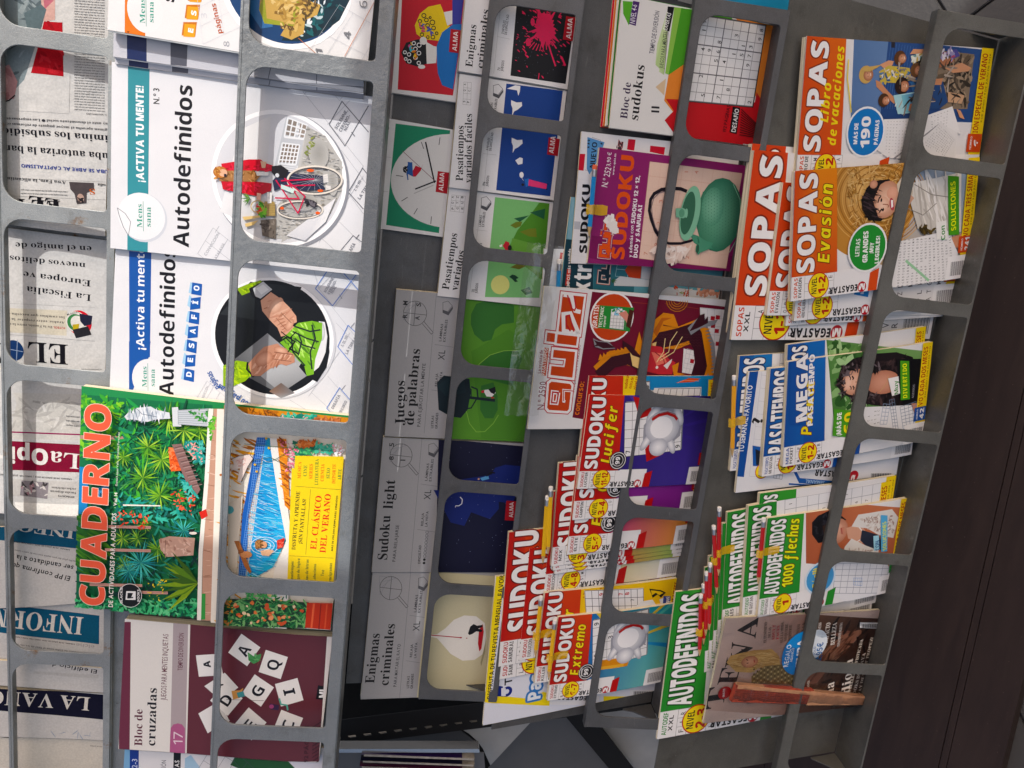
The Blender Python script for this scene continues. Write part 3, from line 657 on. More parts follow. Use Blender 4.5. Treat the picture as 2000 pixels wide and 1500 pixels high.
s.soft('9c9b96', 'b9b8b4', 520, 900, 60, 90); s.soft('8f8c86', 'b4b3ae', 420, 1180, 90, 60); s.soft('a09e98', 'bdbcb8', 600, 1060, 34, 90); s.sc(['7f8a4a', '99a05c'], 12, 9, (470, 800, 500, 800, 460, 930, 440, 920)); s.p('6f665c', 180, 1290, 270, 1280, 268, 1400, 190, 1380); s.sc(['4f463e', '8f857a'], 24, 8, (185, 1295, 262, 1290, 260, 1390, 195, 1375))
s.gr(['d9dade', 'e8e8ea', 'eceded', 'd0d2d8'], 330, 1380, 620, 1160, 560, 1300, 440, 1410)
s.p('2a3048', 250, 1060, 300, 1000, 420, 1020, 540, 1030, 570, 1055, 545, 1080, 560, 1110, 420, 1120, 330, 1090, 260, 1120); s.sc(['39425e', '1c2134'], 24, 9, (260, 1070, 420, 1030, 550, 1100, 330, 1090)); s.p('e9e6e2', 545, 1025, 572, 1020, 578, 1070, 548, 1072); s.p('e2deda', 560, 1085, 590, 1090, 592, 1112, 560, 1115)
s.p('cf2038', -50, 960, 110, 935, 180, 935, 205, 955, 250, 970, 248, 1005, 160, 1000, 60, 1005, -40, 1010); s.p('c41b33', -50, 1060, 100, 1060, 160, 1065, 245, 1075, 240, 1120, 160, 1150, 60, 1130, -40, 1110); s.sc(['e2354c', 'a81228'], 34, 9, (-30, 970, 230, 970, 230, 1000, -30, 1000)); s.sc(['e2354c', 'a81228'], 30, 9, (-30, 1070, 200, 1070, 160, 1130, -30, 1110))
s.p('a8794d', -60, 1000, 120, 1000, 190, 1020, 150, 1065, -60, 1062); s.sc(['bf9060', '86592f'], 20, 10, (-50, 1005, 170, 1010, 150, 1060, -50, 1058)); s.p('efeeec', 150, 1005, 230, 1010, 225, 1030, 160, 1030); s.p('e0b79b', 180, 945, 215, 950, 208, 985, 188, 985)
s.p('1e1c20', 245, 975, 300, 968, 345, 1000, 325, 1045, 270, 1040, 245, 1010); s.c('d8dade', 278, 1028, 12)
s.ring('e4ddd2', 12, 497, 1056, 158, 80, n=44); s.ring('4a4a4e', 5, 497, 1056, 150, 73, n=44)
for a in range(0, 360, 18): s.l('b9babf', 1.4, 497, 1056, 497 + 146 * math.cos(math.radians(a)), 1056 + 70 * math.sin(math.radians(a)))
s.ring('e4ddd2', 10, 412, 1230, 132, 50, n=40); s.ring('55555a', 4, 412, 1230, 125, 45, n=40)
for a in range(0, 360, 20): s.l('b9babf', 1.3, 412, 1230, 412 + 120 * math.cos(math.radians(a)), 1230 + 43 * math.sin(math.radians(a)))
for q in ((270, 1055, 400, 1250), (265, 1160, 405, 1165, 330, 1050), (400, 1250, 440, 1150, 320, 1045), (300, 1090, 500, 1085), (300, 1060, 495, 1050)): s.l('c9264e', 8, *q)
s.p('cfe6e0', 300, 1080, 380, 1110, 372, 1135, 300, 1105); s.p('38343a', 430, 1160, 490, 1175, 512, 1190, 500, 1222, 440, 1190); s.sc(['1c1a1e', '6a666c'], 14, 8, (435, 1165, 505, 1190, 495, 1215, 440, 1190))
s.c('e8632a', 472, 1000, 22, 9); s.c('e8632a', 530, 1118, 18, 8); s.c('e8632a', 515, 1248, 14, 9); s.c('e8632a', 306, 1220, 12, 9)
s.p('b39a62', 205, 1180, 262, 1182, 268, 1262, 215, 1268); s.g('8a7240', 2, (205, 1262, 205, 1182, 266, 1184, 266, 1266), 8, 5); s.sc(['5fae2c', '3f8a24', '8acb45'], 26, 11, (165, 1180, 210, 1180, 212, 1268, 165, 1262)); s.sc(['d8302a'], 7, 7, (160, 1190, 185, 1190, 185, 1250, 160, 1250))
s.p('f4f2ee', 218, 1125, 248, 1130, 245, 1190, 222, 1192); s.p('eeb7a6', 160, 1130, 185, 1135, 182, 1172, 158, 1170); s.palm(120, 1160, 60, ['6f9a4a', '4c7c3a'], 7, 4, 120, 250); s.ring('c9ab62', 5, 165, 1210, 40, 34); s.p('e7c98c', 75, 1270, 175, 1262, 178, 1274, 85, 1290); s.p('e7c98c', 90, 1310, 170, 1290, 140, 1318, 95, 1330)
s.zoom(0, 0); s.c('b8763a', 1296, 1010, 42, 34); s.c('e3b394', 1312, 1014, 26, 22); s.sc(['a5672e', 'd29a58'], 16, 8, (1262, 985, 1300, 980, 1280, 1050, 1262, 1040)); s.p('2a2430', 1318, 1020, 1332, 1020, 1332, 1036, 1318, 1036)
s.build('puzzle book with a teal banner and a round photograph of a pink bicycle', 'magazine')
# blue Desafio
s = Sheet(2, [(219, 765), (221, 488), (716, 520), (675, 818)], .010, .0075, 'e2e3e6', spine='d8d9dc', name='puzzle_magazine', bend=.002); s.o2 = s.o2
s.zoom(0, 500); s.p('2456a0', 757, -30, 888, -20, 880, 590, 800, 640, 760, 815); s.p('2456a0', 757, 500, 884, 500, 870, 600, 757, 830)
s.t('¡Activa tu mente!', 846, 550, 848, -75, 46, 'f0f2f5', 'b'); s.c('e6e7e9', 880, 720, 105, 125); mens_logo(s, 862, 790, .92)
s.t('Autodefinidos', 1018, 820, 1030, -45, 84, '151519', 'b')
for i, ch in enumerate('DESAFIO'):
    x, y = 1105 + i * 7.5, 695 - i * 84; e = (5, -4, 6, -5, 4, -6, 3)[i]; s.p('a8cfe8', x - 44, y + 20 + e, x - 32, y - 42 + e, x - 18, y - 34, x - 24, y + 30); s.p('245aa8', x - 28, y + 34 - e, x - 22, y - 34 - e, x + 36, y - 30 + e, x + 32, y + 38 + e); s.t('Í' if ch == 'I' else ch, x + 18, y + 14, x + 20, y - 16, 32, 'eef3fa', 'x')
s.g('c2c5cc', 2, (1150, 840, 1215, 730, 1330, 830, 1260, 950), 1, 3); s.t('CONVICCIÓN', 1190, 850, 1225, 765, 15, 'aeb1b8', 'r'); s.l('c2c5cc', 2, 1215, 770, 1245, 735)
s.t('páginas', 1290, 770, 1238, 672, 34, '27549c', 'b'); s.zoom(450, 500)
for x0, y0, x1, y1 in ((480, 40, 520, 190), (640, 60, 520, 190), (520, 190, 610, 300), (610, 300, 740, 120), (600, 60, 760, 210), (560, 250, 740, 480), (620, 390, 760, 540), (480, 800, 620, 930), (570, 700, 700, 850), (350, 840, 450, 900), (460, 820, 640, 560)): s.l('b7bac2', 2, x0, y0, x1, y1)
B = '6f8fd0'; s.l(B, 5, 500, 190, 600, 40); s.l(B, 5, 500, 190, 600, 290, 745, 100); s.l(B, 5, 630, 60, 760, 210); s.l(B, 5, 630, 530, 690, 405, 760, 470); s.l(B, 5, 630, 530, 720, 640); s.l(B, 5, 565, 890, 640, 770, 700, 840); s.l(B, 5, 565, 890, 590, 915)
s.t('SOLEMNE,', 560, 215, 610, 125, 15, '9a9da6', 'b'); s.t('CEREMO-', 582, 225, 625, 145, 15, '9a9da6', 'b'); s.t('NIAL', 600, 220, 625, 180, 15, '9a9da6', 'b'); s.l('9a9da6', 4, 640, 225, 655, 250)
s.t('I, II, III ...', 660, 530, 700, 450, 15, '9a9da6', 'b'); s.t('LA TIERRA', 685, 575, 740, 480, 17, '9a9da6', 'b'); s.t('DESAFÍA', 605, 895, 645, 815, 17, '9a9da6', 'b'); s.t('EJERCIBIO', 640, 940, 685, 850, 16, '9a9da6', 'b'); s.l('9a9da6', 4, 705, 420, 728, 390); s.l('9a9da6', 4, 650, 785, 675, 755)
s.c('d3d5da', 262, 488, 368, 372, n=64); s.c('fbfbfc', 250, 482, 366, 370, n=64); s.c('17191b', 250, 480, 342, 352, n=64)
s.gr(['2b2f31', '33383b', '1a1d1f', '111315'], -60, 340, 120, 150, 420, 180, 330, 400)
s.gr(['46494c', '8d8f92', 'b5b7b9', '77797b'], -20, 640, 220, 450, 420, 620, 300, 810); s.gr(['b9bbbd', 'c9cbcc', '9a9c9e', '858789'], 180, 700, 330, 560, 450, 700, 300, 800); s.gr(['8b6a54', '6e5f57', '7b7d80', '9a9c9e'], 230, 790, 300, 740, 380, 800, 300, 830)
s.p('90b41e', 40, 190, 100, 165, 180, 140, 200, 170, 120, 210, 70, 230); s.sc(['b4d43a', '6f9014'], 14, 8, (60, 190, 170, 150, 180, 175, 90, 215)); s.p('1d1f22', 110, 190, 190, 150, 260, 210, 180, 265, 130, 240); s.p('c9ccd0', 135, 190, 195, 148, 248, 195, 180, 248, 150, 235); s.p('e4e6e8', 155, 190, 195, 165, 228, 195, 185, 225)
SK = ['d7a48a', 'c48e74', 'e2b49c']
s.p(SK[0], 180, 260, 240, 210, 300, 250, 350, 300, 388, 350, 392, 385, 360, 400, 385, 420, 350, 450, 340, 460, 300, 470, 280, 420, 230, 370, 190, 320); s.sc(['b57d63', SK[2], 'c98f76'], 34, 11, (190, 270, 240, 225, 370, 360, 330, 440, 260, 390), el=2.3, ang=-55); s.soft('e8c0a8', 'cf9a80', 270, 290, 60, 34, -50); s.soft('e6b89e', 'c08a70', 350, 400, 40, 20, -60); s.l('8a5a45', 4, 300, 330, 360, 390); s.l('8a5a45', 3, 270, 360, 330, 430)
s.p('93b81f', -40, 640, 40, 610, 110, 620, 140, 680, 90, 730, 20, 760, -40, 760); s.sc(['b9d840', '6e8f12', 'a5c92e'], 30, 12, (-30, 640, 110, 630, 120, 690, 0, 750), el=2); s.l('1a1c1e', 12, 105, 620, 100, 660, 140, 705)
s.p(SK[1], 108, 630, 150, 580, 200, 530, 280, 510, 300, 530, 350, 545, 378, 580, 380, 620, 330, 640, 300, 630, 230, 660, 180, 700, 130, 700); s.sc([SK[2], 'b57d63', 'a86f55'], 34, 11, (130, 620, 200, 545, 340, 560, 360, 610, 220, 650, 150, 690), el=2.3, ang=-30); s.soft('e0ac92', 'b57d63', 200, 600, 60, 40, -35); s.soft('e6b89e', 'bb8268', 300, 550, 44, 22, 15); s.l('7d4f3c', 4, 260, 560, 370, 575); s.l('7d4f3c', 3, 250, 600, 360, 615)
s.p('e9e9ea', 520, 380, 555, 385, 570, 470, 560, 560, 520, 660, 500, 720, 470, 690, 500, 600, 530, 480); s.soft('f4f5f5', 'b8babc', 535, 440, 22, 60); s.p('17191b', 470, 690, 520, 650, 560, 570, 575, 470, 582, 560, 565, 650, 510, 735, 470, 715)
s.p('7fb83c', 290, 500, 400, 390, 480, 378, 540, 390, 540, 480, 500, 600, 490, 690, 450, 700, 435, 640, 400, 610, 370, 570, 350, 560); s.sc(['a7dc62', '4f7f2e', 'c0ea7c'], 40, 12, (310, 500, 400, 400, 520, 400, 480, 640, 400, 590), el=2, ang=40)
for q in ((380, 410, 470, 440, 530, 430), (370, 440, 450, 480, 520, 500), (380, 480, 430, 520, 500, 540), (360, 470, 370, 560, 440, 640), (400, 450, 420, 500, 400, 580), (480, 400, 500, 480, 470, 560, 480, 660)): s.l('1f2c2a', 9, *q)
s.l('101214', 9, 290, 500, 340, 470, 380, 500, 350, 540, 400, 570); s.l('101214', 6, 320, 470, 370, 520, 340, 560); s.l('101214', 6, 300, 440, 350, 480, 390, 440)
s.t('100 páginas', 128, 862, -60, 745, 34, '27549c', 'b')
s.build('puzzle book with a blue banner and a round photograph of hands lacing a green shoe', 'magazine')

# garden and pool workbook
s = Sheet(2, [(147, 1191), (158, 768), (690, 800), (648, 1218)], .022, .010, '2d8a50', M_MATT, spine='2a7a48', name='puzzle_magazine', bend=.0022)
s.zoom(0, 500)
GA = ['1f7a4a', '2f9a4e', '146042', '4fae3e', '2a8a5e', '0f4e3a']
s.p('1c7048', 470, 812, 1250, 870, 1180, 2200, 430, 2080)
s.sc(['3f9f3f', '6fbf3a', '8acb45', '2c8a3c', '56a83a'], 260, 17, (480, 820, 720, 840, 700, 1000, 760, 1180, 680, 1230, 470, 1180)); s.p('b98f84', 470, 1050, 740, 1055, 740, 1075, 470, 1072); s.p('2a86c4', 465, 1235, 520, 1240, 510, 1520, 460, 1510); s.p('4f9fd4', 560, 1360, 640, 1340, 640, 1420, 560, 1430)
s.sc(GA, 300, 22, (700, 860, 1220, 900, 1200, 1480, 660, 1480), el=2.6); s.sc(['0d3f34', '1a5a3a', '57a85a', '2f8a5a'], 260, 10, (700, 860, 1220, 900, 1170, 2080, 450, 2040), el=3); s.sc(['0f4e40', '1a6a58', '2f9076', '123f3a'], 220, 20, (480, 1450, 1180, 1480, 1170, 2100, 440, 2040), el=2.2)
s.sc(['2f9a8a', '46b39b', '1f6f66'], 90, 15, (690, 1380, 1150, 1500, 1150, 1560, 680, 1560), el=2); s.sc(['35a56a', '4fbf7e', '248552', '6fd092'], 240, 13, (440, 2000, 1170, 2000, 1150, 2100, 440, 2070)); s.sc(['3f7f2a', '2c6a2a', '558f2f'], 120, 22, (455, 1500, 640, 1500, 620, 1850, 450, 1850), el=3.2, ang=60)
PA = ['7fb53a', 'a5cf50', '5f9f34', '3f7f30', '2f6a2a']
for x, y, r in ((1000, 940, 120), (1180, 1010, 150), (1090, 1010, 110), (880, 1110, 105), (960, 1180, 110), (850, 1290, 115), (950, 1390, 110), (735, 1170, 70), (730, 1640, 70), (740, 1790, 65), (820, 1640, 70), (940, 1700, 95), (860, 1560, 60)): s.palm(x, y, r * .95, PA, 24, r * .042)
for x, y, r in ((840, 1780, 130), (770, 1830, 90), (1090, 1590, 90), (1120, 1300, 70)): s.palm(x, y, r, ['2f9fa0', '57c0b8', '1f7f88', '4bb0a0'], 26, r * .03)
for x0, x1, y in ((640, 900, 1572), (630, 900, 1707), (540, 850, 1910), (750, 1000, 1950)): s.p('c79a8e', x0, y - 9, x1, y - 7, x1, y + 9, x0, y + 7); s.l('9a6c62', 2, x0, y - 2, x1, y)
s.p('d8dde2', 745, 930, 770, 905, 800, 915, 815, 880, 900, 870, 935, 890, 1010, 905, 1015, 940, 930, 945, 880, 960, 820, 950, 790, 945, 760, 950); s.sc(['a4b0bc', 'f0f3f5', '8492a2', 'c2ccd6'], 50, 10, (760, 920, 860, 880, 1000, 910, 1000, 935, 800, 945), el=3, ang=5); s.l('5f6c7c', 3, 815, 882, 850, 915, 935, 930)
s.p('d6dadd', 1025, 875, 1060, 872, 1080, 985, 1030, 985); s.p('c4cacf', 1060, 890, 1250, 880, 1250, 985, 1060, 970); s.g('8b949c', 2.5, (1062, 972, 1060, 892, 1245, 884, 1245, 985), 7, 1); s.sc(['2f7a3a', '58a04a'], 26, 9, (1120, 885, 1250, 885, 1250, 960, 1180, 960))
s.p('e8693a', 1005, 1105, 1040, 1110, 1090, 1180, 1085, 1240, 1020, 1245, 1010, 1190); s.sc(['f08a5c', 'c94f26'], 24, 9, (1010, 1120, 1040, 1120, 1080, 1190, 1070, 1235, 1020, 1235)); s.p('8a6a66', 1025, 1090, 1080, 1085, 1190, 1350, 1160, 1400, 1090, 1270); 
for i in range(9): s.l('5a4644', 4, 1035 + i * 13, 1110 + i * 27, 1100 + i * 12, 1095 + i * 27); s.l('b09a94', 3, 1040 + i * 13, 1118 + i * 27, 1105 + i * 12, 1103 + i * 27)
s.sc(['3aa59a', '58c0b0', '2a8580'], 120, 9, (1090, 1080, 1200, 1060, 1230, 1200, 1160, 1190)); s.sc(['f0b8b0', 'e89a92'], 34, 6, (1090, 1080, 1180, 1070, 1220, 1200, 1150, 1180)); s.sc(['3aa59a', '58c0b0'], 60, 9, (1060, 1260, 1090, 1260, 1180, 1400, 1130, 1440)); s.p('c7a291', 950, 1640, 1010, 1620, 1160, 1630, 1150, 1730, 1000, 1740, 960, 1700); s.sc(['e0bfae', 'ac8474', 'd8b29f'], 40, 10, (960, 1645, 1150, 1640, 1140, 1720, 980, 1730)); s.l('7d5a4e', 3, 990, 1640, 985, 1725)
s.sc(['e03a2e', 'f0644a'], 40, 7, (1020, 1330, 1160, 1380, 1150, 1500, 1040, 1450)); s.sc(['e03a2e', 'f0644a'], 40, 7, (700, 1460, 900, 1500, 880, 1580, 700, 1570)); s.sc(['e8d23a'], 26, 5, (880, 1850, 1000, 1860, 960, 2000, 880, 1980)); s.p('efe9dc', 740, 1438, 960, 1440, 960, 1447, 740, 1446)
for a in range(15): s.palm(1180, 1890, 250, ['56801f', '7fa02c', '3a5f1c', '9ab83a'], 1, 15, 130 + a * 7, 131 + a * 7)
s.p('f0ede4', 1240, 880, 1268, 880, 1240, 1300, 1205, 1720, 1196, 2105, 1172, 2105, 1182, 1700, 1216, 1300); s.p('c49a84', 1270, 880, 1330, 880, 1290, 1400, 1280, 2110, 1200, 2105, 1206, 1720, 1240, 1300); s.sc(['dcb8a4', 'a47c68'], 40, 9, (1270, 900, 1310, 900, 1270, 2080, 1215, 2080), el=3, ang=90); s.sc(['4fa03a', '7cc04a'], 40, 8, (1245, 960, 1285, 900, 1260, 1060, 1248, 1060)); s.p('3f9a4a', 1200, 1950, 1222, 1950, 1220, 2100, 1196, 2100)
s.p('d0352c', 1185, 1480, 1225, 1460, 1235, 1500, 1200, 1520); s.c('f0e6da', 1150, 1600, 22, 9); s.c('1a1a1e', 1140, 1585, 18, 10)
s.t('CUADERNO', 626, 2030, 668, 865, 142, 'e8654c', 'x', 3, 'f6d8c8')
s.t('DE ACTIVIDADES PARA ADULTOS', 680, 2035, 702, 1490, 26, 'f4f2ea', 'm'); s.t('· Vol. 14', 703, 1460, 708, 1370, 18, 'f4f2ea', 'm'); s.t('Daniel López Valle · Cristóbal Fortúnez', 708, 1330, 722, 1020, 11, 'e0e6da', 'r')
s.c('14181c', 782, 1965, 72, 74); s.ring('e8ebea', 3, 782, 1965, 68, 68); s.t('BLACKIE', 738, 2010, 738, 1918, 14, 'e8ebea', 'b'); s.t('BOOKS', 838, 2000, 838, 1930, 14, 'e8ebea', 'b'); s.p('eceeee', 755, 1990, 760, 1940, 815, 1940, 815, 1990); s.p('14181c', 765, 1983, 768, 1950, 800, 1950, 800, 1980); s.p('eceeee', 790, 1975, 800, 1950, 815, 1965)
# lower half: pool
s.zoom(450, 500)
s.p('efe9dc', -60, 880, 720, 940, 690, 2180, -100, 2160); s.p('d9902c', -20, 860, 720, 900, 720, 1000, -20, 960)
s.sc(['e8a23c', 'b86e1c', 'f0b858'], 110, 16, (0, 1040, 160, 1040, 60, 2160, -60, 2160), el=2.4, ang=70); s.sc(['7c4a1a', 'c8791f'], 70, 9, (100, 880, 290, 890, 280, 960, 90, 950), el=2.6)
s.sc(['2fa08a', '3fb89a', '1f8070', '58c8a8'], 120, 12, (300, 920, 500, 920, 500, 970, 300, 970)); s.sc(['c87a4a', 'e09a68', 'a85c34'], 60, 11, (500, 930, 650, 940, 640, 980, 500, 975)); s.sc(['e8a0a8', 'f0c0c0'], 22, 6, (300, 920, 480, 920, 480, 970, 320, 970))
s.p('2560b4', 170, 1045, 225, 1048, 120, 1500, 105, 1890, 60, 1880, 85, 1500); s.g('7fb0e8', 1.8, (62, 1880, 175, 1045, 222, 1048, 108, 1885), 60, 4)
s.gr(['1f8fd0', '2a9ad8', '3ab0e4', '2aa0dc'], 225, 1048, 250, 1050, 330, 1500, 300, 1700); s.gr(['2a9fdc', '1f90d2', '3bb5e6', '2aa8de'], 108, 1885, 222, 1048, 330, 1530, 338, 1620); s.gr(['2a9fdc', '3bb5e6', '2fb0c8', '2ab4d8'], 108, 1885, 338, 1620, 340, 1640, 260, 1800)
s.sc(['6fd0f0', '9fe4f8', '1b7cc0', '56c0ea'], 190, 9, (225, 1060, 330, 1520, 330, 1620, 260, 1780, 120, 1870, 150, 1500), el=4, ang=80); s.sc(['d8f4fc', 'ffffff'], 60, 5, (225, 1100, 320, 1520, 320, 1620, 140, 1800, 150, 1500), el=4.5, ang=75)
s.p('f2efe8', 240, 1048, 300, 1052, 370, 1640, 345, 1700, 332, 1610, 300, 1440); s.p('e08a2c', 285, 1052, 340, 1056, 360, 1470, 330, 1440); s.sc(['b86018', 'f0a648', '8a4414'], 50, 11, (290, 1060, 335, 1060, 355, 1440, 335, 1420), el=2.2, ang=60); s.p('2f9ac0', 228, 1048, 246, 1049, 250, 1100, 230, 1110)
s.sc(['3f9f6a', '2a8060', '5fbf7a', '1f6a55'], 120, 11, (380, 1075, 520, 1080, 500, 1140, 430, 1150, 390, 1240)); s.sc(['e8809a', 'f0a0b0', 'd85c80'], 60, 6, (300, 1065, 420, 1080, 380, 1260, 340, 1250)); s.sc(['d8743a', 'e8945c', 'b85a28'], 60, 11, (400, 1068, 540, 1075, 520, 1100, 420, 1100)); s.sc(['3fa58a', '58bf9f'], 40, 11, (500, 1085, 610, 1090, 600, 1140, 500, 1140)); s.sc(['f0b0b8', 'fff'], 24, 8, (610, 1085, 670, 1090, 670, 1150, 620, 1150))
for q in ((100, 1080, 200, 1090, 400, 1110), (120, 1180, 250, 1160, 380, 1230), (170, 1200, 280, 1170, 380, 1110), (60, 1220, 130, 1160, 150, 1100)): s.l('3a5a34', 3, *q)
for x, y in ((150, 1135), (160, 1200), (170, 1240), (225, 1050), (240, 1105)): s.c('e0b83a', x, y, 7)
s.p('f0e0d8', 30, 1165, 70, 1150, 130, 1140, 150, 1165, 120, 1210, 80, 1300, 60, 1290, 75, 1220, 20, 1235, 40, 1200); s.sc(['d8a8a0', 'e8c8c0'], 16, 8, (40, 1180, 120, 1160, 90, 1220)); s.l('3a2a28', 2.5, 30, 1165, 70, 1150, 130, 1140, 150, 1165, 120, 1210, 80, 1300)
s.p('e8dccb', 10, 1420, 90, 1380, 30, 2120, 0, 2120); s.p('a86a3c', 40, 1640, 70, 1640, 140, 1820, 130, 1830, 100, 1790); s.c('5fb0b8', 10, 1460, 30, 26); s.c('c98a5c', 110, 1720, 34, 22); s.c('8a5430', 80, 1700, 16, 12)
for r_ in (26, 40, 56): s.ring('e6f6fb', 3, 215, 1670, r_ * 1.4, r_ * .9)
s.c('9a6a3c', 185, 1660, 26, 30); s.c('d9a078', 212, 1664, 18, 22); s.sc(['b88450', '6f4a28'], 18, 7, (165, 1645, 205, 1645, 205, 1685, 165, 1685)); s.p('e4b894', 190, 1700, 240, 1690, 270, 1700, 240, 1730, 200, 1725)
s.p('d8483a', 285, 1640, 330, 1625, 322, 1680, 288, 1690); s.sc(['e8705c', 'b8301f'], 12, 7, (288, 1640, 326, 1630, 318, 1680, 290, 1688))
s.p('f0ede6', 340, 1640, 370, 1650, 340, 2160, 200, 2160, 270, 1820); s.sc(['2f8a4a', '4faa5c', '1f6a3a', '6fc06a'], 230, 11, (115, 1850, 200, 1840, 280, 1900, 345, 1860, 345, 2140, 100, 2140), el=2); s.sc(['e8c88a', 'f0dca8', 'd0744a'], 30, 10, (110, 1860, 340, 1850, 330, 2130, 110, 2120), el=1)
s.p('f0d416', 392, 1150, 672, 1158, 610, 1912, 345, 1900); s.p('f0d416', 372, 1220, 395, 1225, 370, 1650, 350, 1900, 345, 1900)
for i, (w_, c_) in enumerate((('MÚSICA', 'e05a2a'), ('CINE', '4f7a3a'), ('SERIES', 'e05a2a'), ('LITERATURA', '4f7a3a'), ('CIENCIA', 'e05a2a'), ('SEXO', '4f7a3a'), ('DEPORTE', 'e05a2a'), ('ARTE', '4f7a3a'))):
    L_ = (96, 64, 86, 150, 100, 60, 112, 64)[i]; x = 424 + i * 33; s.t(w_, x, 1230 + L_ / 2 + i * 4 + 4, x + 4, 1230 - L_ / 2 + i * 4 + 4, 19, c_, 's')
s.l('5a5a2a', 2, 392, 1326, 662, 1350); s.l('5a5a2a', 2, 480, 1345, 452, 1722); s.l('5a5a2a', 2, 358, 1728, 612, 1746)
s.t('DISFRUTA Y APRENDE', 392, 1695, 420, 1358, 22, '3a3a20', 's'); s.t('¡SIN PANTALLAS!', 430, 1660, 455, 1402, 22, '3a3a20', 's'); s.t('EL CLÁSICO', 512, 1695, 545, 1385, 36, 'd8321e', 's'); s.t('DEL VERANO', 566, 1715, 598, 1375, 36, 'd8321e', 's'); s.t('MÁS DE 250.000 EJEMPLARES VENDIDOS', 606, 1725, 640, 1362, 10, '2a2a18', 'b')
for w_, x, y, L_ in (('Pasatiempos', 378, 1882, 120), ('Juegos de lógica', 414, 1900, 155), ('Sopas de letras', 464, 1900, 148), ('Laberintos', 508, 1880, 102), ('Test', 554, 1850, 36), ('Crucigramas', 598, 1896, 122)): s.t(w_, x, y, x + 5, y - L_, 17, '2f5a3a', 's')
# flowers under the last strut and the red pot
s.zoom(450, 1000); s.p('1f3f2e', -40, 470, 470, 500, 455, 650, -60, 625); s.sc(['2f7a44', '4f9a56', '1a5a36', '78b070'], 260, 13, (-20, 475, 460, 505, 450, 640, -20, 625), el=2.2); s.sc(['d87a48', 'e8a070', 'f0d8b0', 'c85a38'], 34, 13, (20, 490, 440, 510, 430, 630, 20, 620), el=1.1, k=9); s.sc(['c88a50', 'e09a38'], 20, 10, (-20, 480, 40, 480, 30, 620, -20, 615))
s.p('c03c28', 460, 500, 610, 505, 600, 660, 448, 645); s.l('e86a48', 12, 500, 505, 485, 650); s.l('8a2416', 7, 540, 505, 528, 655); s.l('d85a3c', 8, 575, 510, 562, 655)
s.build('activity book with a jungle garden above and a blue swimming pool on yellow below', 'book')

# crosswords pad 17
s = Sheet(2, [(236, 1470), (240, 1216), (655, 1234), (620, 1478)], .016, .012, 'e9e8e4', spine='e6dec8', name='puzzle_pad', bend=.004); s.zoom(0, 1000)
MAR = '63313a'
s.p('6e3346', 700, 640, 770, 640, 762, 1440, 700, 1440); s.p('b3a9ac', 1018, 640, 1105, 640, 1088, 1440, 998, 1440); s.p(MAR, 1118, 640, 2100, 640, 2000, 1460, 1095, 1440)
s.p('b0628c', 1000, 1300, 1003, 1262, 1018, 1240, 1045, 1233, 1070, 1240, 1086, 1262, 1086, 1440, 996, 1440)
s.t('17', 1072, 1358, 1074, 1285, 54, 'f0dfe8', 'l'); s.t('Bloc de', 836, 1365, 838, 1152, 46, '5a2438', 's'); s.t('cruzadas', 912, 1365, 922, 1028, 52, '17151c', 's')
s.t('JUEGOS PARA MENTES INQUIETAS', 976, 1098, 990, 712, 31, '6a3a4a', 'r'); s.t('TIEMPO DE DIVERSIÓN', 1072, 925, 1080, 706, 28, '6a3a4a', 'r')
s.p('f2f2f0', 1150, 835, 1290, 825, 1310, 950, 1168, 960); s.t('A', 1238, 905, 1232, 865, 40, '14141c', 'x'); s.p('efefed', 1200, 1015, 1320, 935, 1400, 1020, 1300, 1100); s.t('D', 1335, 1030, 1310, 990, 34, '14141c', 'b'); s.p('efefed', 1165, 1175, 1290, 1100, 1345, 1210, 1220, 1290); s.p('d8d8d6', 1280, 1120, 1350, 1215, 1335, 1225, 1270, 1160)
s.zoom(450, 1000)
for (x, y, a, ch) in ((85, 800, 35, 'A'), (255, 883, 18, 'Q'), (165, 1035, 34, 'G'), (348, 1045, -15, 'I'), (120, 1230, 40, 'E'), (340, 1235, 22, 'C'), (-20, 1090, 40, 'D')):
    r_ = 96; q = []
    for k in range(4): t_ = math.radians(a + 45 + 90 * k); q += [x + r_ * math.cos(t_), y + r_ * math.sin(t_)]
    s.p('f4f4f2', *q); t_ = math.radians(a - 90); dx, dy = math.cos(t_), math.sin(t_); ux, uy = math.cos(t_ + math.pi / 2), math.sin(t_ + math.pi / 2)
    s.t(ch, x - dx * 30 + ux * 34, y - dy * 30 + uy * 34, x + dx * 30 + ux * 34, y + dy * 30 + uy * 34, 68, '12121c', 'b')
s.p('4f9a5a', 105, 812, 140, 835, 185, 820, 180, 860, 140, 880, 110, 860); s.l('8a4a3c', 3, 205, 800, 160, 890); s.sc(['3f8a4a', '6fb070'], 8, 9, (110, 820, 180, 830, 160, 870, 115, 855))
s.p('d8a060', 10, 1040, 60, 1035, 80, 1020, 60, 1080, 20, 1090); s.p('4f9aa0', 40, 1050, 80, 1040, 90, 1070, 50, 1080); s.p('3a2a4a', 235, 1110, 290, 1120, 285, 1150, 240, 1145); s.c('a04a7a', 245, 1128, 14); s.l('5fb0a0', 10, 290, 1080, 300, 1115, 335, 1120, 340, 1150)
s.l('4a3038', 2.5, -20, 1090, 200, 1094)
s.p('141418', 515, 1008, 565, 1018, 558, 1096, 503, 1088); s.t('ML', 556, 1082, 558, 1022, 36, 'fff', 'x'); s.t('192 PÁGINAS', 455, 1500, 465, 1208, 24, '3a1c24', 'r')
for i in range(14): s.l('2a151c', 4, 482, 1255 + i * 22, 552, 1212 + i * 22)
s.p('efedea', 572, 660, 640, 665, 600, 1460, 520, 1450)
s.build('thick crossword pad with a maroon cover of scattered letter tiles, number 17', 'book')
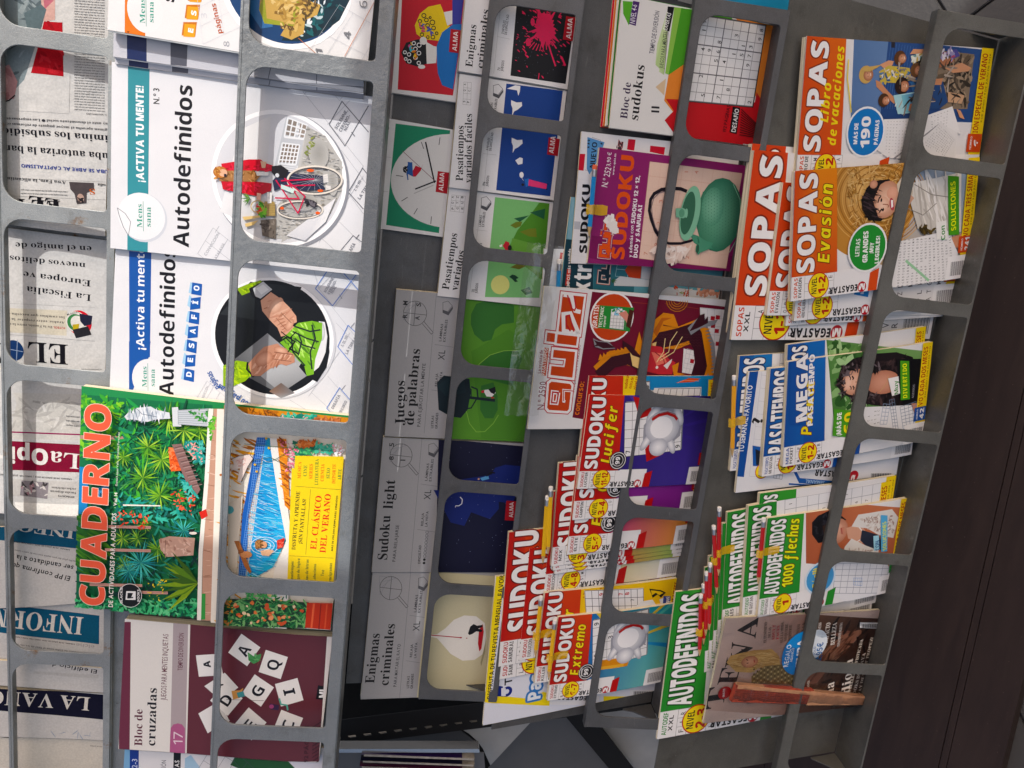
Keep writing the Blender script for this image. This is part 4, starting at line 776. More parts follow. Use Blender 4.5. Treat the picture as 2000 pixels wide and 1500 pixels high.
s = Sheet(2, [(238, 1700), (236, 1440), (650, 1452), (600, 1712)], .004, .006, 'e6e7ea', spine='9cc0d8', name='puzzle_pad'); s.zoom(0, 1000)
s.p('7fb0d8', 700, 1380, 762, 1380, 760, 1700, 700, 1700); s.p('1f3c90', 762, 1380, 815, 1380, 812, 1700, 760, 1700); s.t('NIVEL 2-3', 805, 1620, 806, 1445, 30, 'cfd8f0', 'r'); s.t('TIEMPO DE DIVERSIÓN', 970, 1700, 975, 1452, 26, '555a66', 'r'); s.p('101014', 1020, 1380, 1062, 1380, 1055, 1700, 1012, 1700); s.t('EXPERTAS', 1050, 1620, 1052, 1452, 26, 'f0f0f0', 'm'); s.p('a9cbe2', 1085, 1440, 1120, 1420, 1250, 1600, 1080, 1640)
s.g('7b8088', 2, (1100, 1600, 1240, 1380, 1400, 1480, 1260, 1700), 3, 2); s.zoom(450, 1000); s.p('2a5c34', 40, 1410, 290, 1410, 400, 1520, 200, 1560, 0, 1480); s.p('e4e5ee', 290, 1405, 540, 1420, 530, 1560, 400, 1520); s.g('556', 2, (0, 1500, 40, 1410, 160, 1520, 60, 1600), 2, 2)
s.build('light blue puzzle pad cut by the bottom of the photo', 'book')

# ================================================================ tier 3: boxed puzzle books
AL = 'puzzle blocks in the third tray'; GREY = 'a9a9ab'
def alma(corners, lift, name='puzzle_book', thick=.012, base='e9e9ea', seed=0): return Sheet(3, corners, lift, thick, base, M_MATT, name, bend=.0006, spine='dfdfdf', seed=seed)
# back row
s = alma([(690, 172), (700, -70), (920, -46), (893, 198)], .004); s.zoom(450, 0)
s.p('c62f3c', 1012, -160, 1400, -120, 1304, 560, 980, 525)
s.p('f0d22e', 1080, 150, 1110, 80, 1160, 40, 1230, 25, 1280, 150, 1310, 165, 1220, 240, 1130, 230, 1090, 200); s.p('ecebe8', 1250, 72, 1300, 62, 1300, 140, 1270, 150); s.p('3a3f9c', 1300, -80, 1375, -80, 1350, 140, 1300, 150)
s.p('1b1d22', 1000, 310, 1030, 250, 1100, 230, 1150, 250, 1172, 290, 1160, 370, 1100, 392, 1030, 372); s.p('ecebe8', 1145, 245, 1190, 270, 1212, 275, 1205, 370, 1150, 375); s.c('ecebe8', 1130, 240, 22); s.c('ecebe8', 1120, 392, 22, 12)
s.p('2a74c0', 1208, 270, 1240, 190, 1300, 145, 1360, 140, 1304, 524, 1240, 500, 1215, 430, 1210, 380)
for x, y, r in ((1133, 92, 12), (1148, 118, 11), (1183, 132, 14), (1110, 125, 10), (1190, 165, 11), (1155, 150, 11), (1122, 204, 10), (1156, 218, 8), (1186, 218, 11), (1208, 196, 8), (1120, 160, 10), (1170, 104, 6)): s.ring('1d1d1d', 5, x, y, r, n=16)
for x, y, r in ((1074, 254, 10), (1105, 265, 12), (1022, 307, 9), (1083, 288, 11), (1046, 320, 10), (1104, 312, 11), (1027, 346, 8), (1048, 360, 10), (1084, 338, 11), (1103, 370, 10)): s.ring('f0f0f0', 5, x, y, r, n=16)
s.sc(['6a4fa8', 'd85a7a', '3a66b8'], 16, 8, (1095, 130, 1140, 120, 1190, 200, 1150, 210)); s.sc(['e88a3a', 'e85aa0', '4fc0d0', 'f0d040'], 20, 8, (1040, 260, 1060, 250, 1105, 350, 1075, 350))
s.p('b0202e', 1290, 170, 1352, 178, 1340, 312, 1280, 304); s.t('ALMA', 1326, 300, 1334, 186, 28, 'f4e8e8', 'b'); s.l('b9babd', 2, 950, 90, 985, 95); s.l('b9babd', 2, 940, 308, 970, 310); s.t('EXTRAÍBLES', 962, 66, 968, -20, 12, '555', 'm'); s.t('DE JUEGOS', 950, 285, 955, 200, 12, '555', 'm'); s.t('JUEGOS', 935, 498, 940, 438, 12, '777', 'm')
s.build('puzzle book with a red cover of two yellow and black heads', 'book', AL)
s = alma([(672, 436), (690, 222), (892, 252), (865, 464)], .004); s.zoom(450, 0)
s.p('2a8a68', 968, 724, 1288, 764, 1222, 1366, 912, 1318)
q = []
for i in range(25):
    a = math.radians(-100 + i * 200 / 24); q += [1246 - 300 * math.cos(a) * 1.0, 1060 - 1 + 282 * math.sin(a)]
s.p('e3e3e2', *([1285, 790] + [c for i in range(25) for c in (1285 - 345 * math.sin(math.pi * i / 24), 1060 - 275 * math.cos(math.pi * i / 24))] + [1240, 1338]))
for x0, y0, x1, y1 in ((1228, 805, 1222, 850), (1118, 832, 1132, 872), (970, 1028, 1012, 1034), (1002, 1178, 1038, 1156), (1075, 1255, 1096, 1220), (1178, 1268, 1174, 1312)): s.l('33343a', 4, x0, y0, x1, y1)
s.l('17181c', 9, 1143, 832, 1196, 1072); s.l('17181c', 8, 1082, 1108, 1205, 1060); s.l('7a4048', 3, 1008, 885, 1196, 1058); s.l('bdbdbd', 5, 1075, 1134, 1190, 1085)
s.p('2a5aa0', 1040, 955, 1065, 950, 1068, 1000, 1090, 1020, 1070, 1035, 1040, 1020, 1040, 1055, 1030, 1020); s.p('c0263a', 1068, 1000, 1085, 970, 1118, 985, 1128, 960, 1115, 1000, 1085, 1035, 1070, 1035); s.sc(['17181c'], 9, 8, (1010, 978, 1035, 975, 1035, 1003, 1012, 1003)); s.l('2a5aa0', 7, 1060, 955, 1038, 952); s.l('2a5aa0', 7, 1035, 1010, 1040, 1055)
s.p('b0202e', 1215, 1002, 1282, 1012, 1270, 1136, 1202, 1124); s.t('ALMA', 1246, 1120, 1254, 1012, 28, 'f4e8e8', 'b')
s.p('2b2c30', 905, 730, 930, 748, 925, 770, 905, 782, 898, 766, 912, 756); s.t('EXTRAÍBLES', 905, 900, 912, 808, 13, '55565a', 'm'); s.l('bbb', 2, 895, 918, 940, 922); s.t('DIFICULTAD', 885, 1100, 893, 992, 13, '55565a', 'm'); s.l('bbb', 2, 880, 1118, 925, 1124); s.t('JUEGOS', 866, 1300, 870, 1240, 13, '777', 'm')
s.build('puzzle book with a green cover showing a big white clock face', 'book', AL)
def glass(s, x, y, k, letters):
    s.ring('3b3c40', 2.6, x, y, 68 * k, 72 * k); s.l('3b3c40', 2.6, x - 68 * k, y - 5, x + 68 * k, y + 10); s.l('3b3c40', 2.6, x + 5, y - 70 * k, x - 8, y + 70 * k)
    s.l('3b3c40', 2.6, x + 42 * k, y + 60 * k, x + 95 * k, y + 122 * k, x + 106 * k, y + 112 * k, x + 52 * k, y + 48 * k); s.g('8a8b90', 1.6, (x - 66 * k, y + 40, x - 72 * k, y - 75 * k, x + 30, y - 62 * k, x - 20, y - 40), 3, 1)
    for ch, dx, dy in letters: s.t(ch, x + dx + 13, y + dy + 12, x + dx + 15, y + dy - 12, 26, '2f3034', 'm')
def stackicon(s, x, y): s.p('55565b', x - 12, y + 32, x + 22, y + 48, x + 48, y + 10, x + 48, y - 6, x + 20, y + 28, x - 12, y + 16); s.l('55565b', 2.5, x - 10, y + 16, x - 10, y - 28, x + 20, y - 36, x + 45, y - 8, x + 18, y + 26, closed=True)
def xlcol(s, x, y, dy, dx=0):       # right hand info column of the XL blocks
    s.l('77787d', 2, x - 32, y - 100, x - 112, y + 810); s.t('LÁMINAS', x - 12, y + 272, x, y + 170, 14, '3f4045', 'm'); s.t('EXTRAÍBLES', x + 12, y + 275, x + 26, y + 145, 14, '3f4045', 'm')
    s.l('77787d', 2, x - 50, y + 290, x + 58, y + 306); s.t('XL', x + 6, y + 382, x + 12, y + 325, 38, '3f4045', 'r'); s.l('77787d', 2, x - 70, y + 556, x + 35, y + 572)
    s.t('RELAJA', x - 36, y + 535, x - 30, y + 460, 14, '3f4045', 'm'); s.t('LA VISTA', x - 12, y + 540, x - 4, y + 450, 14, '3f4045', 'm')
# front row
s = alma([(898, 142), (914, -80), (1140, -58), (1106, 171)], .0195, thick=.014); s.zoom(900, 0)
s.t('Enigmas', 68, 395, 92, 148, 42, '17171a', 's'); s.t('criminales', 132, 402, 165, 60, 42, '17171a', 's'); s.t('PARA MENTES PERSPICACES', 172, 405, 206, 40, 20, '333', 'm')
s.l('bbb', 2, 192, 430, 240, -30); s.l('bbb', 2, 215, 215, 288, 230); s.t('3 NIVELES', 250, 200, 262, 122, 14, '444', 'm'); s.t('DE DIFICULTAD', 268, 205, 282, 88, 14, '444', 'm'); s.t('70', 228, 415, 231, 398, 15, '444', 'm'); s.t('JUEGOS', 246, 418, 254, 356, 15, '444', 'm')
s.p('15171d', 340, -140, 700, -110, 614, 492, 290, 444); PK = 'e0345e'
q = []
rr_ = random.Random(5)
for i in range(46):
    a = 2 * math.pi * i / 46; r_ = (62 if i % 2 else 74) * rr_.uniform(.9, 1.15); 
    if i % 9 == 4: r_ *= 1.5
    q += [492 + r_ * .85 * math.cos(a), 168 + r_ * 1.3 * math.sin(a)]
s.p(PK, *q); s.c(PK, 395, 248, 16, 22); s.c(PK, 420, 130, 12, 22); s.l(PK, 12, 395, 240, 440, 210); s.l(PK, 14, 455, 110, 455, 40, 430, 45); s.l(PK, 9, 510, 250, 528, 310, 555, 388); s.l(PK, 7, 530, 240, 560, 285); s.l(PK, 5, 500, 95, 520, 0); s.l(PK, 12, 590, 335, 612, 385); s.l(PK, 5, 458, 430, 454, 465); s.l(PK, 10, 350, -10, 380, 20)
s.sc([PK], 60, 6, (350, 60, 640, 60, 620, 400, 320, 330), el=1.8, ang=70); s.sc([PK], 22, 5, (350, -60, 650, -60, 610, 480, 300, 430)); s.sc(['555a66'], 70, 2.2, (350, -60, 650, -60, 610, 480, 300, 430), el=1)
for a in range(12): t_ = math.radians(30 + a * 10); s.l(PK, 5, 470 + 80 * math.cos(t_), 170 + 90 * math.sin(t_), 460 + 120 * math.cos(t_), 170 + 130 * math.sin(t_))
s.p('b9b58a', 565, -20, 625, 20, 612, 46, 575, 20); s.p('b0202e', 616, 95, 672, 104, 655, 242, 597, 232); s.t('ALMA', 644, 230, 656, 108, 30, 'f4e8e8', 'b')
s.build('puzzle book with a black cover and a pink paint splash', 'book', AL)
NB = '17408a'
s = alma([(878, 366), (897, 148), (1108, 174), (1081, 391)], .018, thick=.013); s.zoom(900, 0)
s.t('Pasatiempos', 12, 1060, 18, 738, 42, '17171a', 's'); s.t('variados fáciles', 62, 1072, 66, 668, 42, '17171a', 's'); s.g('999', 1.5, (12, 612, 18, 480, 62, 484, 58, 616), 4, 2)
for ch, x, y in (('S', 26, 595), ('Q', 28, 530), ('A', 30, 495), ('P', 50, 598), ('C', 56, 532)): s.t(ch, x, y + 5, x, y - 5, 13, '333', 'm')
s.l('bbb', 2, 178, 670, 130, 1150); stackicon(s, 200, 530); s.t('LÁMINAS', 182, 668, 188, 602, 14, '444', 'm'); s.t('EXTRAÍBLES', 205, 672, 214, 580, 14, '444', 'm')
s.p(NB, 266, 490, 598, 532, 524, 1150, 206, 1114); WH = 'f0f2f4'
for (x, y) in ((322, 615), (325, 835)): s.p(WH, x - 28, y - 28, x + 4, y - 14, x + 34, y - 16, x + 36, y + 6, x + 10, y + 28, x - 10, y + 38, x - 22, y + 62, x - 20, y + 20, x - 28, y)
s.p(WH, 270, 520, 318, 500, 348, 505, 345, 535, 336, 562, 328, 530); s.p(WH, 322, 690, 345, 695, 342, 715, 325, 706); s.p(WH, 318, 940, 345, 922, 362, 928, 360, 960, 335, 965); s.c(WH, 355, 1025, 13, 17); s.l(WH, 2, 355, 1040, 366, 1058)
s.p('2a6ab8', 372, 1052, 398, 1044, 404, 1085, 380, 1096); s.p('e0457a', 398, 1050, 505, 1078, 500, 1108, 395, 1088); s.c('14151c', 362, 1082, 9, 8); s.l('2a6ab8', 6, 385, 1058, 372, 1048); s.l('14151c', 5, 505, 1078, 512, 1078); s.l('14151c', 5, 498, 1108, 507, 1110)
s.l('bbb', 2, 130, 900, 205, 908); s.t('3 NIVELES', 160, 882, 170, 808, 13, '444', 'm'); s.t('DE DIFICULTAD', 178, 885, 190, 778, 13, '444', 'm'); s.t('196', 140, 1088, 143, 1066, 14, '444', 'm'); s.t('JUEGOS', 158, 1092, 166, 1030, 14, '444', 'm')
s.p('b0202e', 515, 805, 580, 814, 568, 915, 505, 905); s.t('ALMA', 543, 900, 556, 800, 30, 'f4e8e8', 'b')
s.build('puzzle book with a deep blue cover of white birds and a figure in pink', 'book', AL)
s = alma([(856, 576), (876, 368), (1086, 394), (1055, 601)], .0155, thick=.012); s.zoom(450, 0)
s.g('999', 1.5, (1288, 1236, 1298, 1142, 1378, 1150, 1366, 1246), 3, 3)
for i, row in enumerate(('POA', 'GYZ', 'EUB')):
    for j, ch in enumerate(row): s.t(ch, 1308 + i * 28, 1228 - j * 33, 1309 + i * 28, 1216 - j * 33, 13, '333', 'm')
s.zoom(450, 500); s.t('Pasatiempos', 1280, 198, 1330, -130, 42, '17171a', 's'); s.t('variados', 1330, 205, 1372, -28, 42, '17171a', 's')
s.zoom(900, 0); s.l('bbb', 2, 120, 1180, 40, 1800); stackicon(s, 130, 1188); s.t('LÁMINAS', 118, 1328, 124, 1262, 14, '444', 'm'); s.t('EXTRAÍBLES', 136, 1330, 144, 1242, 14, '444', 'm'); s.l('bbb', 2, 90, 1346, 155, 1354); s.t('3 NIVELES', 118, 1500, 124, 1424, 13, '444', 'm')
s.p('7fbf7a', 200, 1155, 520, 1192, 460, 1745, 140, 1740); s.p('4f8a2f', 460, 1186, 520, 1192, 480, 1640, 400, 1580, 270, 1470, 330, 1350, 420, 1240); s.p('67a044', 290, 1440, 300, 1395, 470, 1440, 470, 1640, 380, 1560)
s.p('1f5a3c', 405, 1245, 495, 1222, 488, 1285); s.p('1f5a3c', 310, 1280, 400, 1262, 345, 1300); s.p('6a7a2a', 288, 1320, 322, 1300, 360, 1298, 350, 1325, 320, 1338); s.p('6f7f2c', 345, 1358, 400, 1340, 440, 1338, 445, 1390, 400, 1385)
s.p('b82a38', 245, 1440, 262, 1412, 282, 1420, 290, 1465, 262, 1468); s.c('17181c', 286, 1452, 12, 16); s.p('f0f0f0', 225, 1438, 240, 1430, 242, 1444, 228, 1448); s.zoom(900, 500)
s.l('bbb', 2, 30, 240, 40, 120); s.t('232', 77, 212, 80, 195, 15, '444', 'm'); s.t('JUEGOS', 96, 218, 102, 160, 15, '444', 'm'); s.c('dfe08c', 230, 168, 56); s.p('173f2c', 282, 122, 300, 108, 318, 112, 338, 128, 322, 135, 334, 150, 316, 152, 300, 134); s.p('6a6a2a', 288, 66, 340, 40, 380, 60, 340, 78); s.p('2f6a34', 350, 200, 400, 180, 420, 215, 380, 230)
s.build('puzzle book with a pale green cover of hills, fir trees and a red gnome', 'book', AL)
s = alma([(752, 843), (775, 559), (1058, 596), (1025, 871)], .0135, thick=.014, base=GREY); s.zoom(450, 500)
glass(s, 1082, 336, 1, (('M', -58, -60), ('R', -60, 16), ('S', 20, -50), ('A', 12, 28))); s.t('Juegos', 1018, 992, 1022, 730, 54, '17171a', 's'); s.t('de palabras', 1072, 990, 1112, 546, 54, '17171a', 's'); s.t('PARA EJERCITAR LA MENTE', 1112, 1000, 1144, 630, 19, '3f4045', 'r')
xlcol(s, 1247, 228, 0); stackicon(s, 1255, 300); s.t('LETRAS', 1188, 1008, 1193, 935, 14, '3f4045', 'm'); s.t('GRANDES', 1212, 1012, 1218, 918, 14, '3f4045', 'm')
s.zoom(900, 500); s.p('578f34', 24, 246, 470, 300, 376, 1112, -80, 1072); s.p('4f8730', 60, 560, 280, 430, 470, 560, 400, 1000, 300, 1090, 120, 1070)
s.p('356e30', 60, 340, 90, 280, 150, 262, 250, 270, 312, 290, 310, 390, 240, 400, 200, 430, 180, 490, 130, 502, 80, 460, 58, 400); s.p('356e30', 330, 552, 250, 555, 170, 580, 110, 630, 70, 700, 300, 760, 360, 600); s.l('8fbf5a', 3, 330, 552, 250, 555, 170, 580, 110, 630, 70, 690); s.p('356e30', 118, 760, 190, 740, 215, 820, 215, 900, 190, 950, 140, 950, 112, 900); s.l('86b850', 4, 30, 900, 50, 980, 90, 1030, 140, 1028, 190, 980, 220, 930); s.p('4a8030', 340, 1040, 380, 980, 376, 1112, 300, 1105)
s.p('14242c', -140, 740, -100, 700, 50, 720, 58, 800, 40, 900, 0, 948, -60, 940, -130, 900); s.l('14242c', 17, 30, 826, 200, 846); s.l('14242c', 9, 100, 832, 95, 780, 60, 765); s.l('14242c', 8, 90, 840, 60, 890, 20, 895); s.l('14242c', 6, 60, 830, 60, 780, 20, 760); s.p('182c34', -140, 760, -80, 715, 20, 725, 30, 800, -90, 820)
s.p('f0efec', 130, 785, 170, 780, 205, 800, 180, 825, 150, 822); s.p('14161c', 160, 780, 200, 765, 204, 790, 196, 810, 175, 800); s.p('c22a38', 118, 790, 138, 784, 136, 800, 122, 802); s.p('c22a38', 175, 822, 198, 830, 180, 835)
s.build('large print puzzle block with a leafy green cover and a black tree', 'book', AL)
s = alma([(728, 1106), (748, 844), (1034, 876), (1000, 1128)], .0115, thick=.013, base=GREY); s.zoom(450, 500)
glass(s, 1000, 1168, .95, (('5', -56, -62), ('8', -58, 16), ('1', 10, 28))); s.t('light', 950, 1480, 966, 1312, 56, '17171a', 's'); xlcol(s, 1165, 1045, 0); stackicon(s, 1172, 1132)
s.zoom(450, 1000); s.t('Sudoku', 918, 278, 938, 20, 56, '17171a', 's'); s.t('PARA RELAJARSE', 966, 290, 988, 75, 18, '3f4045', 'r'); s.t('DIFICULTAD', 1112, 302, 1118, 194, 14, '3f4045', 'm')
for i in range(10): (s.c if i < 2 else s.ring)(*(('222', 1134 + i * 2, 298 - i * 20, 8) if i < 2 else ('55565a', 2, 1134 + i * 2, 298 - i * 20, 8)))
s.zoom(900, 500); s.p('0b1230', -130, 1068, 375, 1115, 300, 1880, -150, 1860); s.p('14256e', -60, 1318, 180, 1280, 200, 1240, 260, 1222, 358, 1232, 350, 1340, 300, 1450, 100, 1420); s.p('14256e', -160, 1370, 220, 1390, 222, 1480, 170, 1540, 60, 1500, 20, 1580, -60, 1560)
s.p('5fa0d8', 112, 1300, 160, 1285, 165, 1305, 125, 1315); s.l('0a0a0e', 8, 150, 1290, 175, 1268, 200, 1270); s.c('d8a890', 104, 1306, 6)
for i in range(60): x, y = rr_.uniform(-100, 340), rr_.uniform(1080, 1850); s.c('8f9cc0', x, y, rr_.uniform(1, 2.2), n=6)
s.zoom(450, 500); s.l('e8e8f0', 5, 1345, 1410, 1358, 1425, 1355, 1450, 1338, 1462, 1318, 1462); s.c('e8e8f0', 1318, 1468, 3)
s.zoom(900, 1000); s.p('b0202e', 265, -65, 325, -60, 314, 50, 256, 46); s.t('ALMA', 298, 38, 303, -54, 28, 'f4e8e8', 'b')
s.zoom(950, 860, ); s.map = (950, 860, 5.0); s.p('b0202e', 196, 585, 300, 592, 285, 775, 178, 765); s.t('ALMA', 258, 750, 264, 600, 42, 'f4e8e8', 'b')
s.build('large print puzzle block with a night blue cover and thin moon', 'book', AL)
s = alma([(708, 1347), (728, 1094), (1003, 1124), (966, 1374)], .0095, thick=.013, base=GREY); s.zoom(450, 1000)
glass(s, 940, 445, .95, ()); s.t('Enigmas', 842, 1002, 876, 712, 54, '17171a', 's'); s.t('criminales', 925, 1014, 965, 655, 54, '17171a', 's'); s.t('PARA MATAR EL RATO', 972, 1022, 998, 772, 18, '3f4045', 'r')
xlcol(s, 1100, 314, 0); stackicon(s, 1112, 415); s.t('LETRAS', 1046, 1030, 1050, 960, 14, '3f4045', 'm'); s.t('GRANDES', 1068, 1034, 1074, 946, 14, '3f4045', 'm')
s.p('c9c3a4', 1165, 345, 1680, 385, 1560, 1160, 1090, 1100)
s.p('e6e4de', 1170, 718, 1210, 715, 1260, 680, 1310, 630, 1370, 605, 1440, 610, 1490, 650, 1500, 740, 1480, 830, 1430, 865, 1360, 870, 1290, 830, 1230, 760, 1210, 738, 1172, 730)
s.l('a81f34', 6, 1172, 720, 1350, 735); s.c('a81f34', 1350, 735, 7, 5); s.c('a81f34', 1384, 738, 5, 3); s.p('b5142c', 1478, 655, 1484, 700, 1470, 800, 1458, 815, 1450, 770, 1455, 700, 1468, 665); s.p('9a9678', 1492, 770, 1500, 700, 1492, 820, 1468, 905, 1465, 880)
s.p('14141a', 1395, 700, 1405, 670, 1425, 655, 1445, 665, 1476, 660, 1478, 672, 1450, 682, 1478, 690, 1470, 702, 1440, 698, 1420, 712, 1400, 720, 1392, 712)
s.build('large print puzzle block with a beige cover and white lamp shape', 'book', AL)

# ================================================================ shared cover design of the small puzzle magazines
RED, ORN, GRN, BLU = 'b5121f', 'cf4a12', '2f8a35', '12509c'
def puzz(tier, corners, lift, col, title, sub, level, small, art=None, number='', thick=.0055, name='puzzle_magazine', curl=0.0, grad=None, titles=.15, subcol='f2dc1e', strip='f2d41a', slogan='', chars='ABCDEFGHILMNOPRSTU', seed=0, sub2='', badge=None, H=1.3, tw=(.2, .975), bend=None):
    if bend is None: bend = .0012 + .0022 * ((corners[0][0] * 37 + corners[0][1] * 11) % 17) / 17
    s = Sheet(tier, corners, lift, thick, 'e9e9ea', None, name, bend=bend, curl=curl, spine='dcdcdc', seed=seed); s.norm(); h = s.h / s.w
    band = (.385 if sub2 else .43) if sub else titles * 1.75
    if art: art(s, band, h)
    if strip: s.p(strip, .2, h - .13, 1, h - .13, 1, h, .2, h); s.t('NUEVO CADA DOS MESES' if not slogan else slogan, .26, h - .055, .96, h - .055, .058, 'a8141f', 'b')
    if strip: s.t('11 DE JUNIO / 9 DE JULIO DE 2026', .45, h - .022, .96, h - .022, .018, '5a4a14', 'r')
    c2 = grad or col; s.gr([col, col, c2, c2], .19, 0, 1, 0, 1, band - .03, .19, band + .02)
    if grad: s.gr([col, grad, grad, col], .19, band * .5, 1, band * .4, 1, band - .03, .19, band + .02)
    s.t(title, tw[0] + .015, .045 + titles, tw[1], .045 + titles, titles, 'f6f6f6', 'x', .009, ''.join('%02x' % int(int(col[i:i + 2], 16) * .62) for i in (0, 2, 4)))
    if sub:
        y = .345 if sub2 else .195 + titles
        if sub2: s.t(sub2, .42, y - .09, .42 + .055 * len(sub2), y - .09, .075, subcol, 'i'); s.t(sub, .26, y, .95, y, .075, subcol, 'i')
        else: s.t(sub, .27, y, min(.96, .27 + .088 * len(sub)), y, .115, subcol, 'i', .006, '6a2a0a')
    # column at the left of the cover
    s.p('ededee', 0, 0, .19, 0, .19, band + .03, .2, band + .05, .2, .80, 0, .79)
    s.t(small[0], .02, .06, .18, .06, .034, col, 'b'); s.t(small[1], .02, .1, .18, .1, .03, '1d1d20', 'b')
    s.g('77787c', .0025, (0, .13, .19, .13, .19, .42, 0, .42), 3, 4); s.nums('3a3a40', .035, (0, .13, .19, .13, .19, .42, 0, .42), 3, 4, .6, chars)
    s.c('b5121f', .1, .268, .104); s.c('f4dc1a', .1, .268, .096); s.t('NIVEL', .035, .25, .165, .25, .05, '17171a', 'b'); s.t(level, .03, .335, .17, .335, .068, 'b5121f', 'x')
    s.t('EGASTAR', .066, .66, .066, .375, .052, '17171b', 'x'); s.c('b01c30', .042, .705, .044); s.t('M', .066, .735, .066, .675, .05, 'f5f5f5', 'x')
    s.p(col, 0, .765, .15, .78, .18, .87, 0, .855)
    s.p('f4f4f4', .0, h - .28, .2, h - .27, .2, h, 0, h)
    for i in range(26): s.p('1c1c1f', .03, h - .23 + i * .008, .15, h - .23 + i * .008, .15, h - .2275 + i * .008 + (i % 3) * .0014, .03, h - .2275 + i * .008 + (i % 3) * .0014)
    if number: s.p(col, .22, h - .16, .36, h - .16, .36, h - .005, .22, h - .005); s.t(number, .235, h - .03, .345, h - .03, .055, 'f2f2f2', 'x'); s.t('NÚMERO', .24, h - .11, .34, h - .11, .02, 'eee', 'm')
    for i in range(3): s.t('SOLUCIONES INCLUIDAS · 84 PÁGINAS'[:22 + i * 4], .24, h - .17 + i * .02 - .02, .62, h - .17 + i * .02 - .02, .012, '33343a', 'r') if strip and not art else None
    if badge: s.c('17171b', .3, .43, .1); s.ring('e8e8ea', .008, .3, .43, .087); s.ring('e8e8ea', .006, .3, .43, .06); s.t('AL LÍDER', .25, .38, .35, .38, .018, 'eee', 'b'); s.t(badge, .26, .45, .34, .45, .05, 'f5f5f5', 'x')
    return s
def gridart(bgs, acc, nums=True, q=(.34, .5, .92, .42, .98, 1.12, .4, 1.2)):
    def f(s, b, h):
        s.gr(bgs, 0, b - .04, 1, b - .08, 1, h, 0, h)
        for i in range(7): s.p(acc[i % len(acc)], .62, .9, .3 + .14 * i, h, .36 + .14 * i, h) if i % 2 else s.p(acc[i % len(acc)], .62, .8, 1, .45 + .14 * i, 1, .52 + .14 * i)
        s.p('8a8c94', *[v + .012 for v in q]); s.p('f0f0f1', *q); s.g('4a4a50', .004, q, 6, 8)
        s.nums('22222a', .055, q, 6, 8, .28, f='b')
    return f
def balloons(bgs, acc, extra=None):
    base = gridart(bgs, acc)
    def f(s, b, h):
        base(s, b, h)                            # plain white bolsters with a red sash over the grid
        if extra == 'cape': s.p('b5121f', .75, .62, .99, .5, .95, .72, .8, .76); s.p('b5121f', .28, .78, .42, .74, .5, .8, .36, .98); s.p('8a0d18', .32, .82, .42, .78, .38, .92)
        if extra == 'gold': s.p('d8902a', .3, .55, .42, .52, .42, .98, .3, .95); s.p('e8b04a', .3, .6, .34, .58, .34, .9, .3, .9)
        s.p('9a9ca6', .5, .7, .68, .68, .86, .82, .9, 1.02, .78, 1.16, .56, 1.16, .45, 1.02, .44, .84)
        for x, y, r_, q in ((.80, .78, .13, .055), (.78, 1.1, .12, .055), (.5, .74, .11, .045), (.46, 1.06, .11, .045)): s.soft('fbfbfd', 'a9acb8', x, y, r_, q, rot=-30 if y > .9 else 30)
        s.soft('ffffff', 'b4b7c2', .655, .92, .19, .215); s.soft('fdfdff', 'b4b7c2', .44, .9, .1, .115); s.c('fafafc', .655, .905, .12, .14)
        s.l('b9161f', .03, .74, .77, .79, .85, .81, .95, .78, 1.05, .74, 1.09); s.l('7e0c14', .006, .765, .77, .81, .85, .83, .95, .8, 1.06)
    return f
def wordart(bgs, acc, pics=None):
    def f(s, b, h):
        s.gr(bgs, 0, b - .04, 1, b - .08, 1, h, 0, h)
        if pics: pics(s, b, h)
    return f
def letters(s, q, nx, ny, hh, den=.95, col='4a4a52'): s.nums(col, hh, q, nx, ny, den, 'ABCDEFGHILMNOPRSTUVXZ', f='r')

# ================================================================ tier 4
T4G = 'sudoku pads fanned under the sudoku block'
for i, (dx, colr, lb) in enumerate(((-17, 'c8283a', 'red covered sudoku pad at the very back of the fan under the sudoku block'), (-12, 'd8742a', 'orange edged sudoku pad in the fan under the sudoku block'), (-8, 'e4e2dc', 'white sudoku pad in the fan under the sudoku block'), (-4, '3a8a3c', 'green covered sudoku pad directly under the sudoku block'))):
    s = Sheet(4, [(1190 + dx, 248 - i), (1213 + dx, 5 - i), (1540 + dx, 45 - i), (1505 + dx, 288 - i)], .002 + .0022 * i, .002, colr, name='puzzle_pad', spine=colr)
    s.zoom(900, 0); s.p('e8e6e0', 850, 640, 862, 640, 862, 760, 850, 760); s.build(lb, 'book', T4G)
s = Sheet(4, [(1190, 249), (1214, 4), (1541, 44), (1506, 290)], .0135, .0028, 'e6e6e4', name='puzzle_pad', spine='e0ded8'); s.zoom(900, 0)
s.p('5fae3c', 950, 5, 1008, 10, 985, 150, 952, 80); s.p('4a2a6a', 1010, 5, 1048, 12, 1025, 152, 986, 140); s.t('NIVEL 4-6', 1020, 140, 1034, 30, 30, 'f0eef4', 'r')
s.t('Bloc de', 975, 698, 998, 486, 44, '3a2a4a', 's'); s.t('sudokus', 1038, 706, 1078, 385, 56, '141418', 's'); s.t('11', 1160, 676, 1164, 610, 50, '2a2a30', 'r'); s.t('TIEMPO DE DIVERSIÓN', 1130, 318, 1165, 68, 28, '4a4a5a', 'r')
s.p('c8dca8', 1150, 260, 1210, 60, 1222, 60, 1160, 420, 1190, 440, 1140, 370); s.p('b9d296', 1140, 380, 1180, 200, 1200, 200, 1190, 430); s.t('JUEGOS PARA MENTES', 1184, 402, 1210, 190, 24, '2a2a30', 'r'); s.p('141418', 1212, 38, 1250, 42, 1220, 185, 1194, 178); s.t('EXPERTAS', 1206, 180, 1232, 80, 26, 'f0f0f0', 'm'); s.l('2a2a30', 2, 1190, 425, 1215, 190)
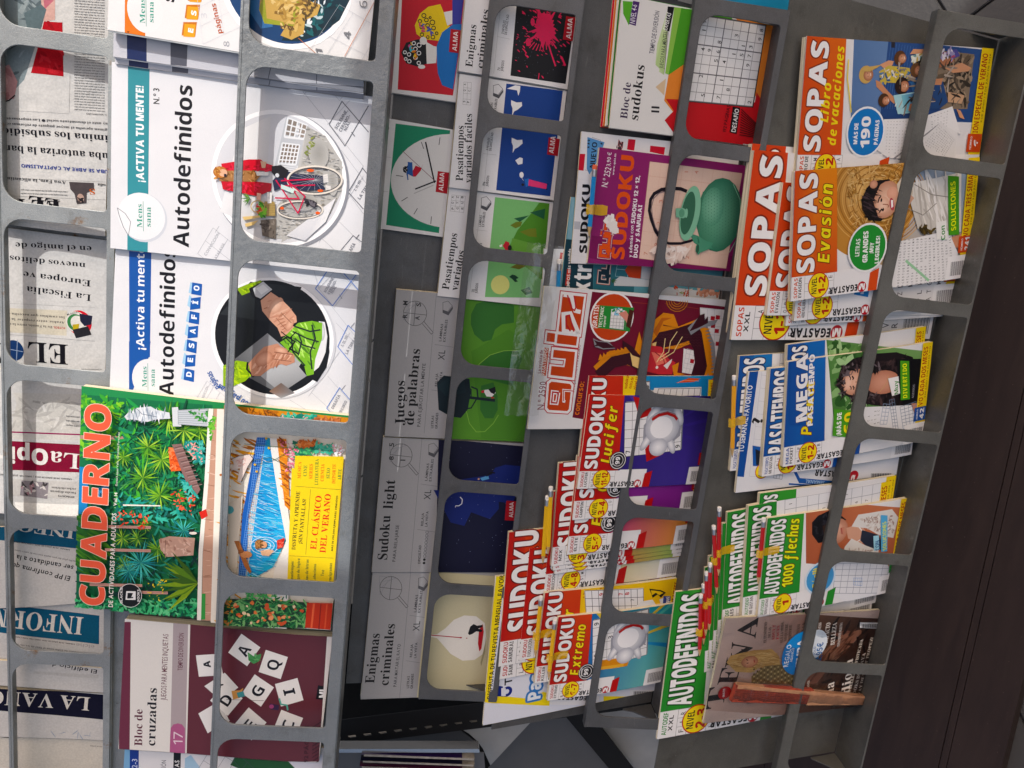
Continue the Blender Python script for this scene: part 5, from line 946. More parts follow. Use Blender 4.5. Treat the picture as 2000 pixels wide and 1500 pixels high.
s.p('8fc05a', 1250, 42, 1300, 48, 1220, 440, 1196, 430); s.p('4f9a34', 1290, 48, 1390, 60, 1330, 360, 1215, 440); s.p('e08a45', 1215, 440, 1330, 360, 1350, 640, 1240, 655, 1190, 590); s.p('d8c0a0', 1140, 510, 1200, 460, 1190, 560); s.p('bf2a30', 1240, 655, 1400, 560, 1350, 620, 1700, 560, 1640, 900, 1260, 800, 1192, 705)
s.zoom(1380, 0); s.p('4f9a34', -60, 60, 160, 95, 130, 130, -60, 100); s.p('f0f0ee', 130, 95, 170, 100, 155, 120); s.p('e08a45', 160, 100, 480, 150, 380, 680, 350, 660, 280, 560, 340, 160, 180, 130); s.p('bf2a30', -240, 580, 280, 600, 290, 540, 370, 670, 340, 860, -100, 800)
s.g('17171a', 0, (0, 0, 0, 0, 0, 0, 0, 0), 1, 1) if 0 else None
q = (-124, 590, -40, 90, 342, 152, 265, 625)
s.p('111', -130, 596, -46, 84, 348, 147, 270, 632); s.p('eeeeee', *q); s.g('6a6a6e', 2.5, q, 9, 8, 3, 6)
for ch, x, y in (('8', 315, 180), ('3', 168, 212), ('8', 68, 250), ('9', 306, 232), ('1', 208, 272), ('6', 60, 306), ('3', 252, 278), ('5', 48, 358), ('4', 96, 366), ('1', 152, 320), ('5', 198, 325), ('7', 244, 330), ('9', 235, 385), ('1', 80, 472), ('8', 118, 528), ('7', 62, 572), ('2', 244, 600), ('9', 10, 298), ('1', -22, 180), ('4', -28, 292), ('2', -40, 448), ('5', -28, 560), ('9', -20, 130)): s.t(ch, x + 12, y + 9, x + 14, y - 9, 24, '17171a', 'r')
s.t('192 PÁGINAS', 108, 774, 134, 620, 24, '3a1018', 'r'); s.p('141418', 148, 625, 192, 632, 172, 785, 130, 776); s.t('DESAFÍO', 164, 776, 186, 640, 30, 'f2f2f2', 'm')
for i in range(11): s.l('4a1016', 4, 190 + i * 9, 790 - i * 8, 300 + i * 8, 690 + i * 6) if 0 else s.l('4a1016', 5, 198 + i * 2 - i * 3, 640 + i * 15, 330 + i * 1, 765 + i * 5)
s.p('141418', 346, 458, 398, 466, 382, 538, 332, 528); s.t('ML', 376, 524, 386, 472, 30, 'fff', 'x'); s.p('efefef', 420, 165, 452, 172, 432, 298, 400, 290); s.t('MEGASTAR', 424, 275, 438, 200, 10, '222', 'm'); s.p('3a9ac0', -60, 62, 60, 70, 470, 132, 470, 140, 60, 80)
s.build('sudoku block with green, orange and red triangles beside a large number grid', 'book')
s = Sheet(4, [(1228, -30), (1240, -160), (1560, -120), (1535, 38)], .006, .003, '2f8fb8', name='puzzle_pad', spine='2f8fb8'); s.zoom(900, 0); s.p('e8dcc0', 1080, -100, 1240, -80, 1235, 20, 1090, 0); s.build('blue puzzle pad at the very top edge behind the sudoku block', 'book')

# magazines with the outlined logo
def qlogo(s, x, y, k, col, out, rim):
    """four letter outlined logo reading up the picture from x, y"""
    def strokes(c, w):
        s.l(c, w, x, y, x - 68 * k, y - 8 * k, x - 62 * k, y - 78 * k, x + 4 * k, y - 70 * k, x, y, x - 4 * k, y + .1, closed=False); s.l(c, w, x - 20 * k, y - 44 * k, x + 26 * k, y - 52 * k)
        s.l(c, w, x - 52 * k, y - 98 * k, x + 4 * k, y - 92 * k, x + 14 * k, y - 168 * k, x - 44 * k, y - 176 * k); s.l(c, w, x - 34 * k, y - 198 * k, x + 22 * k, y - 190 * k); s.l(c, w, x - 66 * k, y - 202 * k, x - 50 * k, y - 200 * k)
        s.l(c, w, x - 24 * k, y - 222 * k, x - 14 * k, y - 298 * k, x + 36 * k, y - 222 * k, x + 44 * k, y - 300 * k)
    strokes(rim, 46 * k); strokes(out, 38 * k); strokes(col, 26 * k)
MG = 'b81730'
s = Sheet(4, [(1050, 700), (1066, 470), (1365, 505), (1345, 740)], .001, .003, 'c9dcea', M_GLOSS, 'puzzle_magazine'); s.zoom(900, 300); s.p('e6eaee', 480, 510, 620, 525, 600, 780, 480, 760); s.g('b9cfe0', 2, (430, 1200, 500, 500, 900, 560, 850, 1250), 4, 3); qlogo(s, 640, 780, .9, ORN, MG, 'efe8e8'); s.build('pale blue magazine mostly hidden behind the dragon cover', 'magazine')
s = Sheet(4, [(1084, 640), (1116, 384), (1428, 424), (1388, 680)], .004, .0035, '5f9aa8', M_GLOSS, 'puzzle_magazine', spine='e0d8b8'); s.map = (1080, 250, 4.287); s.mode = 'px'
s.p('7fa8b8', 150, 578, 180, 580, 160, 930, 118, 925); s.p('143a48', 108, 930, 345, 960, 330, 1500, 60, 1500); s.p('2f6a78', 345, 1090, 700, 1110, 660, 1500, 330, 1500)
s.p('c83a24', 118, 1180, 150, 1185, 130, 1320, 100, 1318); s.t('PASATIEMPOS más vendida', 132, 1480, 152, 1010, 26, 'f4f0ee', 'm'); s.t('extra', 290, 1470, 332, 1060, 150, 'f2f4f5', 'x'); qlogo(s, 455, 1290, 1.0, '0f2e3c', 'd8cfc8', 'c04a30'); s.g('9ac0c4', 4, (520, 1240, 540, 1120, 640, 1130, 620, 1250), 2, 1); s.p('b8432a', 600, 1190, 640, 1130, 740, 1150, 730, 1260, 640, 1258)
s.p('c9cfd2', 510, 1280, 560, 1240, 860, 1280, 850, 1330, 510, 1320); s.palm(505, 1280, 30, ['2f5a34', '4f7a44'], 9, 4); s.p('b9bcc0', 740, 1150, 1000, 1180, 990, 1300, 735, 1260); s.zoom(900, 500)
s.p('dcdee0', 1140, 170, 1600, 230, 1600, 300, 1130, 240); s.sc(['c84a2a', 'd8d4ce', '8a9a4a'], 22, 8, (1250, 180, 1350, 190, 1340, 230, 1240, 220)); s.sc(['c9917a', 'b87f68', 'dcb09c'], 40, 11, (1380, 190, 1520, 200, 1520, 240, 1380, 230), el=1.1); s.l('8a3a34', 4, 1300, 165, 1330, 180, 1330, 240)
s.build('magazine with a dark teal cover and large white letters, above the dragon cover', 'magazine')
s = Sheet(4, [(1114, 500), (1138, 256), (1444, 292), (1416, 538)], .008, .003, 'e2e3e7', M_GLOSS, 'puzzle_magazine', spine='e8dfc4'); s.map = (1080, 250, 4.287); s.mode = 'px'
s.g('c9cbd2', 1, (150, 1060, 245, 30, 420, 60, 330, 1090), 8, 2); s.p('b9bcc4', 180, 780, 230, 785, 225, 850, 175, 845); s.p('c00f3a', 220, 215, 270, 218, 256, 358, 212, 352); s.p('c00f3a', 630, 92, 690, 98, 678, 190, 618, 180); s.p('c00f3a', 812, 148, 935, 162, 925, 225, 808, 200)
s.p('8a8c92', 400, 40, 1060, 120, 1050, 200, 390, 160) if 0 else None
s.p('5c94c8', 288, 75, 432, 120, 385, 255, 305, 390, 282, 340); s.t('NUEVO', 350, 335, 372, 122, 44, '17171c', 'b')
for x, y in ((303, 105), (300, 132), (298, 162), (408, 132)): s.t('★', x + 8, y + 12, x + 10, y - 12, 22, '17171c', 'r')
s.l('55565c', 2, 325, 78, 398, 102, 392, 130); s.l('55565c', 2, 268, 352, 300, 356); s.t('SUDOKU', 282, 1050, 312, 470, 66, '17171c', 'x'); qlogo(s, 560, 250, .45, '3a3a40', MG, '8a8a90')
s.build('white magazine with a blue flag reading NUEVO behind the purple sudoku one', 'magazine')
s = Sheet(4, [(1150, 503), (1171, 286), (1459, 325), (1427, 540)], .0135, .005, '8a2a68', M_GLOSS, 'puzzle_magazine', spine='7a2058', bend=.002); s.map = (1080, 250, 4.287); s.mode = 'px'
s.p('7a1f58', 300, 1085, 330, 900, 1700, 1100, 1660, 1400)
s.p('e6c9b9', 808, 282, 1585, 380, 1450, 1175, 718, 1090); s.g('dcb4a2', 2, (718, 1090, 808, 282, 1585, 380, 1450, 1175), 7, 9, 3, 4)
for ch, x, y in (('1', 1105, 368), ('4', 1190, 372), ('3', 895, 615), ('2', 875, 795), ('9', 855, 975), ('7', 770, 1048), ('2', 1112, 1082), ('1', 1515, 745), ('9', 1450, 900)): s.t(ch, x + 16, y + 14, x + 18, y - 14, 34, 'd2907e', 'r')
s.t('N.º 252', 455, 498, 490, 335, 50, 'f4ecf2', 'r'); s.t('3,90 €', 480, 320, 492, 205, 32, 'f4ecf2', 'r'); s.t('www.quiz.es', 512, 394, 530, 215, 18, 'f4ecf2', 'm')
s.t('SUDOKU', 590, 1100, 680, 235, 112, 'dd5a14', 'x'); qlogo(s, 462, 1075, .98, 'dd5a14', '8a2a68', 'f0d8c8')
s.t('y además con', 655, 1082, 672, 815, 30, 'f4ecf2', 'm'); s.t('SUDOKU 12 × 12,', 680, 800, 724, 400, 34, 'f4ecf2', 'x'); s.t('DUO y SAMURAI', 700, 1085, 742, 645, 34, 'f4ecf2', 'x'); s.sc(['ece8e4', 'f6f4f0'], 30, 26, (455, 755, 500, 745, 530, 860, 480, 850), el=1.1)
s.l('1a1420', 26, 905, 945, 850, 860, 815, 760, 800, 690, 810, 600, 840, 550, 900, 515, 1000, 505, 1060, 510, 1110, 530); s.l('7a6a72', 6, 905, 925, 850, 830, 825, 740, 818, 660, 835, 590, 880, 545, 940, 525); s.l('1a1420', 20, 905, 945, 960, 965, 1060, 965, 1140, 945, 1195, 915)
s.soft('6fae90', '3a7a60', 1390, 730, 232, 290); s.soft('86c0a4', '5a9a7e', 1330, 660, 110, 150)
s.p('4f9478', 1130, 880, 1170, 960, 1240, 1000, 1330, 1010, 1300, 960, 1200, 900); 
for i in range(13):
    for j in range(16): 
        x, y = 1245 + i * 24, 510 + j * 27 + (i % 2) * 12
        if (x - 1380) ** 2 / 210 ** 2 + (y - 700) ** 2 / 235 ** 2 < 1: s.c('3f7c62', x, y, 4, n=6)
s.l('9ad4b4', 7, 1500, 470, 1560, 600, 1570, 760, 1540, 920, 1470, 1040); s.p('5f9f84', 1075, 930, 1150, 990, 1230, 1000, 1250, 1060, 1190, 1060, 1170, 1010, 1100, 950) if 0 else None
s.p('4f9478', 1195, 900, 1240, 940, 1330, 960, 1300, 1010, 1220, 1040, 1200, 1060, 1178, 1030, 1180, 985, 1210, 960); s.c('2f5a48', 1195, 1010, 14, 34)
s.c('86c0a2', 1130, 715, 92, 212, 8); s.c('3a6a54', 1112, 712, 62, 166, 8); s.c('6faa8e', 1120, 712, 80, 190, 8) if 0 else None
s.p('7fb89c', 1010, 672, 1070, 668, 1110, 690, 1108, 735, 1075, 755, 1012, 745); s.c('5f9a7e', 1060, 712, 26, 32); s.c('86c0a2', 1100, 712, 12, 36)
s.sc(['f0e0d6', 'e8d4ca', 'f6ece6'], 40, 26, (840, 1000, 1150, 1010, 1080, 1100, 880, 1130), el=2)
s.build('purple sudoku magazine with a pale green teapot and orange title', 'magazine')
# dragon cover
s = Sheet(4, [(1030, 812), (1067, 550), (1429, 594), (1389, 858)], .0155, .0045, 'e2e2e3', M_GLOSS, 'puzzle_magazine', spine='e8e4da', bend=.002); s.zoom(900, 500)
DM = '6e1830'; s.p(DM, 768, 208, 1582, 300, 1452, 1080, 652, 945)
s.t('N.º 2590', 484, 898, 500, 735, 40, '7a2038', 'r'); s.t('La revista de', 466, 686, 480, 550, 18, '8a1c34', 'b'); s.p('c04a1c', 488, 535, 514, 540, 496, 702, 470, 698); s.t('PASATIEMPOS', 490, 698, 508, 540, 20, 'f4f0ea', 'b'); s.t('más vendida', 518, 690, 532, 558, 18, '8a1c34', 'b'); s.t('www.quiz.es | 3,60 € IVA INCLUIDO', 662, 800, 700, 520, 13, '7a2038', 'm')
LG = [(500, 890, 512, 742, 528, 730, 640, 744, 650, 758, 634, 900, 622, 912, 512, 905), (520, 700, 655, 716, 672, 558, 540, 544, 535, 592, 614, 600, 606, 652, 526, 644), (498, 500, 548, 506, 552, 452, 504, 446), (556, 512, 676, 526, 684, 470, 562, 456), (592, 218, 724, 232, 694, 462, 566, 446)]
for q in LG: s.l(MG, 30, *q, closed=True)
for q in LG: s.l('f0eeee', 20, *q, closed=True)
for q in LG: s.p('f0eeee', *q)
for q in LG:
    cx = sum(q[::2]) / (len(q) // 2); cy = sum(q[1::2]) / (len(q) // 2); s.p('c24a14', *[v_ for i_ in range(0, len(q), 2) for v_ in (q[i_] + (cx - q[i_]) * .05, q[i_ + 1] + (cy - q[i_ + 1]) * .05)]) if len(q) < 18 else None
s.l('f0eeee', 14, 655, 790, 600, 785, 600, 850, 610, 852); s.l(MG, 5, 655, 790, 600, 785, 600, 850)
s.l('f0eeee', 22, 570, 800, 560, 860, 530, 858, 536, 796, 570, 800); s.l(MG, 8, 570, 800, 560, 860, 530, 858, 536, 796, 570, 800)
s.l('f0eeee', 22, 690, 452, 600, 438, 598, 340, 640, 335, 688, 452); s.l(MG, 8, 640, 440, 615, 400, 615, 350, 634, 346, 660, 442)
s.l('f0eeee', 22, 600, 226, 645, 232, 668, 320, 700, 328); s.l(MG, 8, 622, 228, 648, 308, 664, 318, 672, 300, 662, 234)
s.t('concurso:', 690, 930, 722, 735, 34, 'd87a34', 'b')
s.c('f0efee', 883, 358, 138); s.c('c24a14', 883, 358, 128); s.t('¡GRATIS!', 792, 422, 808, 288, 28, 'f6f2ee', 'b'); s.p('2f8a3c', 812, 288, 1012, 302, 985, 442, 798, 420); s.t('TECTONIC', 822, 418, 838, 296, 20, 'f4f2e8', 'b'); s.t('especial', 842, 415, 850, 350, 14, 'f4f2e8', 'i'); s.p('e8e8e6', 880, 310, 960, 318, 950, 430, 868, 420); s.g('77787c', 1.6, (868, 425, 876, 345, 970, 350, 960, 432), 4, 5); s.c('8fc4e0', 915, 325, 34, 22); s.sc(['2f8a4a', 'f0f0f0'], 12, 10, (890, 310, 940, 315, 935, 345, 888, 340)); s.p('d89080', 920, 335, 965, 320, 990, 360, 975, 400, 955, 370); s.p('4a2018', 985, 310, 1010, 320, 990, 425, 965, 410)
s.l('a84a34', 2, 1000, 270, 1110, 280); s.l('a84a34', 2, 1190, 278, 1390, 308)
for r_ in (20, 34, 48, 62): s.l('c8842c', 4, *[c for i in range(8) for c in (1262 + r_ * math.cos(math.radians(180 - i * 26)), 262 + r_ * math.sin(math.radians(180 - i * 26)))])
s.p('e8e6e6', 1395, 300, 1600, 320, 1600, 720, 1415, 712, 1440, 600, 1400, 480); s.g('b9bcc2', 2, (1400, 700, 1400, 305, 1600, 320, 1600, 715), 8, 5); 
for x, y in ((1460, 350), (1462, 395), (1484, 425), (1455, 525), (1490, 500), (1462, 580), (1466, 690), (1490, 345)): s.p('a81c30', x, y, x + 25, y + 3, x + 22, y + 26, x - 3, y + 24)
s.p('e8e4e4', 1300, 540, 1385, 560, 1360, 690, 1290, 680); s.g('b9bcc2', 2, (1290, 680, 1320, 540, 1385, 560, 1350, 690), 5, 3); s.p('a81c30', 1340, 600, 1362, 604, 1358, 628, 1336, 624)
DK, DG = '3a1622', 'd88a2a'; s.l(DG, 128, 1150, 470, 1260, 480, 1360, 440, 1420, 520, 1440, 620, 1380, 740); s.l('8a8c92', 30, 1420, 400, 1470, 520, 1480, 640, 1440, 720); s.l(DK, 96, 1130, 500, 1260, 470, 1350, 440, 1395, 520, 1405, 620, 1370, 740); s.l(DG, 90, 800, 680, 880, 600, 980, 590, 1060, 620); s.l(DK, 66, 800, 700, 890, 620, 980, 600, 1060, 640)
for i in range(70):
    x = 1130 + (i % 14) * 20; y = 455 + (i // 14) * 16; s.l('5a2c38', 1.6, x, y, x + 9, y + 8, x + 18, y)
for i in range(16): t_ = i / 15; s.p(DG, 1395 + 50 * t_, 395 + 300 * t_, 1455 + 30 * t_, 405 + 300 * t_, 1400 + 50 * t_, 425 + 300 * t_); 
for i in range(9): s.p(DG, 800 + i * 22, 610 - i * 8, 812 + i * 20, 570 - i * 6, 830 + i * 22, 600 - i * 8)
s.p(DG, 1080, 440, 1120, 380, 1180, 330, 1240, 340, 1270, 420, 1180, 400, 1140, 470, 1090, 530); s.p('b8661c', 1120, 440, 1170, 360, 1230, 360, 1180, 380, 1140, 470)
s.p('e8c888', 985, 560, 1020, 540, 1040, 480, 1060, 540, 1075, 400, 1090, 520, 1140, 500, 1120, 600, 1060, 670, 1000, 640); s.p(DG, 1010, 560, 1040, 440, 1055, 500, 1070, 410, 1085, 520, 1110, 460, 1120, 560, 1050, 580)
s.p('c2343e', 1040, 580, 1090, 520, 1170, 530, 1210, 600, 1250, 620, 1230, 690, 1150, 690, 1060, 670); s.p('e87a6a', 1110, 560, 1180, 570, 1200, 620, 1140, 640); s.c('f4e8e0', 1142, 650, 9); s.l('8a1824', 5, 1130, 560, 1180, 600, 1190, 650); s.p('e8e4e0', 1180, 640, 1230, 600, 1225, 620, 1200, 660)
for q in ((1150, 600, 1210, 560, 1220, 500, 1260, 440), (1160, 610, 1240, 560, 1260, 520, 1290, 470), (1140, 620, 1180, 560, 1190, 480)): s.l('f0d8a0', 5, *q)
s.p(DK, 940, 490, 1000, 530, 1060, 600, 1000, 580, 960, 530, 945, 540); s.p('8a8c92', 770, 480, 800, 495, 860, 500, 900, 540, 830, 545, 780, 530); s.p(DK, 775, 490, 800, 500, 850, 505, 900, 535, 830, 540, 800, 525, 770, 530, 790, 515)
s.p(DG, 1230, 640, 1270, 620, 1260, 680, 1310, 690, 1240, 700); s.p('8a8c92', 1400, 340, 1440, 380, 1500, 370, 1480, 400, 1400, 420, 1340, 460, 1320, 420); s.p(DK, 1390, 345, 1420, 335, 1420, 375, 1440, 350, 1440, 390, 1380, 420, 1330, 440)
s.build('magazine with a crimson dragon cover and big orange outlined logo, number 2590', 'magazine')

PUR = ['2a1f6e', '3a2a86', '241a5c', '4a3a9a']
s = puzz(4, [(1131, 910), (1153, 719), (1412, 747), (1384, 932)], .0195, RED, 'SUDOKU', 'o', '9-10', ('SUDOKU', 'MARATÓN'), gridart(['1f86c0', '2a9ad0', '2a9ad0', '1f86c0'], ['2f8fc8', 'd85a34']), number='88', grad='c83a1c'); s.zoom(900, 500)
s.p('1f86c0', 1100, 685, 1450, 722, 1450, 820, 1100, 780); s.p('d85a34', 1250, 740, 1330, 712, 1400, 716, 1360, 735); s.l('e8a08a', 3, 1260, 740, 1300, 725, 1390, 730); s.p('ececec', 1125, 770, 1405, 765, 1400, 860, 1110, 860); s.g('556', 3, (1130, 860, 1150, 775, 1400, 772, 1390, 860), 2, 7); s.p('f2d41a', 1448, 722, 1500, 728, 1500, 900, 1440, 900); s.t('CADA MES', 1474, 840, 1478, 740, 17, 'b5121f', 'b')
s.p('f2d41a', 950, 682, 1056, 690, 1045, 860, 945, 860); s.t('sudokus', 970, 775, 982, 694, 18, 'b5121f', 'b'); s.t('extra de', 994, 775, 1010, 710, 18, 'b5121f', 'b'); s.t('nivel 12', 1022, 780, 1040, 708, 20, 'b5121f', 'b')
s.build('sudoku magazine just above the red caped cover, its blue art showing as a strip', 'magazine')
s = puzz(4, [(1130, 944), (1153, 757), (1406, 786), (1376, 954)], .0225, RED, 'SUDOKU', 'Lucifer', '11-12', ('SUDOKU', 'LUCIFER'), balloons(PUR, ['4a3a9a', '3a2a86'], 'cape'), number='71', grad='cc3a16', badge='99', slogan='NUEVO CADA MES')
s.build('sudoku magazine subtitled Lucifer with red capes over a violet cover', 'magazine')
MSG = 'sudoku magazines overlapping down the middle tray'
s = puzz(4, [(1120, 998), (1142, 800), (1393, 826), (1366, 1010)], .0185, RED, 'SUDOKU', 'Campeón', '3-4', ('SUDOKU', 'CAMPEÓN'), gridart(['7a2a86', 'a03aa0', '8a2f8f', '6a2478'], ['c04ab0', '5a1f6a']), number='182', grad='cc3a16', badge='99'); s.build('sudoku magazine of level 3-4 tucked beneath the caped one', 'magazine', MSG)
s = puzz(4, [(1110, 1061), (1131, 870), (1380, 898), (1353, 1078)], .0160, RED, 'SUDOKU', 'Elite', '5-6', ('SUDOKU', 'ÉLITE'), gridart(['b01f78', 'c8347f', 'd88a2a', 'e0a038'], ['c01f80', 'e0a84a']), number='247', grad='cc3a16', badge='99'); s.build('sudoku magazine of level 5-6 with a magenta and gold cover', 'magazine', MSG)
s = puzz(4, [(1081, 1079), (1092, 878), (1376, 905), (1349, 1092)], .0128, RED, 'SUDOKU', '', '3-6', ('SUDOKU', 'MIX'), gridart(['c8202c', 'd8d8da', '5fae5a', '8cc870'], ['2f8a4a', 'e8eaea']), titles=.19, tw=(.17, 1.0), bend=.001); mix = s.build('sudoku magazine subtitled Mix with green swirls at its foot', 'magazine', MSG)
copy_of(mix, -.0065, -.0035, -.0018, 'second green swirled sudoku magazine, directly under the Mix one'); copy_of(mix, -.0125, -.0065, -.0036, 'third green swirled sudoku magazine, lowest of its fan')
s = puzz(4, [(1065, 1133), (1084, 935), (1350, 962), (1324, 1146)], .0072, RED, 'SUDOKU', '', '4-8', ('SUDOKU', 'SELECCIÓN'), gridart(['c8b048', 'd8c868', '4f9a4f', 'e8e8e8'], ['2f7a3a', 'e8e8ea']), titles=.16, bend=.001); s.build('sudoku magazine of level 4-8 beneath the fan of swirled covers', 'magazine', MSG)
sam = puzz(4, [(975, 1253), (999, 1006), (1310, 1036), (1280, 1290)], .0038, RED, 'SUDOKU', '', '8-9', ('SUDOKU', 'SAMURÁI'), gridart(['c8431a', 'd8541a', '8a2a5a', '6a2a6a'], ['e0803a', 'b03a3a']), titles=.17, grad='cf4a16', tw=(.24, 1.0), bend=.001); sm = sam.build('large sudoku magazine with a red title at the top left of the middle tray', 'magazine')
copy_of(sm, -.021, -.003, -.0018, 'second large red titled sudoku magazine, showing its yellow level mark below the first')
s = puzz(4, [(1018, 1247), (1037, 1040), (1320, 1068), (1290, 1280)], .0056, RED, 'SUDOKU', '', '7-9', ('SUDOKU', 'EVOLUCIÓN'), gridart(['c8431a', 'd8541a', '8a2a5a', '6a2a6a'], ['e0803a']), titles=.18, grad='cf4a16', bend=.001); s.build('sudoku magazine subtitled Evolución between the large one and the pencils', 'magazine', MSG)
def killerart(s, b, h):
    s.gr(['e8b41c', 'f0c830', 'f0c830', 'd8a018'], 0, b - .04, 1, b - .08, 1, h, 0, h); s.zoom(900, 1000); s.sc(['c8901a'], 60, 5, (715, 420, 860, 420, 860, 560, 715, 560), el=1)
    q = (735, 660, 722, 458, 1065, 440, 1068, 640); s.p('f0f0f2', *q); s.g('55565c', 3, (735, 640, 725, 460, 1065, 445, 1068, 640), 4, 9); s.t('9', 832, 486, 834, 470, 26, 'c01c28', 'm'); s.t('7', 944, 480, 945, 466, 26, 'c01c28', 'm'); s.t('8', 980, 480, 982, 464, 26, 'c01c28', 'm'); s.t('7', 1010, 514, 1011, 502, 22, '222', 'm')
    s.p('e8eaee', 1010, 560, 1050, 520, 1120, 510, 1160, 570); s.p('17171b', 1100, 445, 1170, 455, 1200, 470, 1170, 500, 1150, 480, 1120, 500); s.p('f0c830', 1110, 455, 1165, 462, 1185, 472, 1160, 485, 1140, 470, 1115, 485); s.p('e8eaee', 1160, 510, 1215, 490, 1225, 560, 1180, 570); s.p('3a4a9a', 1185, 490, 1228, 492, 1225, 570, 1180, 568); s.t('¡tiempos!', 1214, 575, 1222, 492, 26, 'f4f4f4', 'x'); s.t('2 MESES', 1262, 555, 1266, 470, 20, 'b5121f', 'b'); s.norm()
s = puzz(4, [(1047, 1302), (1069, 1133), (1331, 1151), (1305, 1322)], .0135, RED, 'SUDOKU', 'Killer', '6-8', ('SUDOKU', 'KILLER'), killerart, grad='cf4a16', tw=(.2, 1.0)); s.build('sudoku magazine subtitled Killer with a yellow cartoon cover', 'magazine', MSG)
s = puzz(4, [(1072, 1345), (1095, 1184), (1316, 1199), (1291, 1354)], .019, RED, 'SUDOKU', 'Extremo', '6-7', ('SUDOKU', 'EXTREMO'), balloons(['1f5aa0', '2a6ab0', '2fa0a8', '7fc8b8'], ['d8c050', '2f8ac0', '5fc0b8'], 'gold'), grad='cf4a16', badge='99', strip=None); s.build('sudoku magazine subtitled Extremo at the foot of the middle tray', 'magazine')
s = Sheet(4, [(943, 1371), (975, 1086), (1325, 1118), (1293, 1386)], .0005, .004, 'dfe3ee', M_GLOSS, 'puzzle_magazine', spine='f0d81a', bend=.0012); s.zoom(900, 1000)
s.p('f2dc1a', 220, 250, 272, 258, 165, 1118, 128, 1114); s.t('¡DISFRUTA DE TU REVISTA MENSUAL FAVORITA!', 178, 1100, 262, 292, 26, '17171b', 'b')
s.p('f2dc1a', 165, 1118, 175, 1070, 390, 1090, 480, 1050, 522, 1060, 516, 1132); s.p('e6e8ec', 165, 1110, 270, 1118, 260, 1130, 160, 1124) if 0 else None
s.p('182a80', 212, 1078, 248, 1080, 245, 1020, 215, 1016); s.c('182a80', 270, 1050, 30, 32); s.c('dfe3ee', 268, 1050, 14, 15); s.p('dfe3ee', 236, 1030, 262, 1030, 262, 1076, 236, 1076); s.t('Telecinco', 298, 1005, 305, 720, 44, '17171c', 'm')
s.t('Pasatiempos', 462, 1088, 500, 500, 78, 'eaf2fa', 'x', 13, '3a7ac0'); s.t('Pasatiempos', 462, 1088, 500, 500, 78, 'eef4fa', 'x')
s.p('ececee', 525, 1060, 810, 1075, 805, 1130, 520, 1125); s.t('EGASTAR', 738, 1078, 565, 1072, 26, '17171b', 'x'); s.c('b01c30', 765, 1096, 28, 34); s.t('M', 775, 1092, 752, 1092, 30, 'f5f5f5', 'x'); s.p('f2dc1a', 835, 1078, 990, 1080, 988, 1140, 835, 1130); s.t('131', 950, 1132, 955, 1085, 26, 'b5121f', 'b'); s.p('e8e8ea', 990, 1040, 1180, 1045, 1175, 1140, 990, 1140)
for i in range(30): s.p('222', 1012 + i * 4.6, 1050, 1014 + i * 4.6 + (i % 3) * .8, 1050, 1014 + i * 4.6 + (i % 3) * .8, 1112, 1012 + i * 4.6, 1112)
s.build('puzzle monthly with a yellow slogan strip and blue outlined title at the bottom left', 'magazine')

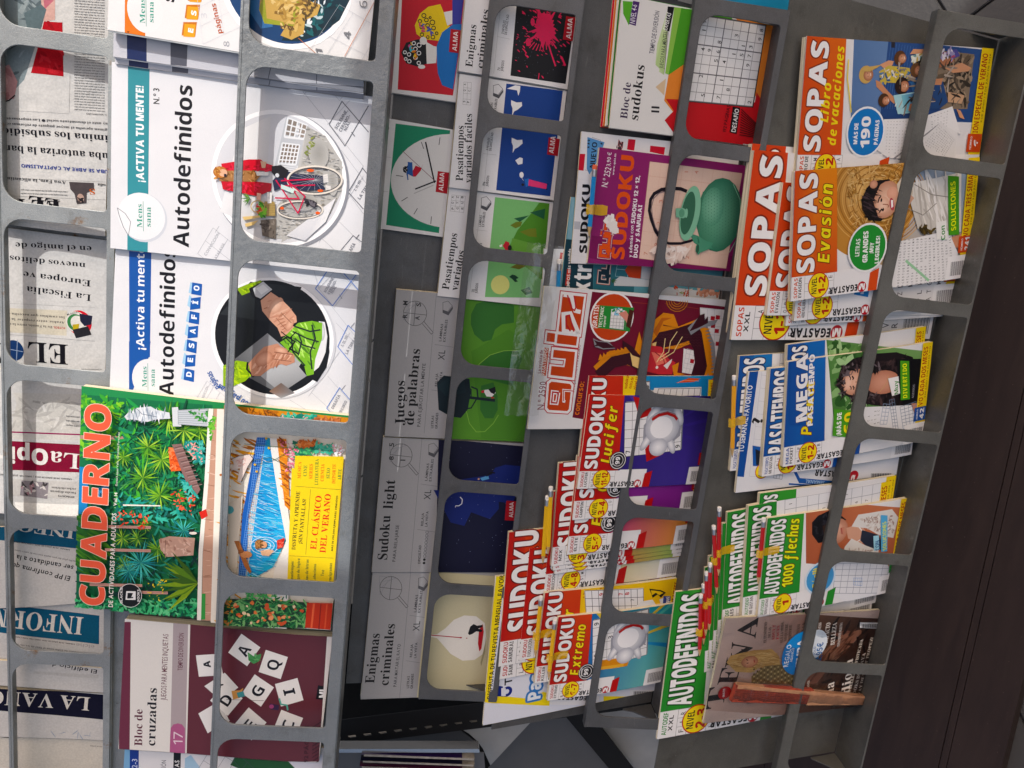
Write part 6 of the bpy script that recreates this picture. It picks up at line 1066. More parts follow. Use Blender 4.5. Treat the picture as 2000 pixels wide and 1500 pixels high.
# ================================================================ tier 5
def vacart(s, b, h):
    s.zoom(1380, 0)
    s.gr(['5b7ba8', '86a4cc', '7f9cc4', '5b79a8'], 860, 210, 1660, 300, 1600, 720, 840, 700); s.gr(['2f4f86', '3a5a94', '2f4f86', '27457a'], 1060, 240, 1700, 300, 1640, 720, 1010, 700)
    for i in range(10): s.l('5578b0', 2, 1075 + i * 16, 250 + i * 3, 1025 + i * 14, 640)
    s.p('2a2a34', 1075, 245, 1098, 248, 1096, 282, 1076, 280); SKN = ['c98f6c', 'd8a07c', 'b87c5c', 'a06a4c']
    s.p('8a7a68', 1380, 300, 1560, 320, 1520, 640, 1330, 640, 1300, 480); s.sc(['4f463c', '6a5c4c', 'a8947c', '39332c'], 90, 16, (1380, 310, 1550, 330, 1520, 620, 1320, 600))
    def person(hx, hy, r_, hair, body, pts):
        s.p(body, *pts); s.sc([body, 'e8e8e0' if body in ('a9d4dc', 'd8e0d0') else body], 6, 10, pts); s.c(hair, hx - 6, hy, r_ * 1.2, r_ * 1.15); s.soft('dca888', '9c6448', hx + 8, hy + 3, r_ * .84, r_ * .74); s.l('f0ece8', 3, hx + 20, hy - 8, hx + 22, hy + 8); s.l('4a3226', 3, hx + 4, hy - 12, hx + 4, hy - 5); s.l('4a3226', 3, hx + 6, hy + 7, hx + 6, hy + 14)
    s.p(SKN[1], 1010, 380, 1060, 355, 1090, 360, 1080, 385, 1030, 400); s.p(SKN[0], 985, 470, 1010, 480, 1060, 540, 1110, 590, 1090, 610, 1040, 560, 990, 510)
    person(935, 438, 36, 'c8a868', 'c9b45a', (1005, 420, 1060, 385, 1180, 400, 1190, 470, 1120, 490, 1010, 480)); s.sc(['4f7aa8', 'e0dcd0', 'd8c050', '3f5f86'], 60, 9, (1010, 410, 1180, 405, 1180, 470, 1020, 475)); s.p('c8a868', 905, 420, 930, 395, 990, 385, 1020, 380, 990, 400, 950, 420)
    person(1130, 342, 30, '5a3a24', 'd8e0d0', (1185, 330, 1290, 300, 1300, 380, 1200, 380)); s.sc(['7fb0b8', 'e8ece0', 'c8b060', '4f8f98'], 30, 10, (1190, 325, 1290, 310, 1290, 375, 1200, 375)); s.p(SKN[1], 1180, 320, 1200, 290, 1290, 292, 1285, 312, 1210, 318)
    person(1222, 412, 30, '6a4a30', '8a8a84', (1250, 400, 1330, 380, 1340, 450, 1260, 450)); person(1140, 505, 36, '2a1c18', '3a6aa0', (1180, 480, 1290, 470, 1300, 560, 1200, 560)); person(1035, 588, 28, '4a3220', 'a9d4dc', (1085, 560, 1210, 540, 1220, 660, 1110, 670)); s.gr(['7fc0cc', '3a5aa0', '3a4a8a', '7fc0cc'], 1130, 560, 1220, 545, 1220, 655, 1150, 662)
    s.p('2a4a7c', 1290, 470, 1370, 480, 1400, 600, 1350, 640, 1250, 640, 1210, 600); s.p(SKN[2], 1180, 610, 1220, 605, 1210, 660, 1170, 650); s.p('c9a484', 1400, 540, 1500, 560, 1480, 610, 1400, 600); s.p(SKN[0], 1300, 470, 1370, 460, 1360, 500, 1310, 500); s.p(SKN[2], 1350, 350, 1430, 340, 1440, 360, 1350, 400); s.p(SKN[1], 1380, 400, 1480, 370, 1540, 400, 1520, 420, 1430, 430)
    s.p('5f5aa0', 1400, 300, 1450, 290, 1470, 330, 1420, 350); s.sc(['a8a0c8', 'f0e8f0', 'b85a78'], 22, 10, (1360, 290, 1440, 300, 1430, 345, 1360, 340)); s.p('d8a07c', 1450, 640, 1475, 650, 1500, 700, 1470, 690)
    for x, y, r_ in ((1150, 440, 60), (1260, 350, 46), (1250, 520, 54), (1160, 610, 50), (1420, 420, 60), (1440, 560, 60), (1320, 560, 50)): s.sc(['2a2622', '5a4c42', '8f8478', 'b8aa9c'], 7, 13, (x - r_, y - r_, x + r_, y - r_, x + r_, y + r_, x - r_, y + r_), el=2.6)
    s.p('ebebeb', 1030, 700, 1420, 690, 1460, 790, 1440, 950, 1050, 925, 990, 880); letters(s, (1030, 900, 1045, 705, 1200, 700, 1190, 915), 11, 9, 7, .9); s.p('8d8d92', 1085, 925, 1360, 715, 1365, 720, 1095, 930); s.p('f1f1f1', 1240, 690, 1425, 625, 1475, 790, 1390, 740); letters(s, (1400, 780, 1415, 640, 1300, 680, 1310, 800), 8, 6, 8, .9); s.p('e6e6e6', 1232, 830, 1360, 715, 1450, 820, 1430, 945, 1300, 935); letters(s, (1250, 850, 1350, 730, 1440, 820, 1380, 920), 11, 11, 7, .9)
    s.norm()
s = puzz(5, [(1546, 326), (1579, 58), (1932, 108), (1905, 377)], .013, 'cf5210', 'SOPAS', 'de vacaciones', '1-2', ('SOPAS', 'LIBRO DE'), vacart, number='6', thick=.008, grad='d96a10', sub2='Libro', slogan='EDICIÓN ESPECIAL DE VERANO', curl=.002, titles=.155); s.zoom(1380, 0)
s.c('eef2f5', 922, 775, 120, 122); s.c('1f78c0', 922, 775, 110, 112); s.t('MÁS DE', 872, 845, 880, 722, 24, 'f4f4f6', 'x'); s.t('190', 940, 868, 952, 682, 54, 'f4f4f6', 'x'); s.t('PÁGINAS', 990, 848, 1002, 704, 24, 'f4f4f6', 'x'); s.l('f2dc1e', 6, 822, 350, 815, 460, 838, 660); s.build('word search holiday book with a family photograph and a blue disc', 'magazine')
def hatart(s, b, h):
    s.zoom(1380, 0); s.gr(['c8cfd8', '9ab0c8', 'b8b0a0', 'c0a070'], 810, 905, 1560, 1010, 1480, 1700, 860, 1500)
    s.c('c08a45', 950, 1150, 300, 300, n=48); s.soft('e0b878', 'b07c3c', 900, 1100, 150, 170); s.soft('8a5c2c', 'b8843f', 1080, 1340, 80, 110); 
    for i in range(14): s.ring('9a6a30' if i % 2 else 'd8aa66', 5, 1000 + i * 2, 1165, 280 - i * 16, 275 - i * 15, n=40)
    s.sc(['d8b070', '9a6c34', 'b88a48', 'e0bc80'], 420, 7, (830, 960, 1000, 905, 1150, 940, 1180, 1060, 1100, 1400, 950, 1420, 850, 1330, 820, 1100), el=2.6)
    s.p('1a1416', 900, 1170, 930, 1100, 980, 1060, 1060, 1050, 1080, 1100, 1060, 1250, 1010, 1295, 940, 1290, 905, 1230); s.sc(['2f2426', '0f0b0d', '3f3032'], 50, 10, (905, 1180, 980, 1080, 1030, 1110, 960, 1280), el=3, ang=30)
    s.soft('eec8b0', 'c08a6e', 1040, 1170, 82, 92, 20); s.soft('f2d0ba', 'e0b096', 1020, 1200, 40, 40); s.soft('e8b29a', 'dca58c', 1075, 1130, 34, 30); s.p('1a1416', 905, 1150, 960, 1085, 1010, 1075, 985, 1130, 965, 1180, 985, 1240, 1000, 1290, 940, 1290, 905, 1230); s.sc(['2f2426', '0c090b', '43353a'], 70, 9, (910, 1150, 980, 1080, 985, 1120, 960, 1190, 990, 1280, 930, 1280), el=3.6, ang=70)
    s.l('1f1413', 7, 992, 1188, 1000, 1160, 1010, 1150); s.l('1f1413', 7, 1000, 1245, 1012, 1226, 1020, 1232); s.c('1f1413', 1012, 1172, 5, 9); s.c('1f1413', 1022, 1228, 5, 8); s.l('a4664e', 4, 1020, 1196, 1048, 1198, 1054, 1208, 1048, 1216); s.soft('c85460', 'b04450', 1072, 1196, 14, 32, -20); s.p('faf6f2', 1066, 1172, 1078, 1172, 1080, 1210, 1068, 1218); s.soft('d8a48a', 'b8836a', 968, 1080, 24, 20)
    s.gr(['e4e2dc', 'f0eee8', 'd8d4cc', 'c8c4bc'], 1150, 1080, 1480, 1010, 1480, 1360, 1220, 1340); s.p('d8ccb8', 1100, 1080, 1140, 1020, 1200, 1060, 1190, 1140, 1150, 1180, 1110, 1150); s.p('d2a48c', 1100, 1130, 1150, 1110, 1200, 1160, 1160, 1215, 1110, 1195); s.sc(['f4f2ee', 'd0ccc4', 'bdb8b0', 'e6e2da'], 60, 22, (1180, 1060, 1460, 1030, 1450, 1320, 1240, 1310), el=3.2, ang=25); s.l('8f8a82', 4, 1200, 1080, 1300, 1140, 1440, 1160); s.l('8f8a82', 4, 1160, 1220, 1250, 1260, 1330, 1190)
    s.p('c98f70', 1420, 1390, 1500, 1360, 1500, 1450, 1440, 1450); s.sc(['3a3018', '5a4a20'], 14, 12, (1230, 1330, 1330, 1340, 1300, 1370, 1240, 1360))
    s.p('ececec', 1080, 1420, 1400, 1350, 1460, 1480, 1440, 1700, 1060, 1720); s.zoom(1380, 500); letters(s, (1090, 200, 1110, -100, 1420, -120, 1440, 160), 18, 13, 13, .92, '3a3a42'); s.l('a0d0a8', 14, 1150, 25, 1285, 142); s.norm()
s = puzz(5, [(1538, 543), (1554, 290), (1904, 347), (1888, 581)], .029, 'cf5210', 'SOPAS', 'Evasión', '1-2', ('SOPAS', 'EVASIÓN'), hatart, number='241', thick=.005, grad='e08a14', slogan='NUEVO CADA TRES SEMANAS', titles=.17, subcol='f0e020', curl=.002); s.zoom(1380, 0)
s.c('f0f2f0', 930, 1450, 120, 122); s.c('2f8f3a', 930, 1450, 110, 112); s.t('LETRAS', 882, 1500, 890, 1398, 26, 'f4f6f4', 'b'); s.t('GRANDES', 928, 1535, 935, 1352, 30, 'f4f6f4', 'x'); s.t('¡MUY', 960, 1482, 968, 1420, 24, 'f4f6f4', 'x'); s.t('LEGIBLES!', 992, 1540, 1002, 1380, 24, 'f4f6f4', 'x')
s.p('f2f2ee', 1325, 1302, 1385, 1290, 1390, 1400, 1330, 1405); s.t('Con', 1380, 1400, 1376, 1318, 28, '2f8a35', 'b'); s.p('4f9a2f', 1395, 1030, 1462, 1034, 1465, 1374, 1400, 1378); s.t('SOLUCIONES', 1446, 1345, 1440, 1060, 34, 'e8f03a', 'b')
s.build('word search magazine with a dark haired person in a wide straw hat', 'magazine')
SG = 'orange word search magazines overlapping at the top of the bottom tray'
warts = wordart(['e8e8e8', 'ececec', 'e4e4e4', 'eaeaea'], [], lambda s, b, h: letters(s, (.05, .9, 1, .85, 1, h - .1, .05, h - .05), 14, 7, .05))
s = puzz(5, [(1427, 641), (1478, 289), (1872, 334), (1815, 682)], .008, 'cf4a0c', 'SOPAS', '', '1-2', ('SOPAS', 'XXL'), warts, thick=.009, titles=.135, strip=None, grad='cf4a0c', tw=(.23, .98)); xxl = s.build('largest word search magazine, marked XXL, leaning at the left of its group', 'magazine', SG)
copy_of(xxl, .008, .0015, -.0058, 'second XXL word search magazine hidden behind the front one', 0)
s = puzz(5, [(1495, 588), (1537, 340), (1880, 395), (1845, 640)], .0165, 'cf4a0c', 'SOPAS', '', '1-2', ('SOPAS', 'EVASIÓN'), warts, thick=.007, titles=.19, grad='cf4a0c'); s.build('word search magazine squeezed between the XXL one and the straw hat cover', 'magazine', SG)
s = puzz(5, [(1549, 589), (1575, 345), (1885, 395), (1862, 632)], .022, 'cf5a10', 'SOPAS', '', '1-2', ('SOPAS', '4000 PALABRAS'), warts, thick=.007, number='23'); s.zoom(1380, 500); s.p('1f78b8', 865, 175, 950, 185, 940, 240, 860, 225); s.t('MÁS', 915, 222, 920, 185, 20, 'f4f4f6', 'b'); s.build('thick word search magazine of 4000 words just under the straw hat cover', 'magazine', SG)
s = puzz(5, [(1534, 606), (1562, 360), (1868, 410), (1838, 645)], .0145, 'cf5a10', 'SOPAS', '', '1-2', ('SOPAS', '2000 PALABRAS'), warts, thick=.006); s.build('word search magazine of 2000 words, a narrow strip lowest of its pile', 'magazine', SG)

BG = 'blue pastimes magazines in the bottom tray'
cross = wordart(['e8eaee', 'eceef0', 'e4e6ea', 'eaeaea'], [], lambda s, b, h: (s.g('8f95a0', .004, (.2, b + .1, 1, b + .05, 1, h, .2, h), 9, 10), s.nums('55585f', .03, (.2, b + .1, 1, b + .05, 1, h, .2, h), 9, 10, .3)))
s = puzz(5, [(1426, 885), (1450, 668), (1745, 700), (1720, 915)], .006, BLU, 'PASATIEMPOS', '', '1-2', ('PASATIEMPOS', 'CLÁSICOS'), cross, titles=.2, grad='2a7ac0', thick=.006); s.build('blue pastimes magazine standing behind the yellow pencil', 'magazine', BG)
s = Sheet(5, [(1436, 931), (1468, 700), (1778, 733), (1749, 955)], .0105, .005, 'e6e8ec', M_GLOSS, 'puzzle_magazine'); s.zoom(1380, 500)
s.p(BLU, 262, 600, 312, 606, 218, 1295, 168, 1290); s.t('TU SEMANAL FAVORITO', 214, 1150, 270, 758, 30, 'f2f4f6', 'm'); s.g('c9ccd4', 2, (250, 1290, 330, 620, 460, 640, 400, 1300), 9, 3); s.t('?', 322, 990, 330, 935, 60, '17171b', 'x'); s.p('1f5aa8', 268, 1110, 330, 1120, 440, 1180, 430, 1235, 270, 1230); s.p('0e1a2a', 285, 1130, 330, 1150, 400, 1215, 290, 1225)
s.p('1f5aa8', 480, 1205, 500, 1210, 545, 1300, 850, 1325, 930, 1340, 920, 1360, 540, 1330); s.t('SEMANAL', 690, 1318, 580, 1308, 18, 'a8c8e8', 'b'); s.t('PASATIEMPOS', 878, 1332, 700, 1320, 18, 'e8f0f8', 'b'); s.p('1f5aa8', 480, 1330, 1110, 1366, 1110, 1372, 480, 1340); s.t('EGASTAR', 800, 1262, 636, 1252, 32, '17171b', 'x'); s.c('b01c30', 858, 1285, 32, 28); s.t('M', 868, 1282, 846, 1282, 28, 'f5f5f5', 'x'); s.c('b5121f', 325, 1258, 42); s.c('f4dc1a', 325, 1258, 38); s.t('NIVEL', 316, 1285, 322, 1235, 14, '17171b', 'b'); s.t('1-2', 345, 1280, 350, 1240, 22, 'b5121f', 'x'); s.g('77787c', 2, (390, 1300, 398, 1258, 448, 1262, 440, 1308), 2, 3)
for i in range(24): s.p('222', 960 + i * 5, 1272, 962 + i * 5 + (i % 3), 1272, 962 + i * 5 + (i % 3), 1345, 960 + i * 5, 1338)
s.build('white weekly magazine with a blue slogan strip and small tablet picture', 'magazine', BG)
s = puzz(5, [(1489, 895), (1510, 687), (1800, 722), (1777, 921)], .0195, BLU, 'PASATIEMPOS', '', '1-2', ('PASATIEMPOS', 'ME GUSTAN'), cross, titles=.18, grad='2a7ac0', thick=.009); s.build('thick blue pastimes magazine between the weekly and the curly haired cover', 'magazine', BG)
def curlart(s, b, h):
    s.zoom(1380, 500); s.gr(['5a8a4a', '7fa868', '3f6a34', '4a7a3c'], 700, 490, 1310, 560, 1280, 1000, 740, 960); s.sc(['8fb87a', '3f6a34', 'a8cc94', '5a8a4a', '2f5a28'], 90, 26, (720, 500, 980, 520, 960, 900, 760, 900), el=1.2)
    s.p('1a1418', 755, 760, 780, 660, 850, 600, 960, 570, 1100, 560, 1200, 590, 1230, 700, 1225, 880, 1100, 880, 960, 870, 870, 850, 800, 810); s.sc(['2a1f22', '120d10', '3a2c2e', '4a3838'], 200, 15, (770, 700, 850, 610, 1180, 580, 1200, 860, 980, 860, 820, 800), el=1.9)
    s.soft('d8a088', 'b87c64', 1020, 735, 110, 60); s.soft('ecc0a8', 'c08a70', 860, 735, 78, 66); s.soft('f2ccb6', 'e2b098', 822, 740, 26, 40)
    s.l('2a1a18', 7, 842, 700, 850, 712, 846, 722); s.l('2a1a18', 7, 846, 758, 853, 768, 850, 780); s.l('3a2420', 5, 826, 698, 834, 712, 832, 724); s.l('3a2420', 5, 830, 758, 837, 768, 836, 780); s.l('a8684e', 4, 860, 735, 882, 733, 888, 742, 882, 750); s.soft('c8545c', 'a84048', 906, 745, 9, 26); s.p('f4efec', 902, 728, 908, 728, 909, 762, 903, 762)
    s.sc(['2a1f22', '0e0a0c', '4a3c3e', '6a6064'], 110, 11, (760, 760, 790, 655, 900, 610, 1000, 640, 1000, 670, 860, 665, 800, 720, 790, 790, 850, 830, 980, 800, 1000, 850, 850, 860, 790, 810), el=2.2); s.l('c8a878', 3, 1000, 790, 1040, 740, 1050, 700)
    s.p('101014', 1100, 600, 1250, 600, 1240, 900, 1150, 880, 1110, 800); s.p('c48a72', 1190, 860, 1240, 860, 1235, 930, 1210, 920); s.t('AMMOS', 1205, 830, 1212, 750, 14, '9a9aa0', 's'); s.p('e9eaec', 900, 880, 1190, 870, 1240, 1000, 1200, 1020, 900, 1000)
    s.g('8fa0b8', 2.5, (1000, 980, 1020, 860, 1060, 865, 1040, 980), 5, 2); s.g('77889f', 2.5, (1080, 1010, 1055, 840, 1085, 832, 1110, 1010), 9, 2); s.g('77889f', 2.5, (1140, 1010, 1120, 880, 1220, 850, 1230, 1000), 7, 4); s.nums('555', 12, (920, 1000, 930, 900, 1000, 890, 1000, 980), 4, 4, .8, 'ACIRPSO'); s.norm()
s = puzz(5, [(1531, 868), (1541, 672), (1818, 699), (1797, 900)], .027, BLU, ' ', 'Pocket', '1-2', ('MEGA', 'POCKET'), curlart, number='42', thick=.006, grad='1f6ab8', titles=.1); s.zoom(1380, 500)
s.p(BLU, 488, 520, 580, 535, 580, 990, 480, 985); s.t('MEGA', 582, 982, 588, 545, 62, 'f4f4f6', 'x', 2, '0a2a5c'); s.t('PASATIEMPOS', 615, 990, 630, 535, 30, 'f4f4f6', 'x'); s.p('4f9a2f', 738, 895, 848, 900, 840, 1060, 728, 1050); s.t('¡MÁS DE', 775, 1045, 780, 912, 26, 'f2f2f0', 'x'); s.t('60', 838, 1030, 845, 905, 50, 'f0e020', 'x'); s.p('f2f2f0', 1045, 712, 1108, 700, 1118, 800, 1070, 815); s.t('Muy', 1108, 800, 1104, 722, 26, '2f8a35', 'b'); s.p('4f9a2f', 1118, 610, 1172, 612, 1178, 835, 1122, 840); s.t('DIVERTIDO', 1162, 826, 1158, 622, 28, 'e8f03a', 'i')
s.build('pocket pastimes magazine with a curly dark haired person smiling', 'magazine', BG)
s = puzz(5, [(1530, 840), (1540, 640), (1805, 668), (1785, 868)], .02, BLU, 'PASATIEMPOS', 'Pocket', '1-2', ('MEGA', 'POCKET'), curlart, thick=.006, grad='1f6ab8', titles=.16); s.build('pocket pastimes magazine peeping out above the curly haired cover', 'magazine', BG)

GG = 'green crossword magazines in the bottom tray'
def capart(s, b, h):
    s.map = (1280, 1000, 3.0); s.mode = 'px'; s.gr(['b86a4a', 'c47a58', 'b0644a', 'a85c40'], 880, -80, 1520, -20, 1440, 330, 880, 300)
    s.p('14141a', 915, 60, 950, 20, 1010, -10, 1060, 0, 1110, 40, 1090, 60, 1020, 60, 1000, 170, 950, 180, 915, 130); s.sc(['2a2a32', '08080c'], 24, 10, (930, 50, 1000, 10, 1000, 150, 940, 160)); s.soft('e4b49c', 'b98068', 1055, 110, 66, 68); s.soft('ecc2ac', 'dca68e', 1060, 90, 26, 26); s.p('3a2a24', 975, 80, 1010, 60, 1010, 150, 985, 150); s.p('c88a74', 1075, 90, 1100, 80, 1100, 130, 1078, 125); s.l('a84a48', 5, 1082, 88, 1086, 124); s.l('3a2420', 5, 1030, 70, 1030, 85); s.l('3a2420', 5, 1030, 130, 1030, 145)
    s.p('d4a48c', 1110, 90, 1190, 60, 1230, 120, 1200, 180, 1120, 150); s.l('ece8e4', 6, 1165, 60, 1205, 110, 1200, 150, 1170, 170); s.p('2a3040', 1200, 100, 1300, 130, 1340, 220, 1240, 210, 1190, 160); s.p('e2e0dc', 1140, 80, 1180, 10, 1380, -20, 1420, 30, 1390, 150, 1300, 130, 1230, 90); s.p('e2e0dc', 1100, 200, 1140, 150, 1220, 190, 1300, 220, 1290, 290, 1090, 270); s.sc(['b8a8a0', 'cfc4bc', 'f0eeea', 'a89088'], 80, 8, (1180, 30, 1380, 0, 1400, 130, 1260, 100)); s.sc(['b8a8a0', 'cfc4bc', 'f0eeea'], 40, 8, (1110, 200, 1290, 225, 1280, 280, 1100, 260))
    s.p('e6e8ec', 1010, 290, 1340, 270, 1380, 360, 1320, 470, 1190, 560, 1010, 470); s.g('8f95a4', 2.5, (1030, 470, 1050, 295, 1370, 290, 1330, 470), 5, 8); s.g('5f8fc8', 1.8, (1150, 420, 1150, 380, 1200, 380, 1200, 425), 2, 4); s.norm()
s = puzz(5, [(1482, 1167), (1504, 978), (1773, 1003), (1747, 1188)], .0275, GRN, 'AUTODEFINIDOS', '1000 flechas', '1', ('AUTODEF', '1000 FLECHAS'), capart, number='210', thick=.006, grad='3f9a3a', titles=.16, subcol='e8f03a'); s.map = (1280, 1000, 3.0); s.mode = 'px'
s.c('cfe4f2', 958, 382, 90, 88); s.c('4f9ad0', 958, 382, 80, 78); s.t('¡Fácil!', 955, 440, 962, 318, 44, 'f0e020', 'x'); s.p('a8dcf0', 1265, 135, 1298, 130, 1302, 215, 1270, 220); s.t('CON', 1304, 212, 1300, 158, 26, '2a5a9a', 'b'); s.p('5fb0e0', 1310, 12, 1350, 15, 1350, 225, 1312, 228); s.t('SOLUCIONES', 1345, 215, 1342, 48, 24, 'e8f03a', 'b')
s.build('crossword magazine with a person in a black cap and white lace shirt', 'magazine', GG)
s = puzz(5, [(1466, 1122), (1491, 933), (1744, 957), (1722, 1142)], .0205, GRN, 'AUTODEFINIDOS', 'Pocket', '2', ('AUTODEF', 'POCKET'), curlart, thick=.006, grad='3f9a3a', titles=.15, subcol='f2dc1e'); s.build('pocket crossword magazine peeping out above the black cap cover', 'magazine', GG)
s = puzz(5, [(1447, 1160), (1468, 948), (1735, 975), (1717, 1186)], .021, GRN, 'AUTODEFINIDOS', '', '0-1', ('AUTODEF', 'ME GUSTAN'), cross, thick=.007, titles=.17); s.build('crossword magazine squeezed between two pencils, left of the black cap cover', 'magazine', GG)
s = puzz(5, [(1408, 1183), (1426, 955), (1735, 982), (1716, 1204)], .0135, GRN, 'AUTODEFINIDOS', '', '0-1', ('AUTODEF', 'FÁCILES'), cross, thick=.005, titles=.165, bend=.001); fac = s.build('crossword magazine subtitled Fáciles at the left end of its fan', 'magazine', GG)
for i, w_ in enumerate(('second', 'third', 'fourth', 'fifth', 'sixth')): copy_of(fac, -.0175 * (i + 1), .003 * (i + 1), -.0014 * (i + 1), w_ + ' green crossword magazine down the fan, its corner showing among the pencils')
s = puzz(5, [(1286, 1397), (1328, 1119), (1680, 1146), (1634, 1418)], .0040, GRN, 'AUTODEFINIDOS', '', '2-3', ('AUTODEF', 'XXL'), cross, thick=.004, titles=.165, grad='3f9a3a', bend=.001); s.build('large crossword magazine marked XXL at the foot of the bottom tray', 'magazine', GG)
# glossy fashion magazine in its film
s = Sheet(5, [(1378, 1386), (1423, 1190), (1724, 1206), (1676, 1402)], .0265, .005, 'cdb9b0', M_GLOSS, 'fashion_magazine', bend=.0015); s.map = (1280, 1000, 3.0); s.mode = 'px'
s.gr(['c4aca2', 'd4c0b8', '9a7060', '8a6454'], 300, 1160, 430, 570, 960, 600, 860, 1200); s.gr(['5a3a2e', '6a4a3a', '3a2018', '2f1a14'], 830, 1200, 960, 600, 1340, 625, 1200, 1220)
for w_, x, y, L_ in (('T', 0, 1150, 160), ('E', 60, 985, 120), ('L', 110, 855, 100), ('V', 160, 840, 130), ('A', 190, 745, 130)): pass
s.t('T', 395, 1150, 420, 1005, 100, '17131a', 's'); s.t('E', 470, 1010, 500, 905, 110, '17131a', 's'); s.t('L', 515, 905, 540, 800, 110, '17131a', 's'); s.t('V', 560, 860, 572, 735, 120, '17131a', 's'); s.t('A', 585, 740, 605, 610, 110, '17131a', 's')
s.p('8a5a48', 780, 900, 960, 860, 1060, 700, 1110, 690, 1180, 700, 1060, 850, 940, 1000, 800, 1010); s.p('a8735a', 930, 860, 1080, 720, 1180, 690, 1240, 680, 1130, 790, 980, 880); s.sc(['7a4c3a', 'b08468', '5a3426'], 60, 14, (860, 880, 1080, 720, 1200, 700, 1060, 880, 900, 980), el=3, ang=-45); s.sc(['1f120e', '4a2e22', '2f1a14'], 80, 18, (1000, 640, 1320, 640, 1200, 1150, 980, 1100), el=2)
s.p('c8a468', 415, 880, 440, 840, 520, 820, 680, 800, 720, 840, 730, 900, 640, 890, 560, 940, 470, 935); s.soft('d8b87c', 'b08a54', 600, 860, 130, 50); s.sc(['cfae74', 'b8945c', 'dcc08a', 'a07c48'], 150, 6, (420, 880, 520, 825, 700, 815, 715, 895, 560, 925, 470, 925), el=6, ang=85); s.soft('d8a484', 'a87052', 550, 875, 50, 32); s.l('4a2a22', 4, 530, 860, 540, 868); s.l('4a2a22', 4, 532, 885, 542, 882); s.l('a04038', 5, 575, 862, 578, 880)
s.p('7c6a46', 560, 960, 640, 900, 740, 890, 830, 950, 820, 1010, 560, 1000); 
for i in range(13):
    for j in range(7): s.c('b8a678' if (i + j) % 2 else '5f4c2c', 575 + i * 20, 985 - j * 14 + abs(i - 6) * 3, 6, 5, n=8)
s.c('a81428', 402, 1055, 38, 34); s.t('GRATIS', 400, 1078, 404, 1030, 11, 'eee', 'b')
for i, (w_, c_) in enumerate((('EL FENÓMENO', '4a3a34'), ('DE LAS', '4a3a34'), ('ADULT', 'b02038'), ('FACES', 'b02038'), ('QUE LA MODA', '4a3a34'), ('NO QUIERE', '4a3a34'), ('PERDERSE', '4a3a34'))): L_ = (120, 60, 90, 80, 120, 100, 90)[i]; x = 645 + i * 24; s.t(w_, x, 700 + L_ / 2, x + 6, 700 - L_ / 2, 16, c_, 's')
s.t('DUNAM', 835, 730, 842, 650, 17, '4a3a34', 's'); s.t('FAMILIA', 862, 770, 870, 640, 17, '4a3a34', 's'); s.t('WELLNESS', 955, 740, 965, 640, 17, 'efe8e0', 's'); s.t('IMPACTO', 1000, 760, 1018, 640, 26, 'efe8e0', 's'); s.t('BELLEZA', 1040, 770, 1055, 640, 26, 'efe8e0', 's'); s.t('TOTALMENTE NUESTRA', 1070, 780, 1088, 640, 16, 'efe8e0', 's')
s.c('1f8ad0', 850, 820, 118, 122); s.c('e8f2fa', 925, 770, 76, 82); s.p('1f8ad0', 800, 735, 880, 700, 890, 930, 830, 940); s.t('REGALO', 770, 900, 792, 770, 28, 'f2f6fa', 'm'); s.t('ABANICO', 795, 872, 808, 790, 16, 'f2f6fa', 'm'); s.t('HIMBA', 850, 915, 866, 738, 40, 'f2f6fa', 'x'); s.t('SOLO', 930, 830, 932, 780, 14, '1f6ab0', 'm'); s.t('2,95€', 962, 862, 976, 755, 36, '1f6ab0', 'b')
s.t('una', 1030, 1100, 1040, 985, 56, 'eee6dc', 's'); s.t('diosa', 1130, 1050, 1150, 850, 56, 'eee6dc', 's'); s.t('LA BELLEZA SOFISTICADA', 1130, 1070, 1210, 740, 20, 'e8ded0', 's'); s.t('LOOKS DE PLAYA', 1160, 1080, 1225, 820, 20, 'e8ded0', 's'); s.t('¡WAY DE SAINT TROPEZ!', 1190, 1080, 1270, 730, 18, 'e8ded0', 's'); s.t('CLAVES', 890, 1040, 896, 980, 14, 'e8ded0', 's')
s.p('ececec', 1190, 640, 1310, 645, 1305, 680, 1190, 672)
for i in range(22): s.p('222', 1200 + i * 4.6, 650, 1202 + i * 4.6 + (i % 3) * .8, 650, 1202 + i * 4.6 + (i % 3) * .8, 674, 1200 + i * 4.6, 672)
telva = s; telva_root = s.build('glossy fashion magazine sealed in clear film with a long haired blonde cover', 'magazine')

# ================================================================ pencils taped to covers
def lathe(profile, seg, twist=0.0):
    V, Fc = [], []
    for (y, r) in profile:
        for k in range(seg): a = 2 * math.pi * k / seg + twist; V.append((r * math.cos(a), y, r * math.sin(a)))
    for i in range(len(profile) - 1):
        for k in range(seg): k2 = (k + 1) % seg; Fc.append((i * seg + k, (i + 1) * seg + k, (i + 1) * seg + k2, i * seg + k2))
    Fc.append(tuple(range(seg))); Fc.append(tuple(range((len(profile) - 1) * seg, len(profile) * seg))[::-1]); return V, Fc
M_FERR = mat('ferrule_metal', 'c4c6c9', rough=0.28, metal=0.9); M_WOOD = mat('bare_wood', 'c9a878', rough=0.7, noise=.1, nscale=500)
M_TAPE = bpy.data.materials.new('yellow_tape'); M_TAPE.use_nodes = True; _b = M_TAPE.node_tree.nodes['Principled BSDF']
_b.inputs['Base Color'].default_value = lin('f0c400'); _b.inputs['Roughness'].default_value = .22; _b.inputs['Alpha'].default_value = .62
PENC = {}
